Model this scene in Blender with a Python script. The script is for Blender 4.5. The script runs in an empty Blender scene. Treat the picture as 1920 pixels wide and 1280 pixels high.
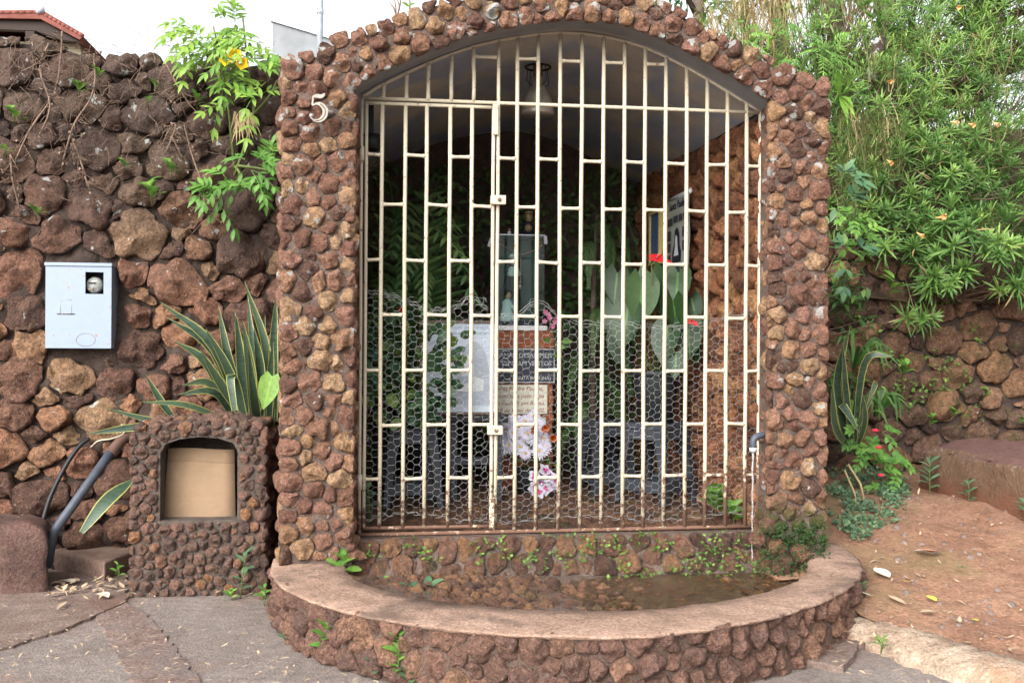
import bpy, math, random
import numpy as np
from mathutils import Vector, Matrix, noise

S = bpy.context.scene
COL = S.collection
R = math.radians

# ------------------------------------------------------------------ camera
YAW, ROLL, EYE = R(7.5), 0.0063, Vector((0, -5.56, 1.42))
cam_d = bpy.data.cameras.new('camera'); cam = bpy.data.objects.new('camera', cam_d); COL.objects.link(cam)
cam_d.lens = 35.625; cam_d.sensor_width = 36; cam_d.clip_start = .05; cam_d.clip_end = 600
cam.matrix_world = Matrix.Translation(EYE) @ Matrix.Rotation(-YAW, 4, 'Z') @ Matrix.Rotation(R(90), 4, 'X') @ Matrix.Rotation(ROLL, 4, 'Z')
S.camera = cam

# ------------------------------------------------------------------ sky, sun, exposure
SUN_EL, SUN_AZ = R(33), R(218)          # azimuth clockwise from +y: behind the camera, a little to the left
world = bpy.data.worlds.new('World'); S.world = world; world.use_nodes = True
wn = world.node_tree; wn.nodes.clear()
sky = wn.nodes.new('ShaderNodeTexSky'); sky.sky_type = 'NISHITA'; sky.sun_disc = False
sky.sun_elevation = SUN_EL; sky.sun_rotation = SUN_AZ; sky.dust_density = 8.0; sky.air_density = 1.2; sky.altitude = 800
hs = wn.nodes.new('ShaderNodeHueSaturation'); hs.inputs['Saturation'].default_value = .22; hs.inputs['Value'].default_value = 1.0
bg = wn.nodes.new('ShaderNodeBackground'); bg.inputs[1].default_value = .15
wo = wn.nodes.new('ShaderNodeOutputWorld')
wn.links.new(sky.outputs[0], hs.inputs['Color']); wn.links.new(hs.outputs[0], bg.inputs[0]); wn.links.new(bg.outputs[0], wo.inputs[0])
sd = bpy.data.lights.new('sun', 'SUN'); sd.energy = 1.5; sd.angle = R(60); sd.color = (1, .95, .88)
sun = bpy.data.objects.new('sun', sd); COL.objects.link(sun)
sun_dir = Vector((math.sin(SUN_AZ) * math.cos(SUN_EL), math.cos(SUN_AZ) * math.cos(SUN_EL), math.sin(SUN_EL)))
sun.rotation_euler = sun_dir.to_track_quat('Z', 'Y').to_euler(); sun.location = sun_dir * 30
S.view_settings.view_transform = 'Standard'; S.view_settings.look = 'None'; S.view_settings.gamma = 1
S.view_settings.use_curve_mapping = False; S.view_settings.exposure = 1.4
S.render.engine = 'CYCLES'; S.cycles.use_denoising = True; S.cycles.denoising_input_passes = 'RGB_ALBEDO_NORMAL'; S.cycles.denoising_prefilter = 'ACCURATE'; S.cycles.max_bounces = 8; S.cycles.transparent_max_bounces = 12

# ------------------------------------------------------------------ helpers
def ray(px, py):
    u, v = (px - 960) / 1900, -(py - 640) / 1900
    a = u * math.cos(ROLL) - v * math.sin(ROLL); b = u * math.sin(ROLL) + v * math.cos(ROLL)
    return Vector((a * math.cos(YAW) + math.sin(YAW), -a * math.sin(YAW) + math.cos(YAW), b))
def at(px, py, y):
    d = ray(px, py); return EYE + d * ((y - EYE.y) / d.y)
def atz(px, py, z):
    d = ray(px, py); return EYE + d * ((z - EYE.z) / d.z)

def tag(o, label=None, cat=None, group=None, kind=None):
    if label: o['label'] = label
    if cat: o['category'] = cat
    if group: o['group'] = group
    if kind: o['kind'] = kind
    return o
def empty(name, loc, label=None, cat=None, group=None):
    o = bpy.data.objects.new(name, None); COL.objects.link(o); o.location = loc; o.empty_display_size = .1
    return tag(o, label, cat, group)
def wloc(o):
    p = Vector(o.location)
    while o.parent: o = o.parent; p += Vector(o.location)
    return p

class MB:
    """collects geometry in world coordinates, with the vertex attributes tint and edge"""
    def __init__(s): s.v = []; s.f = []; s.t = []; s.e = []
    def add(s, vs, fs, tint=.5, edge=None):
        n = len(s.v); s.v.extend([tuple(p) for p in vs]); s.f.extend([tuple(i + n for i in f) for f in fs])
        s.t.extend([tint] * len(vs)); s.e.extend(edge if edge is not None else [0.0] * len(vs))
        return s
    def box(s, lo, hi, tint=.5, rot=None, pivot=None):
        x0, y0, z0 = lo; x1, y1, z1 = hi
        vs = [Vector(p) for p in ((x0,y0,z0),(x1,y0,z0),(x1,y1,z0),(x0,y1,z0),(x0,y0,z1),(x1,y0,z1),(x1,y1,z1),(x0,y1,z1))]
        if rot is not None:
            pv = Vector(pivot) if pivot is not None else (Vector(lo) + Vector(hi)) / 2
            vs = [rot @ (p - pv) + pv for p in vs]
        return s.add(vs, [(0,3,2,1),(4,5,6,7),(0,1,5,4),(1,2,6,5),(2,3,7,6),(3,0,4,7)], tint)
    def tube(s, pts, rad, n=6, tint=.5, cap=True, phase=0):
        pts = [Vector(p) for p in pts]; m = len(pts)
        if not hasattr(rad, '__len__'): rad = [rad] * m
        vs = []; fs = []; prev = None
        for i, p in enumerate(pts):
            d = (pts[min(i + 1, m - 1)] - pts[max(i - 1, 0)])
            d = d.normalized() if d.length > 1e-9 else Vector((0, 0, 1))
            if prev is None:
                a = Vector((0, 0, 1)) if abs(d.z) < .9 else Vector((1, 0, 0))
                a = (a - d * a.dot(d)).normalized()
            else:
                a = prev - d * prev.dot(d); a = a.normalized() if a.length > 1e-6 else d.orthogonal().normalized()
            prev = a; b = d.cross(a)
            for k in range(n):
                w = 2 * math.pi * k / n + phase
                vs.append(p + (a * math.cos(w) + b * math.sin(w)) * rad[i])
        for i in range(m - 1):
            for k in range(n):
                fs.append((i * n + k, i * n + (k + 1) % n, (i + 1) * n + (k + 1) % n, (i + 1) * n + k))
        if cap: fs.append(tuple(range(n))[::-1]); fs.append(tuple((m - 1) * n + k for k in range(n)))
        return s.add(vs, fs, tint)
    def lathe(s, c, prof, n=16, tint=.5, sx=1, sy=1):
        c = Vector(c); vs = []; fs = []
        for r, z in prof:
            for k in range(n):
                w = 2 * math.pi * k / n; vs.append(c + Vector((r * math.cos(w) * sx, r * math.sin(w) * sy, z)))
        for i in range(len(prof) - 1):
            for k in range(n): fs.append((i*n+k, i*n+(k+1)%n, (i+1)*n+(k+1)%n, (i+1)*n+k))
        fs.append(tuple(range(n))[::-1]); fs.append(tuple((len(prof)-1)*n+k for k in range(n)))
        return s.add(vs, fs, tint)
    def leaf(s, base, d, up, L, W, prof=(.15, .8, 1, .8, .45, .02), bend=.3, fold=.25, heart=0, tint=.5, thick=0, wave=0):
        """a leaf blade: strip of left / mid / right points; bend curves it downwards along its length"""
        base = Vector(base); d = Vector(d).normalized(); up = Vector(up); up = up - d * up.dot(d)
        up = up.normalized() if up.length > 1e-5 else d.orthogonal().normalized()
        side = d.cross(up); n = len(prof); vs = []; ed = []; ang = 0; p = base.copy(); step = L / (n - 1)
        for i, w in enumerate(prof):
            if i:
                dd = (d * math.cos(ang) - up * math.sin(ang)); p = p + dd * step
            ang = bend * (i + .5) / (n - 1)
            dd = d * math.cos(ang) - up * math.sin(ang); uu = up * math.cos(ang) + d * math.sin(ang)
            q = w * W * .5; back = dd * (-heart * L * (1 - i / (n - 1)) ** 3)
            wv = uu * (math.sin(i * 2.1 + tint * 9) * wave * W)
            vs += [p - side * q + uu * (fold * q) + back + wv, p, p + side * q + uu * (fold * q) + back - wv]; ed += [1, 0, 1]
        fs = []
        for i in range(n - 1):
            a = i * 3; fs += [(a, a + 1, a + 4, a + 3), (a + 1, a + 2, a + 5, a + 4)]
        return s.add(vs, fs, tint, ed)
    def build(s, name, mat, parent=None, smooth=True, origin=None, bevel=0):
        base = wloc(parent) if parent else Vector((0, 0, 0))
        o3 = Vector(origin) if origin is not None else base
        me = bpy.data.meshes.new(name)
        A = np.array(s.v, dtype=np.float32).reshape(-1, 3) - np.array(o3, dtype=np.float32)
        me.from_pydata(A.tolist(), [], s.f)
        for nm, dat in (('tint', s.t), ('edge', s.e)):
            at_ = me.attributes.new(nm, 'FLOAT', 'POINT'); at_.data.foreach_set('value', np.array(dat, dtype=np.float32))
        if smooth: me.polygons.foreach_set('use_smooth', np.ones(len(me.polygons), dtype=bool))
        me.materials.append(mat); me.update()
        o = bpy.data.objects.new(name, me); COL.objects.link(o)
        if parent: o.parent = parent
        o.location = o3 - base
        if bevel:
            b = o.modifiers.new('bevel', 'BEVEL'); b.width = bevel; b.segments = 2; b.limit_method = 'ANGLE'
        return o

def extrude_poly(mb, poly, fn, d0, d1, tint=.5):
    """poly of (u, v); fn(u, v, d) -> point; closed prism"""
    n = len(poly); vs = [fn(u, v, d0) for u, v in poly] + [fn(u, v, d1) for u, v in poly]
    fs = [tuple(range(n)), tuple(range(2 * n - 1, n - 1, -1))] + [(i, i + n, (i + 1) % n + n, (i + 1) % n) for i in range(n)]
    mb.add(vs, fs, tint); return mb
def spline(pts, n):
    """Catmull-Rom through 2-D or 3-D points"""
    P = [np.array(p, float) for p in pts]; P = [2 * P[0] - P[1]] + P + [2 * P[-1] - P[-2]]; out = []
    for i in range(1, len(P) - 2):
        for k in range(n):
            t = k / n; a, b, c, d = P[i-1], P[i], P[i+1], P[i+2]
            out.append(.5 * (2*b + (c-a)*t + (2*a-5*b+4*c-d)*t*t + (3*b-a-3*c+d)*t**3))
    out.append(P[-2]); return [tuple(p) for p in out]

def text(body, loc, size, mat, parent, rot=(R(90), 0, 0), align='LEFT', extrude=.0008, shear=0, name='lettering', spacing=1):
    c = bpy.data.curves.new(name, 'FONT'); c.body = body; c.size = size; c.extrude = extrude; c.align_x = align; c.shear = shear; c.space_character = spacing
    c.resolution_u = 3; c.materials.append(mat)
    tmp = bpy.data.objects.new('tmp', c); COL.objects.link(tmp); bpy.context.view_layer.update()
    me = bpy.data.meshes.new_from_object(tmp.evaluated_get(bpy.context.evaluated_depsgraph_get())); bpy.data.objects.remove(tmp); me.name = name
    if not me.materials: me.materials.append(mat)
    o = bpy.data.objects.new(name, me); COL.objects.link(o); o.parent = parent
    o.location = Vector(loc) - wloc(parent); o.rotation_euler = rot; return o

# ------------------------------------------------------------------ materials
class NT:
    def __init__(s, name):
        s.m = bpy.data.materials.new(name); s.m.use_nodes = True; s.t = s.m.node_tree; s.t.nodes.clear()
        s.out = s.n('ShaderNodeOutputMaterial'); s.geo = s.n('ShaderNodeNewGeometry')
    def n(s, ty, **kw):
        x = s.t.nodes.new(ty)
        for k, v in kw.items(): setattr(x, k, v)
        return x
    def link(s, a, b): s.t.links.new(a, b)
    def set(s, sock, v):
        if hasattr(v, 'links') or isinstance(v, bpy.types.NodeSocket): s.link(v, sock)
        else:
            if isinstance(v, tuple) and len(v) == 3 and sock.type == 'RGBA': v = (*v, 1)
            sock.default_value = v
    def pos(s): return s.geo.outputs['Position']
    def attr(s, name):
        a = s.n('ShaderNodeAttribute'); a.attribute_name = name; return a.outputs['Fac']
    def noise(s, scale, detail=4, rough=.6, vec=None, dist=0):
        x = s.n('ShaderNodeTexNoise'); s.set(x.inputs['Vector'], vec or s.pos()); x.inputs['Scale'].default_value = scale
        x.inputs['Detail'].default_value = detail; x.inputs['Roughness'].default_value = rough; x.inputs['Distortion'].default_value = dist
        return x.outputs['Fac']
    def voro(s, scale, feature='F1', vec=None):
        x = s.n('ShaderNodeTexVoronoi'); x.feature = feature; s.set(x.inputs['Vector'], vec or s.pos()); x.inputs['Scale'].default_value = scale
        return x.outputs['Distance']
    def ramp(s, fac, stops, mode='LINEAR'):
        x = s.n('ShaderNodeValToRGB'); s.set(x.inputs[0], fac); cr = x.color_ramp; cr.interpolation = mode
        while len(cr.elements) < len(stops): cr.elements.new(.5)
        for e, (p, c) in zip(cr.elements, stops):
            e.position = p; e.color = (c, c, c, 1) if not isinstance(c, tuple) else (*c, 1)
        return x.outputs[0]
    def mix(s, fac, a, b, mode='MIX'):
        x = s.n('ShaderNodeMix'); x.data_type = 'RGBA'; x.blend_type = mode; x.clamp_result = False
        s.set(x.inputs[0], fac); s.set(x.inputs[6], a); s.set(x.inputs[7], b); return x.outputs[2]
    def math(s, op, a, b=0.0, clamp=False):
        x = s.n('ShaderNodeMath'); x.operation = op; x.use_clamp = clamp; s.set(x.inputs[0], a); s.set(x.inputs[1], b); return x.outputs[0]
    def xyz(s):
        x = s.n('ShaderNodeSeparateXYZ'); s.link(s.pos(), x.inputs[0]); return x.outputs
    def map(s, v, a, b, c=0.0, d=1.0):
        x = s.n('ShaderNodeMapRange'); s.set(x.inputs[0], v)
        for i, q in enumerate((a, b, c, d)): x.inputs[i + 1].default_value = q
        return x.outputs[0]
    def bump(s, h, strength, dist=.01, normal=None):
        x = s.n('ShaderNodeBump'); s.set(x.inputs['Height'], h); x.inputs['Strength'].default_value = strength; x.inputs['Distance'].default_value = dist
        if normal is not None: s.link(normal, x.inputs['Normal'])
        return x.outputs[0]
    def finish(s, color, rough=.8, normal=None, metal=0.0, spec=.3, trans=None, alpha=None, transmission=None, ior=None):
        p = s.n('ShaderNodeBsdfPrincipled'); s.set(p.inputs['Base Color'], color); s.set(p.inputs['Roughness'], rough)
        s.set(p.inputs['Metallic'], metal); s.set(p.inputs['Specular IOR Level'], spec)
        if normal is not None: s.link(normal, p.inputs['Normal'])
        if transmission is not None: s.set(p.inputs['Transmission Weight'], transmission)
        if ior: p.inputs['IOR'].default_value = ior
        if alpha is not None: s.set(p.inputs['Alpha'], alpha)
        sh = p.outputs[0]
        if trans is not None:
            tr = s.n('ShaderNodeBsdfTranslucent'); s.set(tr.inputs[0], color); mx = s.n('ShaderNodeMixShader'); mx.inputs[0].default_value = trans
            s.link(sh, mx.inputs[1]); s.link(tr.outputs[0], mx.inputs[2]); sh = mx.outputs[0]
        s.link(sh, s.out.inputs[0]); return s.m

def plain(name, color, rough=.6, metal=0, var=.15, scale=30, spec=.3, bump=.0, trans=None):
    k = NT(name); c = k.mix(1, color, k.ramp(k.noise(scale), [(.3, 1 - var), (.7, 1 + var)]), 'MULTIPLY')
    nm = k.bump(k.noise(scale * 3), bump, .005) if bump else None
    return k.finish(c, rough, nm, metal, spec, trans)

def stone_mat(name, stops, lichen=.0, grime=None, moss=None, wet=0, scale=1.0, rough=.92, pits=.9):
    k = NT(name); c = k.ramp(k.attr('tint'), stops)
    # mottling: ochre crusts, dark iron spots
    m = k.noise(16 * scale, 5, .65); c = k.mix(k.ramp(m, [(.36, 0.0), (.72, .6)]), c, k.mix(.55, c, (.30, .17, .085)))
    m2 = k.noise(34 * scale, 4, .7); c = k.mix(k.ramp(m2, [(.42, .6), (.58, 0.0)]), c, k.mix(.72, c, (.03, .016, .012)))
    m3 = k.noise(80 * scale, 6, .8); c = k.mix(1, c, k.ramp(m3, [(.30, .48), (.5, .98), (.70, 1.6)]), 'MULTIPLY')
    m4 = k.noise(5 * scale, 3, .6); c = k.mix(k.ramp(m4, [(.45, 0.0), (.7, .4)]), c, k.mix(1, c, (1.0, .95, 1.1), 'MULTIPLY'))
    c = k.mix(k.ramp(k.noise(95 * scale, 3, .6), [(.62, 0.0), (.70, .5)]), c, (.46, .38, .32))
    if grime:
        g0, g1, col, amt = grime; z = k.math('ADD', k.xyz()[2], k.map(k.noise(2.2, 3), 0, 1, -.7, .7))
        c = k.mix(k.math('MULTIPLY', k.map(z, g0, g1), amt), c, k.mix(1, k.ramp(k.noise(40), [(.3, .6), (.7, 1.3)]), col, 'MULTIPLY'))
    if lichen:
        zz = k.map(k.xyz()[2], 1.2, 3.0, .0, .055)
        l = k.math('ADD', k.noise(11, 3, .55), zz); l = k.math('ADD', l, k.map(k.noise(70, 2), 0, 1, -.06, .06))
        c = k.mix(k.ramp(l, [(lichen, 0.0), (lichen + .035, .85)]), c, (.52, .54, .52))
    if moss:
        x = k.xyz(); mm = moss(k, x); c = k.mix(mm, c, k.mix(k.noise(60), (.015, .03, .008), (.07, .11, .02)))
    pit = k.ramp(k.voro(75 * scale), [(0, 0.0), (.35, 1.0)])
    h = k.math('ADD', k.math('MULTIPLY', k.noise(55 * scale, 6, .75), 1.4), k.math('MULTIPLY', pit, .35))
    nm = k.bump(h, pits, .05, )
    r = rough if not wet else k.ramp(k.noise(9), [(.35, rough - wet), (.7, rough)])
    return k.finish(c, r, nm, 0, .25 if not wet else .5)

ST_FACADE = [(0, (0.140, 0.076, 0.059)), (.2, (0.246, 0.117, 0.086)), (.42, (0.338, 0.176, 0.116)), (.6, (0.371, 0.193, 0.142)), (.8, (0.478, 0.279, 0.146)), (1, (0.528, 0.342, 0.199))]
ST_INNER = [(0, (0.199, 0.085, 0.052)), (.3, (0.373, 0.148, 0.075)), (.6, (0.513, 0.208, 0.099)), (1, (0.600, 0.314, 0.145))]
ST_WALL = [(0, (0.119, 0.065, 0.052)), (.25, (0.207, 0.106, 0.076)), (.5, (0.286, 0.137, 0.092)), (.75, (0.349, 0.177, 0.102)), (1, (0.370, 0.231, 0.133))]
ST_NICHE = [(0, (0.144, 0.097, 0.085)), (.35, (0.221, 0.137, 0.112)), (.65, (0.280, 0.166, 0.129)), (.85, (0.321, 0.175, 0.134)), (1, (0.422, 0.210, 0.108))]
ST_BASIN = [(0, (0.185, 0.109, 0.091)), (.4, (0.257, 0.144, 0.113)), (.7, (0.306, 0.168, 0.129)), (1, (0.384, 0.216, 0.144))]
ST_RIGHT = [(0, (0.084, 0.050, 0.043)), (.3, (0.139, 0.084, 0.063)), (.6, (0.224, 0.120, 0.077)), (.85, (0.293, 0.161, 0.084)), (1, (0.364, 0.209, 0.127))]
ST_WET = [(0, (0.075, 0.033, 0.024)), (.3, (0.150, 0.068, 0.042)), (.6, (0.225, 0.105, 0.063)), (1, (0.300, 0.150, 0.068))]
def moss_corner(k, x):
    a = k.math('MULTIPLY', k.map(x[0], 1.95, 2.15), k.map(x[2], .62, .34)); a = k.math('MULTIPLY', a, 1.5)
    return k.math('MULTIPLY', k.ramp(k.noise(9, 4), [(.40, 0.0), (.52, .9)]), a, True)
def moss_patches(lo, hi, amt=.8, sc=5):
    def f(k, x): return k.math('MULTIPLY', k.ramp(k.noise(sc, 5, .7), [(lo, 0.0), (hi, amt)]), 1.0, True)
    return f
M = {}
M['st_facade'] = stone_mat('laterite facade', ST_FACADE, lichen=.655, moss=moss_corner)
M['st_inner'] = stone_mat('laterite inner wall', ST_INNER)
M['st_wall'] = stone_mat('laterite rubble wall', ST_WALL, lichen=.695, grime=(1.5, 2.7, (.10, .074, .064), .80), scale=.6)
M['st_niche'] = stone_mat('laterite niche', ST_NICHE, lichen=.70, moss=moss_patches(.56, .72, .35), scale=1.3)
M['st_basin'] = stone_mat('laterite basin', ST_BASIN, lichen=.76, moss=moss_patches(.6, .75, .3))
M['st_right'] = stone_mat('laterite right wall', ST_RIGHT, lichen=.72, moss=moss_patches(.52, .68, .55), scale=.7)
M['st_wet'] = stone_mat('wet laterite', ST_WET, moss=moss_patches(.55, .7, .7, 6), wet=.55)

def mortar_mat(name, col, sc=1.0):
    k = NT(name); c = k.mix(k.ramp(k.noise(10, 5, .7), [(.3, 0.0), (.75, 1.0)]), tuple(q * .55 for q in col), col)
    c = k.mix(1, c, k.ramp(k.noise(120, 3), [(.25, .65), (.75, 1.35)]), 'MULTIPLY')
    nm = k.bump(k.math('ADD', k.noise(70 * sc, 5, .75), k.noise(14, 3)), .8, .03)
    return k.finish(c, .95, nm, 0, .1)
M['mortar'] = mortar_mat('mortar', (.185, .137, .115))
M['mortar_wall'] = mortar_mat('earthy mortar', (.095, .07, .059))
M['mortar_grey'] = mortar_mat('grey mortar', (.17, .138, .12))
M['mortar_basin'] = mortar_mat('basin mortar', (.17, .118, .095))

def ground_mat(name, cols, sc=3, fine=180, speck=None, bump=.4, rough=.95, stains=None, cracks=False):
    k = NT(name); c = k.ramp(k.noise(sc, 6, .7), [(.3, cols[0]), (.5, cols[1]), (.72, cols[2])])
    c = k.mix(1, c, k.ramp(k.noise(fine, 5, .8), [(.28, .45), (.5, .97), (.72, 1.6)]), 'MULTIPLY')
    c = k.mix(1, c, k.ramp(k.noise(fine * .22, 4, .7), [(.3, .78), (.7, 1.22)]), 'MULTIPLY')
    if stains: c = k.mix(k.ramp(k.noise(stains[1], 5, .65), [(stains[2], 0.0), (stains[2] + .12, stains[3])]), c, stains[0])
    if speck: c = k.mix(k.ramp(k.voro(speck[1]), [(.0, 1.0), (speck[2], 0.0)]), c, speck[0])
    if cracks:
        mpv = k.n('ShaderNodeVectorMath'); mpv.operation = 'ADD'; k.link(k.pos(), mpv.inputs[0]); nv = k.n('ShaderNodeTexNoise'); nv.inputs['Scale'].default_value = 6; k.link(k.pos(), nv.inputs['Vector'])
        sv = k.n('ShaderNodeVectorMath'); sv.operation = 'SCALE'; sv.inputs['Scale'].default_value = .25; k.link(nv.outputs['Color'], sv.inputs[0]); k.link(sv.outputs[0], mpv.inputs[1])
        c = k.mix(k.ramp(k.voro(1.3, 'DISTANCE_TO_EDGE', mpv.outputs[0]), [(.002, .5), (.007, 0.0)]), c, (.09, .06, .045))
    nm = k.bump(k.math('ADD', k.noise(fine, 4, .7), k.noise(sc * 8, 4)), bump, .012)
    return k.finish(c, rough, nm, 0, .2)
M['asphalt'] = ground_mat('worn asphalt', ((.17, .14, .125), (.215, .18, .163), (.26, .225, .205)), 2.5, 85, ((.34, .31, .29), 75, .26), 1.0, stains=((.22, .145, .115), 1.6, .52, .6))
M['dirt'] = ground_mat('red dirt', ((.17, .088, .057), (.25, .137, .09), (.31, .19, .13)), 2.2, 55, ((.34, .24, .17), 45, .16), 1.0, stains=((.15, .115, .052), 1.1, .52, .6))
M['apron'] = ground_mat('dirty concrete', ((.14, .10, .085), (.19, .14, .12), (.25, .19, .165)), 4, 75, ((.32, .28, .25), 60, .16), .9, stains=((.13, .07, .05), 1.7, .5, .6))
M['strip'] = ground_mat('pinkish concrete', ((.15, .105, .09), (.21, .15, .13), (.27, .21, .185)), 6, 70, ((.12, .08, .07), 60, .15), 1.0, stains=((.15, .125, .12), 3, .5, .7))
M['pale_kerb'] = ground_mat('pale concrete', ((.25, .175, .125), (.36, .275, .205), (.44, .36, .285)), 5, 60, ((.22, .14, .09), 50, .16), 1.0, stains=((.27, .13, .07), 2.2, .56, .6))
M['coping'] = ground_mat('terracotta render', ((.21, .138, .103), (.295, .195, .147), (.345, .238, .182)), 4, 75, ((.14, .09, .07), 90, .16), .8, stains=((.10, .07, .055), 2.6, .54, .75), cracks=True)
M['block'] = ground_mat('red brown block', ((.06, .036, .031), (.10, .06, .05), (.135, .085, .072)), 5, 70, ((.05, .03, .026), 50, .2), .9, stains=((.16, .07, .058), 2, .52, .6))
M['slab'] = ground_mat('brown slab', ((.12, .075, .06), (.16, .105, .085), (.21, .15, .12)), 5, 160, None, .4)
M['soil'] = ground_mat('dark soil', ((.03, .02, .014), (.055, .035, .022), (.085, .055, .032)), 3, 60, None, .8)

def bench_mat():
    k = NT('painted stone bench'); nz = k.n('ShaderNodeSeparateXYZ'); k.link(k.geo.outputs['Normal'], nz.inputs[0])
    side = k.ramp(k.noise(22, 6, .75), [(.3, (.16, .10, .065)), (.55, (.22, .13, .085)), (.75, (.27, .19, .12))])
    z = k.xyz()[2]; l = k.math('ADD', k.noise(38, 3), k.map(z, .45, .66, -.2, .12))
    side = k.mix(k.ramp(l, [(.68, 0.0), (.73, .5)]), side, (.40, .39, .32))
    red = k.map(k.math('ADD', z, k.map(k.noise(6), 0, 1, -.12, .12)), .52, .42); side = k.mix(k.math('MULTIPLY', red, .8), side, (.24, .10, .06))
    top = k.ramp(k.noise(26, 5, .75), [(.3, (.16, .082, .072)), (.7, (.24, .135, .118))])
    c = k.mix(k.map(nz.outputs[2], .6, .85), side, top)
    return k.finish(c, .9, k.bump(k.math('ADD', k.noise(50, 5, .75), k.noise(12, 4)), 1.0, .05), 0, .2)
M['bench'] = bench_mat()

def paint_mat(name, col, rust_at=.62, rust=(.075, .036, .024), low=True):
    k = NT(name); c = k.mix(k.noise(14, 4), tuple(q * .86 for q in col), col)
    r = k.math('ADD', k.noise(30, 5, .7), k.map(k.xyz()[2], .75, .38, 0, .2) if low else 0.0)
    if low: r = k.math('ADD', r, k.math('MULTIPLY', k.map(k.xyz()[0], 1.6, 2.15), k.map(k.xyz()[2], .95, .55, 0, .22)))
    f = k.ramp(r, [(rust_at, 0.0), (rust_at + .06, .95)]); f = k.math('MAXIMUM', f, k.math('MULTIPLY', k.ramp(k.voro(34), [(.10, .9), (.18, 0.0)]), k.ramp(k.noise(7, 3), [(.45, 0.0), (.58, 1.0)]))); c = k.mix(f, c, k.mix(k.noise(80), rust, tuple(q * 2.2 for q in rust)))
    return k.finish(c, k.mix(f, (.42, .42, .42), (.85, .85, .85)), k.bump(k.noise(90, 4), .25, .004), 0, .4)
M['paint'] = paint_mat('cream gate paint', (.50, .44, .33), .62)
M['rusty'] = paint_mat('rusty rail', (.45, .34, .24), .36, low=False)
M['wire'] = plain('galvanised wire', (.30, .30, .30), .5, .3, .2)
M['steel'] = plain('dull steel', (.26, .245, .215), .4, .35, .25, 40)
M['alu'] = plain('dull aluminium', (.40, .36, .31), .38, .45, .35, 10)
M['zinc'] = plain('zinc pipe', (.42, .46, .52), .4, .5)
M['meter'] = paint_mat('pale blue grey paint', (.23, .285, .365), .635, (.20, .09, .04), low=False)
M['black'] = plain('black plastic', (.012, .013, .015), .45)
M['dark_void'] = plain('dark inside', (.02, .02, .02), .9)
M['pipe'] = plain('grey blue pvc', (.055, .065, .085), .5, 0, .25, 12)
M['pipe_rust'] = plain('brown pipe', (.10, .055, .04), .7)
M['stool'] = plain('grey plastic', (.036, .041, .052), .5, 0, .12, 8)
M['pot'] = plain('dark pot', (.022, .024, .028), .5, 0, .2)
M['white'] = plain('white', (.72, .73, .74), .6, 0, .05)
M['paper'] = plain('pale print paper', (.66, .76, .88), .35, 0, .03, 3)
M['paper_grey'] = plain('print grey', (.50, .57, .66), .4, 0, .04, 6)
M['paper_white'] = plain('print white', (.80, .86, .90), .4, 0, .03, 6)
M['text_grey'] = plain('print lettering', (.36, .43, .53), .5, 0, .02)
M['wood_frame'] = plain('grey wood frame', (.20, .155, .125), .6, 0, .25, 18)
M['slate'] = plain('dark plaque', (.042, .05, .068), .45, 0, .1)
M['letter_w'] = plain('pale lettering', (.45, .47, .5), .6, 0, .02)
M['cream'] = plain('cream plaque', (.70, .70, .58), .6, 0, .06)
M['letter_r'] = plain('red lettering', (.30, .05, .04), .6, 0, .02)
M['marble'] = plain('grey marble', (.5, .53, .58), .35, 0, .25, 9)
M['brick'] = plain('red brick', (.30, .105, .055), .9, 0, .25, 25, .2, .4)
M['brick_mortar'] = plain('pink mortar', (.26, .15, .11), .95, 0, .2)
M['navy'] = plain('navy cloth', (.015, .02, .035), .7, 0, .2)
M['coif'] = plain('white cloth', (.6, .64, .7), .7, 0, .05)
M['skin'] = plain('painted skin', (.42, .26, .18), .55, 0, .05)
M['blue_cloth'] = plain('blue cloth', (.07, .13, .26), .7)
M['hair'] = plain('dark hair', (.02, .015, .012), .6)
M['old_gold'] = plain('antique gold', (.26, .19, .11), .5, .2, .35, 60)
M['bead'] = plain('beads', (.5, .33, .32), .4, 0, .2)
M['cardboard'] = plain('cardboard', (.235, .16, .10), .85, 0, .12, 7)
M['tile'] = plain('clay roof tile', (.17, .058, .045), .85, 0, .3, 4)
M['wall_cream'] = plain('cream wall', (.62, .56, .42), .85, 0, .08, 3)
M['wall_white'] = plain('stained white wall', (.22, .235, .25), .85, 0, .3, 1.2)
M['dark_wood'] = plain('dark wood', (.035, .022, .018), .7)
M['red_flower'] = plain('red spathe', (.55, .022, .03), .28, 0, .15, 20)
M['spadix'] = plain('spadix', (.38, .2, .12), .6)
M['orange_petal'] = plain('orange petal', (.72, .22, .03), .6, 0, .1, trans=.25)
M['peach_petal'] = plain('peach trumpet', (.75, .42, .18), .6, 0, .1, trans=.3)
M['yellow_petal'] = plain('yellow trumpet', (.85, .55, .02), .6, 0, .1, trans=.3)
M['lilac_petal'] = plain('pale lilac petal', (.66, .64, .76), .6, 0, .06, trans=.2)
M['magenta'] = plain('magenta petal', (.45, .05, .2), .6, 0, .1)
M['pink_petal'] = plain('pink petal', (.55, .16, .3), .6, 0, .15)
M['scarlet'] = plain('scarlet petal', (.7, .03, .06), .6)
M['bark'] = plain('bark', (.13, .10, .08), .9, 0, .35, 14, .2, .6)
M['twig'] = plain('dry twig', (.17, .115, .085), .9, 0, .25, 30)
M['green_stem'] = plain('green stem', (.10, .13, .04), .6, 0, .2, 20)
M['straw'] = plain('straw', (.36, .28, .15), .85, 0, .3, 12, trans=.2)
M['dead_leaf'] = plain('dead leaf', (.36, .27, .18), .85, 0, .3, 14)
M['pale_leaf'] = plain('bleached leaf', (.52, .46, .36), .85, 0, .25, 20)
M['yellow_leaf'] = plain('fallen yellow leaf', (.62, .58, .08), .6, 0, .12)
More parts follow.
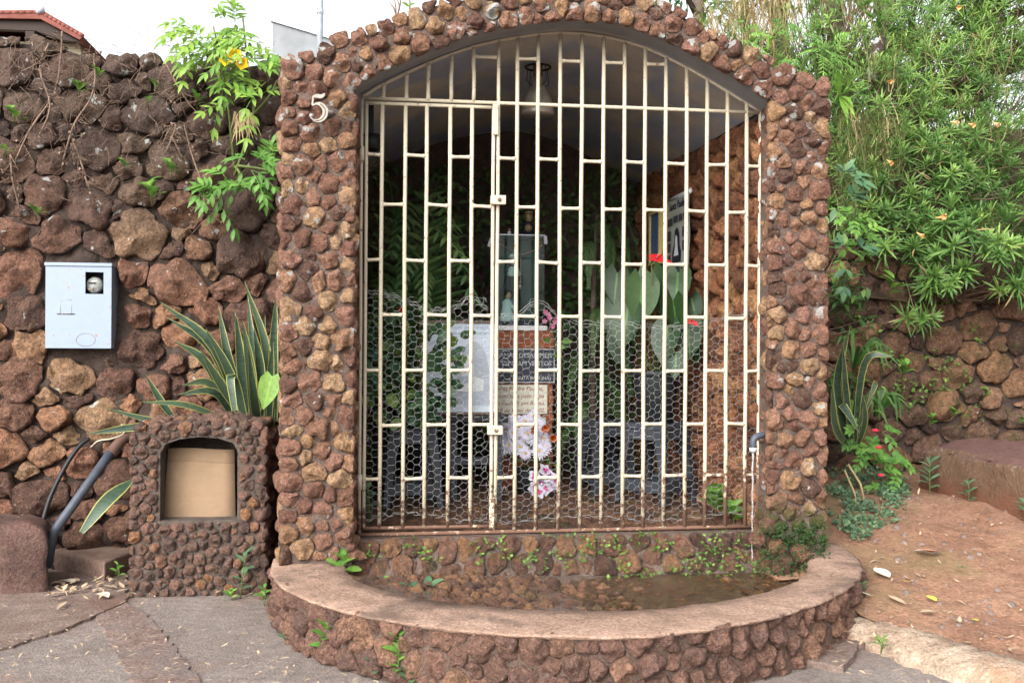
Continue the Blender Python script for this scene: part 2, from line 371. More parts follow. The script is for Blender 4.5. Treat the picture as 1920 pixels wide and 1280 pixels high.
M['terracotta_bit'] = plain('terracotta shard', (.42, .19, .12), .9)

def leaf_mat(name, a, b, c, rough=.45, trans=.28, vein=0, margin=None, band=None, spec=.4, dead=False):
    k = NT(name); t = k.attr('tint'); col = k.ramp(t, [(0, a), (.5, b), (.94, c), (1, (.34, .25, .12) if dead else c)])
    e = k.attr('edge')
    col = k.mix(1, col, k.ramp(k.noise(40, 3), [(.3, .78), (.7, 1.22)]), 'MULTIPLY')
    if vein: col = k.mix(k.ramp(e, [(0, vein), (.14, 0.0)]), col, tuple(min(1, q * 2.2) for q in c))
    if band:
        w = k.n('ShaderNodeTexNoise'); mp = k.n('ShaderNodeMapping'); mp.inputs['Scale'].default_value = (18, 18, 70); k.link(k.pos(), mp.inputs[0]); k.link(mp.outputs[0], w.inputs['Vector']); w.inputs['Scale'].default_value = 1
        col = k.mix(k.ramp(w.outputs['Fac'], [(.42, 0.0), (.58, .65)]), col, band)
    if margin: col = k.mix(k.ramp(e, [(.80, 0.0), (.87, 1.0)]), col, margin)
    return k.finish(col, rough, None, 0, spec, trans)
M['lf_thevetia'] = leaf_mat('narrow glossy leaf', (.05, .11, .028), (.10, .21, .048), (.24, .37, .085), .45, .38, dead=True)
M['lf_bright'] = leaf_mat('bright shrub leaf', (.07, .17, .03), (.13, .27, .04), (.24, .38, .06), .5, .4)
M['lf_grass'] = leaf_mat('grass', (.06, .11, .03), (.12, .17, .05), (.30, .26, .12), .6, .3)
M['lf_sans'] = leaf_mat('snake plant leaf', (.018, .04, .026), (.03, .06, .036), (.06, .095, .05), .4, .08, margin=(.30, .30, .09), band=(.05, .08, .05))
M['lf_palm'] = leaf_mat('palm leaf', (.05, .11, .04), (.08, .17, .055), (.17, .27, .09), .45, .2)
M['lf_fern'] = leaf_mat('fern', (.05, .10, .035), (.08, .16, .05), (.13, .22, .075), .55, .25)
M['lf_anth'] = leaf_mat('anthurium leaf', (.011, .032, .012), (.022, .055, .018), (.048, .10, .032), .42, .08, vein=.8, spec=.3)
M['lf_round'] = leaf_mat('round leathery leaf', (.04, .10, .05), (.07, .155, .07), (.17, .24, .06), .4, .15)
M['lf_weed'] = leaf_mat('weed leaf', (.06, .16, .03), (.11, .25, .045), (.2, .36, .07), .5, .35, vein=.3)
M['lf_cover'] = leaf_mat('blue green creeper', (.045, .10, .055), (.08, .16, .085), (.14, .23, .11), .5, .25)
M['lf_moss'] = leaf_mat('small moss leaf', (.05, .11, .02), (.09, .18, .03), (.16, .28, .05), .6, .3)
M['lf_tree'] = leaf_mat('tree leaf', (.03, .08, .02), (.06, .14, .03), (.11, .2, .05), .5, .35)
def water_mat():
    k = NT('shallow water'); nm = k.bump(k.noise(18, 3), .12, .02)
    return k.finish((.85, .76, .58), .03, nm, 0, .5, transmission=1.0, ior=1.15)
M['water'] = water_mat()
M['stream'] = NT('falling water').finish((.95, .97, 1), .12, None, 0, .6, transmission=.85, ior=1.3)
def glass_mat():
    k = NT('case glass'); gl = k.n('ShaderNodeBsdfGlossy'); gl.inputs['Roughness'].default_value = .03; tr = k.n('ShaderNodeBsdfTransparent'); tr.inputs[0].default_value = (.86, .95, .92, 1)
    lw = k.n('ShaderNodeLayerWeight'); lw.inputs[0].default_value = .35; mx = k.n('ShaderNodeMixShader'); k.link(k.map(lw.outputs['Facing'], 0, 1, .012, .3), mx.inputs[0])
    k.link(tr.outputs[0], mx.inputs[1]); k.link(gl.outputs[0], mx.inputs[2]); k.link(mx.outputs[0], k.out.inputs[0]); return k.m
M['glass'] = glass_mat()
def vault_mat():
    k = NT('painted vault sky'); mp = k.n('ShaderNodeMapping'); mp.inputs['Scale'].default_value = (1.2, .8, 2.6); mp.inputs['Rotation'].default_value = (0, R(8), R(28)); k.link(k.pos(), mp.inputs[0])
    n = k.noise(1.55, 3, .5, mp.outputs[0], .8); c = k.ramp(n, [(.42, (.36, .40, .50)), (.50, (.42, .45, .52)), (.56, (.52, .49, .45)), (.72, (.62, .57, .50))])
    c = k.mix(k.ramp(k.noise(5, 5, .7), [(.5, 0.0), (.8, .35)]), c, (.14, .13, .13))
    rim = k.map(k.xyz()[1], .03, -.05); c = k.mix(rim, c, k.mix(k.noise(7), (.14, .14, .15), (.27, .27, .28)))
    return k.finish(c, .8, k.bump(k.noise(40, 4), .3, .01), 0, .2)
M['vault'] = vault_mat()

# ------------------------------------------------------------------ rubble: power-Voronoi packing of stones on any surface
def inside(poly, u, v):
    c = False; n = len(poly); j = n - 1
    for i in range(n):
        (x0, y0), (x1, y1) = poly[i], poly[j]
        if (y0 > v) != (y1 > v) and u < (x1 - x0) * (v - y0) / (y1 - y0) + x0: c = not c
        j = i
    return c
def nearest(poly, u, v):
    best = 1e9; q = (u, v); n = len(poly)
    for i in range(n):
        (x0, y0), (x1, y1) = poly[i], poly[(i + 1) % n]
        dx, dy = x1 - x0, y1 - y0; L = dx * dx + dy * dy
        t = 0 if L == 0 else max(0, min(1, ((u - x0) * dx + (v - y0) * dy) / L)); a, b = x0 + t * dx, y0 + t * dy
        d = (a - u) ** 2 + (b - v) ** 2
        if d < best: best = d; q = (a, b)
    return q, math.sqrt(best)
def pack(poly, rmin, rmax, rng, holes=(), power=1.6, tries=5000, relax=1, wide=1.0):
    if wide != 1:
        cs = pack([(u / wide, v) for u, v in poly], rmin, rmax, rng, tuple([(u / wide, v) for u, v in h] for h in holes), power, tries, relax)
        return [([(u * wide, v) for u, v in P], r) for P, r in cs]
    return _pack(poly, rmin, rmax, rng, holes, power, tries, relax)
def _pack(poly, rmin, rmax, rng, holes, power, tries, relax):
    """dart throwing, big stones first, then power-diagram cells; returns [(polygon, radius)]"""
    us = [p[0] for p in poly]; vs = [p[1] for p in poly]; u0, u1, v0, v1 = min(us), max(us), min(vs), max(vs)
    pts = np.zeros((0, 3)); 
    def ok(u, v):
        if not inside(poly, u, v): return False
        return not any(inside(h, u, v) for h in holes)
    for i in range(tries):
        r = rmin + (rmax - rmin) * (1 - (i / tries) ** .35) ** power * rng.uniform(.75, 1.1); r = max(r, rmin)
        u, v = rng.uniform(u0, u1), rng.uniform(v0, v1)
        if not ok(u, v): continue
        if nearest(poly, u, v)[1] < r * .45: continue
        if any(nearest(h, u, v)[1] < r * .45 for h in holes): continue
        if len(pts):
            d = np.hypot(pts[:, 0] - u, pts[:, 1] - v)
            if (d < (pts[:, 2] + r) * .92).any(): continue
        pts = np.vstack([pts, [u, v, r]])
    cells = []
    for it in range(relax + 1):
        gh = []
        for u, v, r in pts:
            for pl in (poly,) + tuple(holes):
                (a, b), d = nearest(pl, u, v)
                if d < rmax * 2.0: gh.append((2 * a - u, 2 * b - v, r))
        A = np.vstack([pts, np.array(gh)]) if gh else pts
        cells = []; newp = []
        for i, (u, v, r) in enumerate(pts):
            d = np.hypot(A[:, 0] - u, A[:, 1] - v); idx = np.argsort(d)[1:26]
            k = rmax * 2.2; P = [(u - k, v - k), (u + k, v - k), (u + k, v + k), (u - k, v + k)]
            for j in idx:
                dd = d[j]
                if dd < 1e-6: continue
                nx, ny = (A[j, 0] - u) / dd, (A[j, 1] - v) / dd
                off = dd / 2 + (r * r - A[j, 2] ** 2) / (2 * dd); off = max(.2 * dd, min(.8 * dd, off)); Q = []
                for a in range(len(P)):
                    p, q = P[a], P[(a + 1) % len(P)]
                    sp = (p[0] - u) * nx + (p[1] - v) * ny - off; sq = (q[0] - u) * nx + (q[1] - v) * ny - off
                    if sp <= 0: Q.append(p)
                    if (sp < 0) != (sq < 0):
                        t = sp / (sp - sq); Q.append((p[0] + t * (q[0] - p[0]), p[1] + t * (q[1] - p[1])))
                P = Q
                if len(P) < 3: break
            if len(P) < 3: newp.append((u, v, r)); continue
            a = np.array(P); cx, cy = a.mean(0); cells.append((P, r))
            newp.append((u + .6 * (cx - u), v + .6 * (cy - v), r))
        pts = np.array(newp)
    return cells

def stone_geo(P, rng, gap, H, rough=.10, facets=3, N=20, p=2.4):
    """one stone in (u, v, h) from its cell polygon: irregular outline, chipped facets, lumpy surface"""
    a = np.array(P); c = a.mean(0); n = len(P); Rk = np.full(N, 9.0); cs = []
    for k in range(N):
        w = 2 * math.pi * k / N + rng.uniform(-.06, .06); cs.append((math.cos(w), math.sin(w)))
    for i in range(n):
        e = a[(i + 1) % n] - a[i]; L = math.hypot(*e)
        if L < 1e-7: continue
        nx, ny = e[1] / L, -e[0] / L; d = (a[i][0] - c[0]) * nx + (a[i][1] - c[1]) * ny
        if d < 0: nx, ny, d = -nx, -ny, -d
        g = gap * rng.uniform(.3, 1.9)
        for k, (x, y) in enumerate(cs):
            dn = x * nx + y * ny
            if dn > .05: Rk[k] = min(Rk[k], max(d - g, .004) / dn)
    Rk = np.minimum(.22 * np.roll(Rk, 1) + .56 * Rk + .22 * np.roll(Rk, -1), Rk * 1.08)
    Rm = float(np.median(Rk)); Rk = np.minimum(Rk, Rm * 1.8); seed = Vector((rng.uniform(0, 99), rng.uniform(0, 99), rng.uniform(0, 99)))
    H = min(H, Rm * 1.1) * rng.uniform(.6, 1.3); tx, ty = rng.uniform(-.35, .35), rng.uniform(-.35, .35)
    fac = []
    for _ in range(facets):
        w = rng.uniform(0, 6.28); fac.append((math.cos(w), math.sin(w), rng.uniform(.3, 1.1), rng.uniform(.72, 1.0)))
    rings = [(.88, -.45), (1.0, None), (.95, None), (.86, None), (.74, None), (.58, None), (.38, None), (.18, None)]; vs = []
    f1, f2, f3 = 1.5, 3.4, 7.5
    for r, hz in rings:
        for k, (x, y) in enumerate(cs):
            px, py = x * r * Rk[k], y * r * Rk[k]
            if hz is not None: h = hz * H
            else:
                h = H * max(.06, (1 - r ** p) ** .6) * (1 + (tx * px + ty * py) / Rm)
                for fx, fy, sl, o in fac: h = min(h, H * max(.08, o - sl * max(-.3, (px * fx + py * fy) / Rm)))
            q = Vector((px, py, h)) / Rm
            n1, n2, n3 = noise.noise(q * f1 + seed), noise.noise(q * f2 + seed), noise.noise(q * f3 + seed)
            dn = n1 * .7 + (.35 - abs(n2)) * .5 + n3 * .3
            s = 1 + rough * (n1 * .8 + n2 * .35) * (1 if r > .8 else .5)
            vs.append((c[0] + px * s, c[1] + py * s, h + (rough * Rm * .95 * dn if hz is None else 0)))
    hc = H
    for fx, fy, sl, o in fac: hc = min(hc, H * o)
    vs.append((c[0], c[1], hc + rough * Rm * .5 * noise.noise(seed))); m = len(rings); fs = []
    for i in range(m - 1):
        for k in range(N): fs.append((i*N+k, i*N+(k+1)%N, (i+1)*N+(k+1)%N, (i+1)*N+k))
    ci = m * N
    for k in range(N): fs.append(((m-1)*N+k, (m-1)*N+(k+1)%N, ci))
    return vs, fs, c
COUNTS = []
def rubble(cells, fn, mat, parent, rng, gap=.006, H=.05, rough=.10, facets=3, N=20, single=None, name='stone', flip=False, tint=None, p=2.4, most=10000):
    """stones of the packed cells, each an object of its own where single(u, v) says so, the others joined as one part"""
    rest = MB(); n = 0; cells = sorted(cells, key=lambda q: -q[1])
    for P, r in cells:
        vs, fs, c = stone_geo(P, rng, gap, H, rough, facets, N, p)
        w = [fn(*q) for q in vs]; t = min(1, max(0, rng.gauss(.5, .34))) if tint is None else tint(c, rng)
        if flip: fs = [f[::-1] for f in fs]
        if (single is None or single(c[0], c[1])) and n < most:
            MB().add(w, fs, t).build(name, mat, parent, origin=fn(c[0], c[1], 0)); n += 1
        else: rest.add(w, fs, t)
    COUNTS.append((parent.name, n, len(cells)))
    if rest.v: tag(rest.build('packed_stones', mat, parent), kind='stuff')
    return n
def rough_sheet(name, mat, parent, fn, u0, u1, v0, v1, nu, nv, amp, freq, keep=None):
    """a bumpy sheet (mortar face) u, v -> world"""
    mb = MB(); vs = []; fs = []
    for j in range(nv + 1):
        for i in range(nu + 1):
            u = u0 + (u1 - u0) * i / nu; v = v0 + (v1 - v0) * j / nv
            vs.append(fn(u, v, amp * noise.fractal(Vector((u * freq, v * freq, 3.3)), 1, 2, 3)))
    for j in range(nv):
        for i in range(nu):
            if keep and not keep(u0 + (u1-u0)*(i+.5)/nu, v0 + (v1-v0)*(j+.5)/nv): continue
            a = j * (nu + 1) + i; fs.append((a, a + 1, a + nu + 2, a + nu + 1))
    return mb.add(vs, fs).build(name, mat, parent)

rng = random.Random(5)

# ------------------------------------------------------------------ ground
tag(MB().add([(-150,-150,0),(150,-150,0),(150,200,0),(-150,200,0)], [(0,1,2,3)]).build('road', M['asphalt'], smooth=False), 'worn grey asphalt road in front of the stone shrine', kind='structure')
def sheet(name, pts, z, mat, label, kind='structure', lift=0, jag=.012, step=.03):
    """irregular thin slab on the ground"""
    out = []
    for i in range(len(pts)):
        a, b = Vector(pts[i]), Vector(pts[(i+1) % len(pts)]); m = max(1, int((b - a).length / step))
        for k in range(m):
            q = a.lerp(b, k / m); out.append((q.x + rng.uniform(-jag, jag), q.y + rng.uniform(-jag, jag)))
    mb = MB(); extrude_poly(mb, out, lambda u, v, d: (u, v, d), -.01, z)
    o = mb.build(name, mat, smooth=False); return tag(o, label, kind=kind)
gp = lambda x, y, z=0: tuple(atz(x, y, z)[:2])
sheet('concrete_apron', [gp(-260,1235), gp(0,1222), gp(130,1180), gp(236,1132), gp(238,1080), gp(60,1075), gp(-260,1100)], .014, M['apron'], 'dirty concrete apron below the left block bench')
sheet('concrete_strip', [gp(178,1152), gp(235,1130), gp(270,1150), gp(305,1185), gp(345,1240), gp(395,1300), gp(260,1300), gp(215,1215)], .008, M['strip'], 'pinkish concrete strip crossing the asphalt')
sheet('concrete_patch', [gp(1490,1245), gp(1540,1190), gp(1635,1195), gp(1600,1238), gp(1578,1262), gp(1555,1256)], .03, M['apron'], 'brown concrete patch beside the basin foot')
# dirt platform on the right, rising to the bench
def dirt_h(x, y):
    t = max(0, min(1, (y + 1.35 + .25 * (x - 2.6)) / 2.2)); h = .05 + .34 * t ** .95 + .03 * max(0, y - .8)
    return h + .018 * noise.fractal(Vector((x * 2.2, y * 2.2, 0)), 1, 2, 4) + .006 * noise.noise(Vector((x * 11, y * 11, 2)))
kerb_line = [gp(1595,1165,.06), gp(1700,1195,.06), gp(1770,1222,.06), gp(1920,1262,.06), (3.1, -2.05), (4.6, -3.3), (7, -5)]
def kerb_y(x):
    for (x0, y0), (x1, y1) in zip(kerb_line, kerb_line[1:]):
        if x0 <= x <= x1: return y0 + (y1 - y0) * (x - x0) / (x1 - x0)
    return kerb_line[0][1] if x < kerb_line[0][0] else kerb_line[-1][1]
mb = MB(); vs = []; fs = []; nu, nv = 90, 90
for i in range(nu + 1):
    x = 2.0 + 5.0 * (i / nu) ** 1.25; ya = kerb_y(x) - .02 if x > 2.3 else -.45
    for j in range(nv + 1):
        y = ya + (2.4 - ya) * j / nv; vs.append((x, y, dirt_h(x, y) if x > 2.1 else .1))
for i in range(nu):
    for j in range(nv):
        a = i * (nv + 1) + j; fs.append((a, a + nv + 1, a + nv + 2, a + 1))
tag(mb.add(vs, fs).build('dirt_ground', M['dirt']), 'reddish dirt ground rising towards the bench', kind='structure')
# pale kerb: rough strip with a rounded section
kl = spline([(x, y, 0) for x, y in kerb_line], 14); mb = MB(); vs = []; fs = []; prof = [(-.16, -.02), (-.15, .035), (-.09, .075), (.0, .095), (.09, .09), (.13, .05)]
for i, p in enumerate(kl):
    q = kl[min(i + 1, len(kl) - 1)]; o = kl[max(i - 1, 0)]; d = Vector((q[0]-o[0], q[1]-o[1], 0)).normalized(); nrm = Vector((-d.y, d.x, 0))
    for k, (s, z) in enumerate(prof):
        s2 = s * (1 + .25 * noise.noise(Vector((i * .35, k, 1)))) + .03 * noise.noise(Vector((i * .5, 5, k)))
        w = Vector((p[0], p[1], 0)) + nrm * s2; vs.append((w.x, w.y, z + (.018 * noise.noise(Vector((i * .6, k * .7, 8))) if k else 0)))
m = len(prof)
for i in range(len(kl) - 1):
    for k in range(m - 1): fs.append((i*m+k, i*m+k+1, (i+1)*m+k+1, (i+1)*m+k))
fs.append(tuple(range(m)))
tag(mb.add(vs, fs).build('kerb', M['pale_kerb']), 'rough pale concrete kerb edging the dirt', kind='structure')

# hillside behind the right wall and terrace behind the left wall
def hill_h(x, y):
    if x > 2.2:
        h = 1.75 + min(1.0, max(0, (y - 1.95) / 2.6)) * 2.0 + max(0, y - 4.5) * .18
        h += .12 * noise.fractal(Vector((x * .9, y * .9, 4)), 1, 2, 3)
        return h * min(1, (x - 2.2) / .3) + 2.9 * (1 - min(1, (x - 2.2) / .3))
    return 2.95
mb = MB(); vs = []; fs = []; X = [-16 + .6 * i for i in range(62)]; Y = [1.25, 1.6, 1.95, 2.2, 2.5, 2.8, 3.0] + [3.3 + .5 * i for i in range(40)]
for x in X:
    for y in Y: vs.append((x, y, hill_h(x, y)))
for i in range(len(X) - 1):
    for j in range(len(Y) - 1):
        xm, ym = (X[i] + X[i+1]) / 2, (Y[j] + Y[j+1]) / 2
        if -1.1 < xm < 2.75 and ym < 3.0: continue
        if xm > 2.2 and ym < 1.95: continue
        a = i * len(Y) + j; fs.append((a, a + len(Y), a + len(Y) + 1, a + 1))
tag(mb.add(vs, fs).build('hillside', M['soil']), 'earth hillside behind the walls', kind='structure')

# ------------------------------------------------------------------ the shrine
shrine = empty('stone_shrine', (1.0, 0, 0), 'arched laterite stone shrine with painted vault behind the gate', 'shrine')
FY = -.235                                                     # mortar face of the front
XL0, XL1, XR0, XR1 = -.485, -.135, 2.15, 2.435
SOFF = [(-.14, 2.745), (.02, 2.842), (.25, 2.952), (.52, 3.06), (.80, 3.125), (1.04, 3.155), (1.24, 3.145), (1.47, 3.09), (1.71, 2.985), (1.95, 2.862), (2.15, 2.745)]
OUT = [(-.50, 2.88), (-.31, 2.935), (-.25, 3.0), (-.04, 3.065), (.13, 3.145), (.30, 3.215), (.6, 3.28), (1.0, 3.315), (1.3, 3.305), (1.5, 3.27), (1.61, 3.225), (1.79, 3.125), (1.97, 3.045), (2.21, 2.955), (2.44, 2.86)]
soff = spline(SOFF, 4); outl = spline(OUT, 3)
inset = lambda p, d: (p[0] * 1.0 + (d if p[0] < 0 else -d if p[0] > 2 else 0), p[1] - d)
body = [(XL0, -.02), (XL0, 2.84)] + [inset(p, .035) for p in outl[1:-1]] + [(XR1, 2.82), (XR1, -.02), (XR0, -.02), (XR0, 2.745)] + soff[::-1][1:-1] + [(XL1, 2.745), (XL1, -.02)]
front = MB(); extrude_poly(front, body, lambda u, v, d: (u, d, v), FY, -.025)
fo = front.build('front_wall', M['mortar'], shrine, smooth=False)
# dense bumpy mortar skin on the two pillars and the arch
fac_poly = [(XL0 - .02, .28), (XL0 - .02, 2.88)] + outl[1:-1] + [(XR1 + .02, 2.86), (XR1 + .02, .30), (XR0 - .048, .30), (XR0 - .048, 2.70)] + [(u, v - .028) for u, v in soff[::-1][1:-1]] + [(XL1 + .015, 2.71), (XL1 + .015, .28)]
rough_sheet('mortar_skin', M['mortar'], shrine, lambda u, v, h: (u, FY - .004 - abs(h), v), XL0, XR1, .02, 3.3, 190, 210, .02, 14, keep=lambda u, v: inside(body, u, v) and inside(body, u, v + .02) and inside(body, u, v - .02))
cells = pack(fac_poly, .0275, .056, random.Random(11), tries=20000, power=1.1, relax=1)
def fac_single(u, v): return True
nf = rubble(cells, lambda u, v, h: Vector((u, FY - .008 - h, v)), M['st_facade'], fo, random.Random(12), gap=.0045, H=.060, rough=.32, facets=4, N=22, p=3.0, most=300)
# inner side walls
wr = MB().box((2.17, -.024, .0), (2.43, 2.95, 2.80)).build('side_wall', M['mortar'], shrine, smooth=False)
wl = MB().box((-.48, -.024, .0), (-.16, 2.95, 2.80)).build('side_wall', M['mortar'], shrine, smooth=False)
cells = pack([(-.01, .34), (2.72, .34), (2.72, 2.78), (-.01, 2.72)], .036, .085, random.Random(13), tries=9000, power=1.5)
near_wall = lambda u, v: False
n2 = rubble(cells, lambda u, v, h: Vector((2.165 - h, u, v)), M['st_inner'], wr, random.Random(14), gap=.003, H=.085, rough=.32, facets=4, N=20, single=lambda u, v: False, flip=True)
cells = pack([(-.01, .34), (2.72, .34), (2.72, 2.72), (-.01, 2.72)], .07, .11, random.Random(15), tries=3000)
rubble(cells, lambda u, v, h: Vector((-.155 + h, u, v)), M['st_inner'], wl, random.Random(16), gap=.004, H=.055, rough=.16, N=14, single=lambda u, v: False)
# stones on the reveals between the front face and the gate
for xs, sg, sd_ in ((XR0, -1, 23), (XL1, 1, 24)):
    cells = pack([(-.25, .32), (-.03, .32), (-.03, 2.70), (-.25, 2.70)], .04, .065, random.Random(sd_), tries=3000)
    rubble(cells, lambda u, v, h: Vector((xs + sg * (h - (.004 if sg > 0 else .003 + .07 * (u + .25))), u, v)), M['st_facade'], fo, random.Random(sd_ + 5), gap=.003, H=.036, rough=.25, N=14, single=lambda u, v: False, flip=(sg < 0))
# outer flanks of the front wall (seen only from the side)
for xs, sg, sd_ in ((XL0, -1, 17), (XR1, 1, 18)):
    cells = pack([(-.24, .1), (.5, .1), (.5, 2.78), (-.24, 2.78)], .05, .07, random.Random(sd_), tries=2500)
    rubble(cells, lambda u, v, h: Vector((xs + sg * (h + (.0)), u, v)), M['st_facade'], fo, random.Random(sd_ + 5), gap=.006, H=.05, rough=.16, N=12, single=lambda u, v: False, flip=(sg < 0))
MB().box((-.5, 2.75, 0), (2.5, 2.95, 3.3)).build('back_wall', M['mortar'], shrine, smooth=False)
# vault shell, from just behind the front stones to the back wall
mb = MB(); n = len(soff); vs = []; fs = []
for y in (FY - .012, .0, .6, 1.2, 1.8, 2.4, 2.76):
    for u, v in soff: vs.append((u, y, v - .004))
for j in range(6):
    for i in range(n - 1): fs.append((j*n+i, j*n+i+1, (j+1)*n+i+1, (j+1)*n+i))
base = len(vs)
for y in (FY + .02, 2.76):
    for u, v in soff: vs.append((u, y, v + .10))
for i in range(n - 1): fs.append((base+i, base+n+i, base+n+i+1, base+i+1))
mb.add(vs, fs).build('vault', M['vault'], shrine)
# rubble floor inside
MB().box((-.16, -.10, 0), (2.17, 2.76, .345)).build('floor_slab', M['mortar'], shrine, smooth=False)
cells = pack([(-.12, .02), (2.13, .02), (2.13, 2.7), (-.12, 2.7)], .05, .085, random.Random(21), tries=5000)
rubble(cells, lambda u, v, h: Vector((u, v, .345 + h)), M['st_wet'], shrine, random.Random(22), gap=.003, H=.035, rough=.2, N=12, single=lambda u, v: False)

# ------------------------------------------------------------------ step under the gate
step = empty('stone_step', (1.0, -.1, 0), 'mossy wet stone step under the gate sill', 'step')
rough_sheet('mortar_bed', M['mortar'], step, lambda u, v, h: (u, -.10 - .75 * (.36 - v) - h, v), -.13, 2.14, .02, .36, 120, 20, .03, 12)
MB().box((-.125, -.12, .0), (2.135, .02, .355)).build('sill', M['mortar'], step, smooth=False)
cells = pack([(-.13, .17), (2.14, .17), (2.14, .365), (-.13, .365)], .030, .064, random.Random(31), tries=5000, power=1.0)
rubble(cells, lambda u, v, h: Vector((u, -.105 - .75 * (.36 - v) - h * .9, v + h * .35)), M['st_wet'], step, random.Random(32), gap=.005, H=.055, rough=.34, facets=4, N=20)

# ------------------------------------------------------------------ basin
basin = empty('stone_basin', (1.02, -1.0, 0), 'semicircular stone basin with smooth terracotta coping', 'basin')
def ell(th, cx, cy, a, b): return (cx - a * math.cos(th), cy - b * math.sin(th))
OA, OB, OC = 1.575, 1.43, (1.03, -.26)
IA, IB, IC = 1.235, 1.02, (1.075, -.26)
def outer(th):
    x, y = ell(th, *OC, OA, OB); k = math.sin(2 * th); s = 1 - .08 * max(0, -k) - .012 * max(0, k); return (OC[0] + (x - OC[0]) * s, OC[1] + (y - OC[1]) * s)
def inner(th):
    x, y = ell(th, *IC, IA, IB); s = 1 - .05 * max(0, -math.sin(2 * th)); return (IC[0] + (x - IC[0]) * s, IC[1] + (y - IC[1]) * s)
NB = 120; ths = [math.pi * i / NB for i in range(NB + 1)]
opts = [(-.51, .06), (-.545, -.08)] + [outer(t) for t in ths] + [(2.635, -.1), (2.645, .08)]
ipts = [(-.30, .06), (-.215, -.08)] + [inner(t) for t in ths] + [(2.34, -.12), (2.40, .08)]
RZ = .27
mb = MB(); vs = []; fs = []; n = len(opts); rows = []
for i in range(n):
    o, q = Vector((*opts[i], 0)), Vector((*ipts[i], 0)); d = (o - q).normalized(); j1 = .012 * noise.noise(Vector((i * .5, 0, 0))) + .006 * noise.noise(Vector((i * 1.7, 9, 0))); j2 = .016 * noise.noise(Vector((i * .6, 5, 0)))
    o = o + d * j1; q = q + d * j2; zz = lambda s: .006 * noise.noise(Vector((i * .23, s * 3, 7)))
    L = [(q - d * .004, RZ - .09), (q, RZ - .03), (q + d * .012, RZ - .006 + zz(0)), (q.lerp(o, .35), RZ + zz(1)), (q.lerp(o, .7), RZ + zz(2)), (o - d * .022, RZ - .002 + zz(3)), (o - d * .006, RZ - .009 + zz(3)), (o - d * .035, RZ - .026)]
    for p, z in L: vs.append((p.x, p.y, z))
for i in range(n - 1):
    for k in range(7): fs.append((i*8+k, i*8+k+1, (i+1)*8+k+1, (i+1)*8+k))
fs += [tuple(range(8))[::-1], tuple((n-1)*8+k for k in range(8))]
mb.add(vs, fs).build('coping', M['coping'], basin)
# wall body under the coping
mb = MB(); vs = []; fs = []
for i in range(n):
    o, q = Vector((*opts[i], 0)), Vector((*ipts[i], 0)); d = (o - q).normalized(); o = o - d * .040; q = q + d * .01
    for p, z in ((o, -.02), (o, RZ - .028), (q, RZ - .03), (q, -.02)): vs.append((p.x, p.y, z))
for i in range(n - 1):
    for k in range(3): fs.append((i*4+k, i*4+k+1, (i+1)*4+k+1, (i+1)*4+k))
bw = mb.add(vs, fs).build('basin_wall', M['mortar_basin'], basin)
arc = [0.0]
for a, b in zip(opts, opts[1:]): arc.append(arc[-1] + math.dist(a, b))
def on_rim(u, v, h):
    import bisect
    i = max(0, min(n - 2, bisect.bisect(arc, u) - 1)); t = (u - arc[i]) / (arc[i+1] - arc[i])
    p = Vector((*opts[i], 0)).lerp(Vector((*opts[i+1], 0)), t); q = Vector((*ipts[i], 0)).lerp(Vector((*ipts[i+1], 0)), t); d = (p - q).normalized()
    p = p + d * (-.045 + h * 1.0); return Vector((p.x, p.y, v))
cells = pack([(.0, .0), (arc[-1], .0), (arc[-1], RZ - .004), (.0, RZ - .004)], .034, .062, random.Random(41), tries=12000, power=1.1)
rubble(cells, on_rim, M['st_basin'], bw, random.Random(42), gap=.003, H=.055, rough=.38, facets=3, N=22, flip=False)
# inner lining
cells = pack([(.25, .02), (arc[-1] - .25, .02), (arc[-1] - .25, RZ - .03), (.25, RZ - .03)], .05, .07, random.Random(43), tries=3000)
def on_inner(u, v, h):
    import bisect
    i = max(0, min(n - 2, bisect.bisect(arc, u) - 1)); t = (u - arc[i]) / (arc[i+1] - arc[i])
    p = Vector((*opts[i], 0)).lerp(Vector((*opts[i+1], 0)), t); q = Vector((*ipts[i], 0)).lerp(Vector((*ipts[i+1], 0)), t); d = (p - q).normalized()
    q = q + d * (.02 - h * .7); return Vector((q.x, q.y, v))
rubble(cells, on_inner, M['st_wet'], bw, random.Random(44), gap=.003, H=.045, rough=.2, N=12, single=lambda u, v: False, flip=True)
# basin floor rubble, higher on the left, and the water
inner_poly = [inner(math.pi * i / 24) for i in range(25)]
bed = MB(); extrude_poly(bed, inner_poly, lambda u, v, d: (u, v, d), .0, .06); bed.build('basin_bed', M['mortar'], basin, smooth=False)
floor_z = lambda u, v: .218 - .062 * max(0, min(1, (u - .45) / .9)) + .012 * noise.noise(Vector((u * 3, v * 3, 0)))
cells = pack([(u * .99 + .01, v - .03) for u, v in inner_poly], .02, .042, random.Random(45), tries=9000, power=1.2)
rubble(cells, lambda u, v, h: Vector((u, v, floor_z(u, v) - .03 + h)), M['st_wet'], basin, random.Random(46), gap=.001, H=.05, rough=.3, N=12, single=lambda u, v: False)
fl = MB(); vs = []; fs = []
for i, (u, v) in enumerate(inner_poly): vs.append((u, v, floor_z(u, v) - .012))
vs.append((1.0, -.5, floor_z(1.0, -.5) - .012)); fl.add(vs, [(i, (i + 1) % 25, 25) for i in range(25)]).build('silt', M['mortar'], basin)
w = MB(); w.add([(u, v, .172) for u, v in inner_poly], [tuple(range(25))])
tag(w.build('basin_water', M['water'], smooth=False), 'shallow clear water lying over the rubble in the basin', kind='structure')

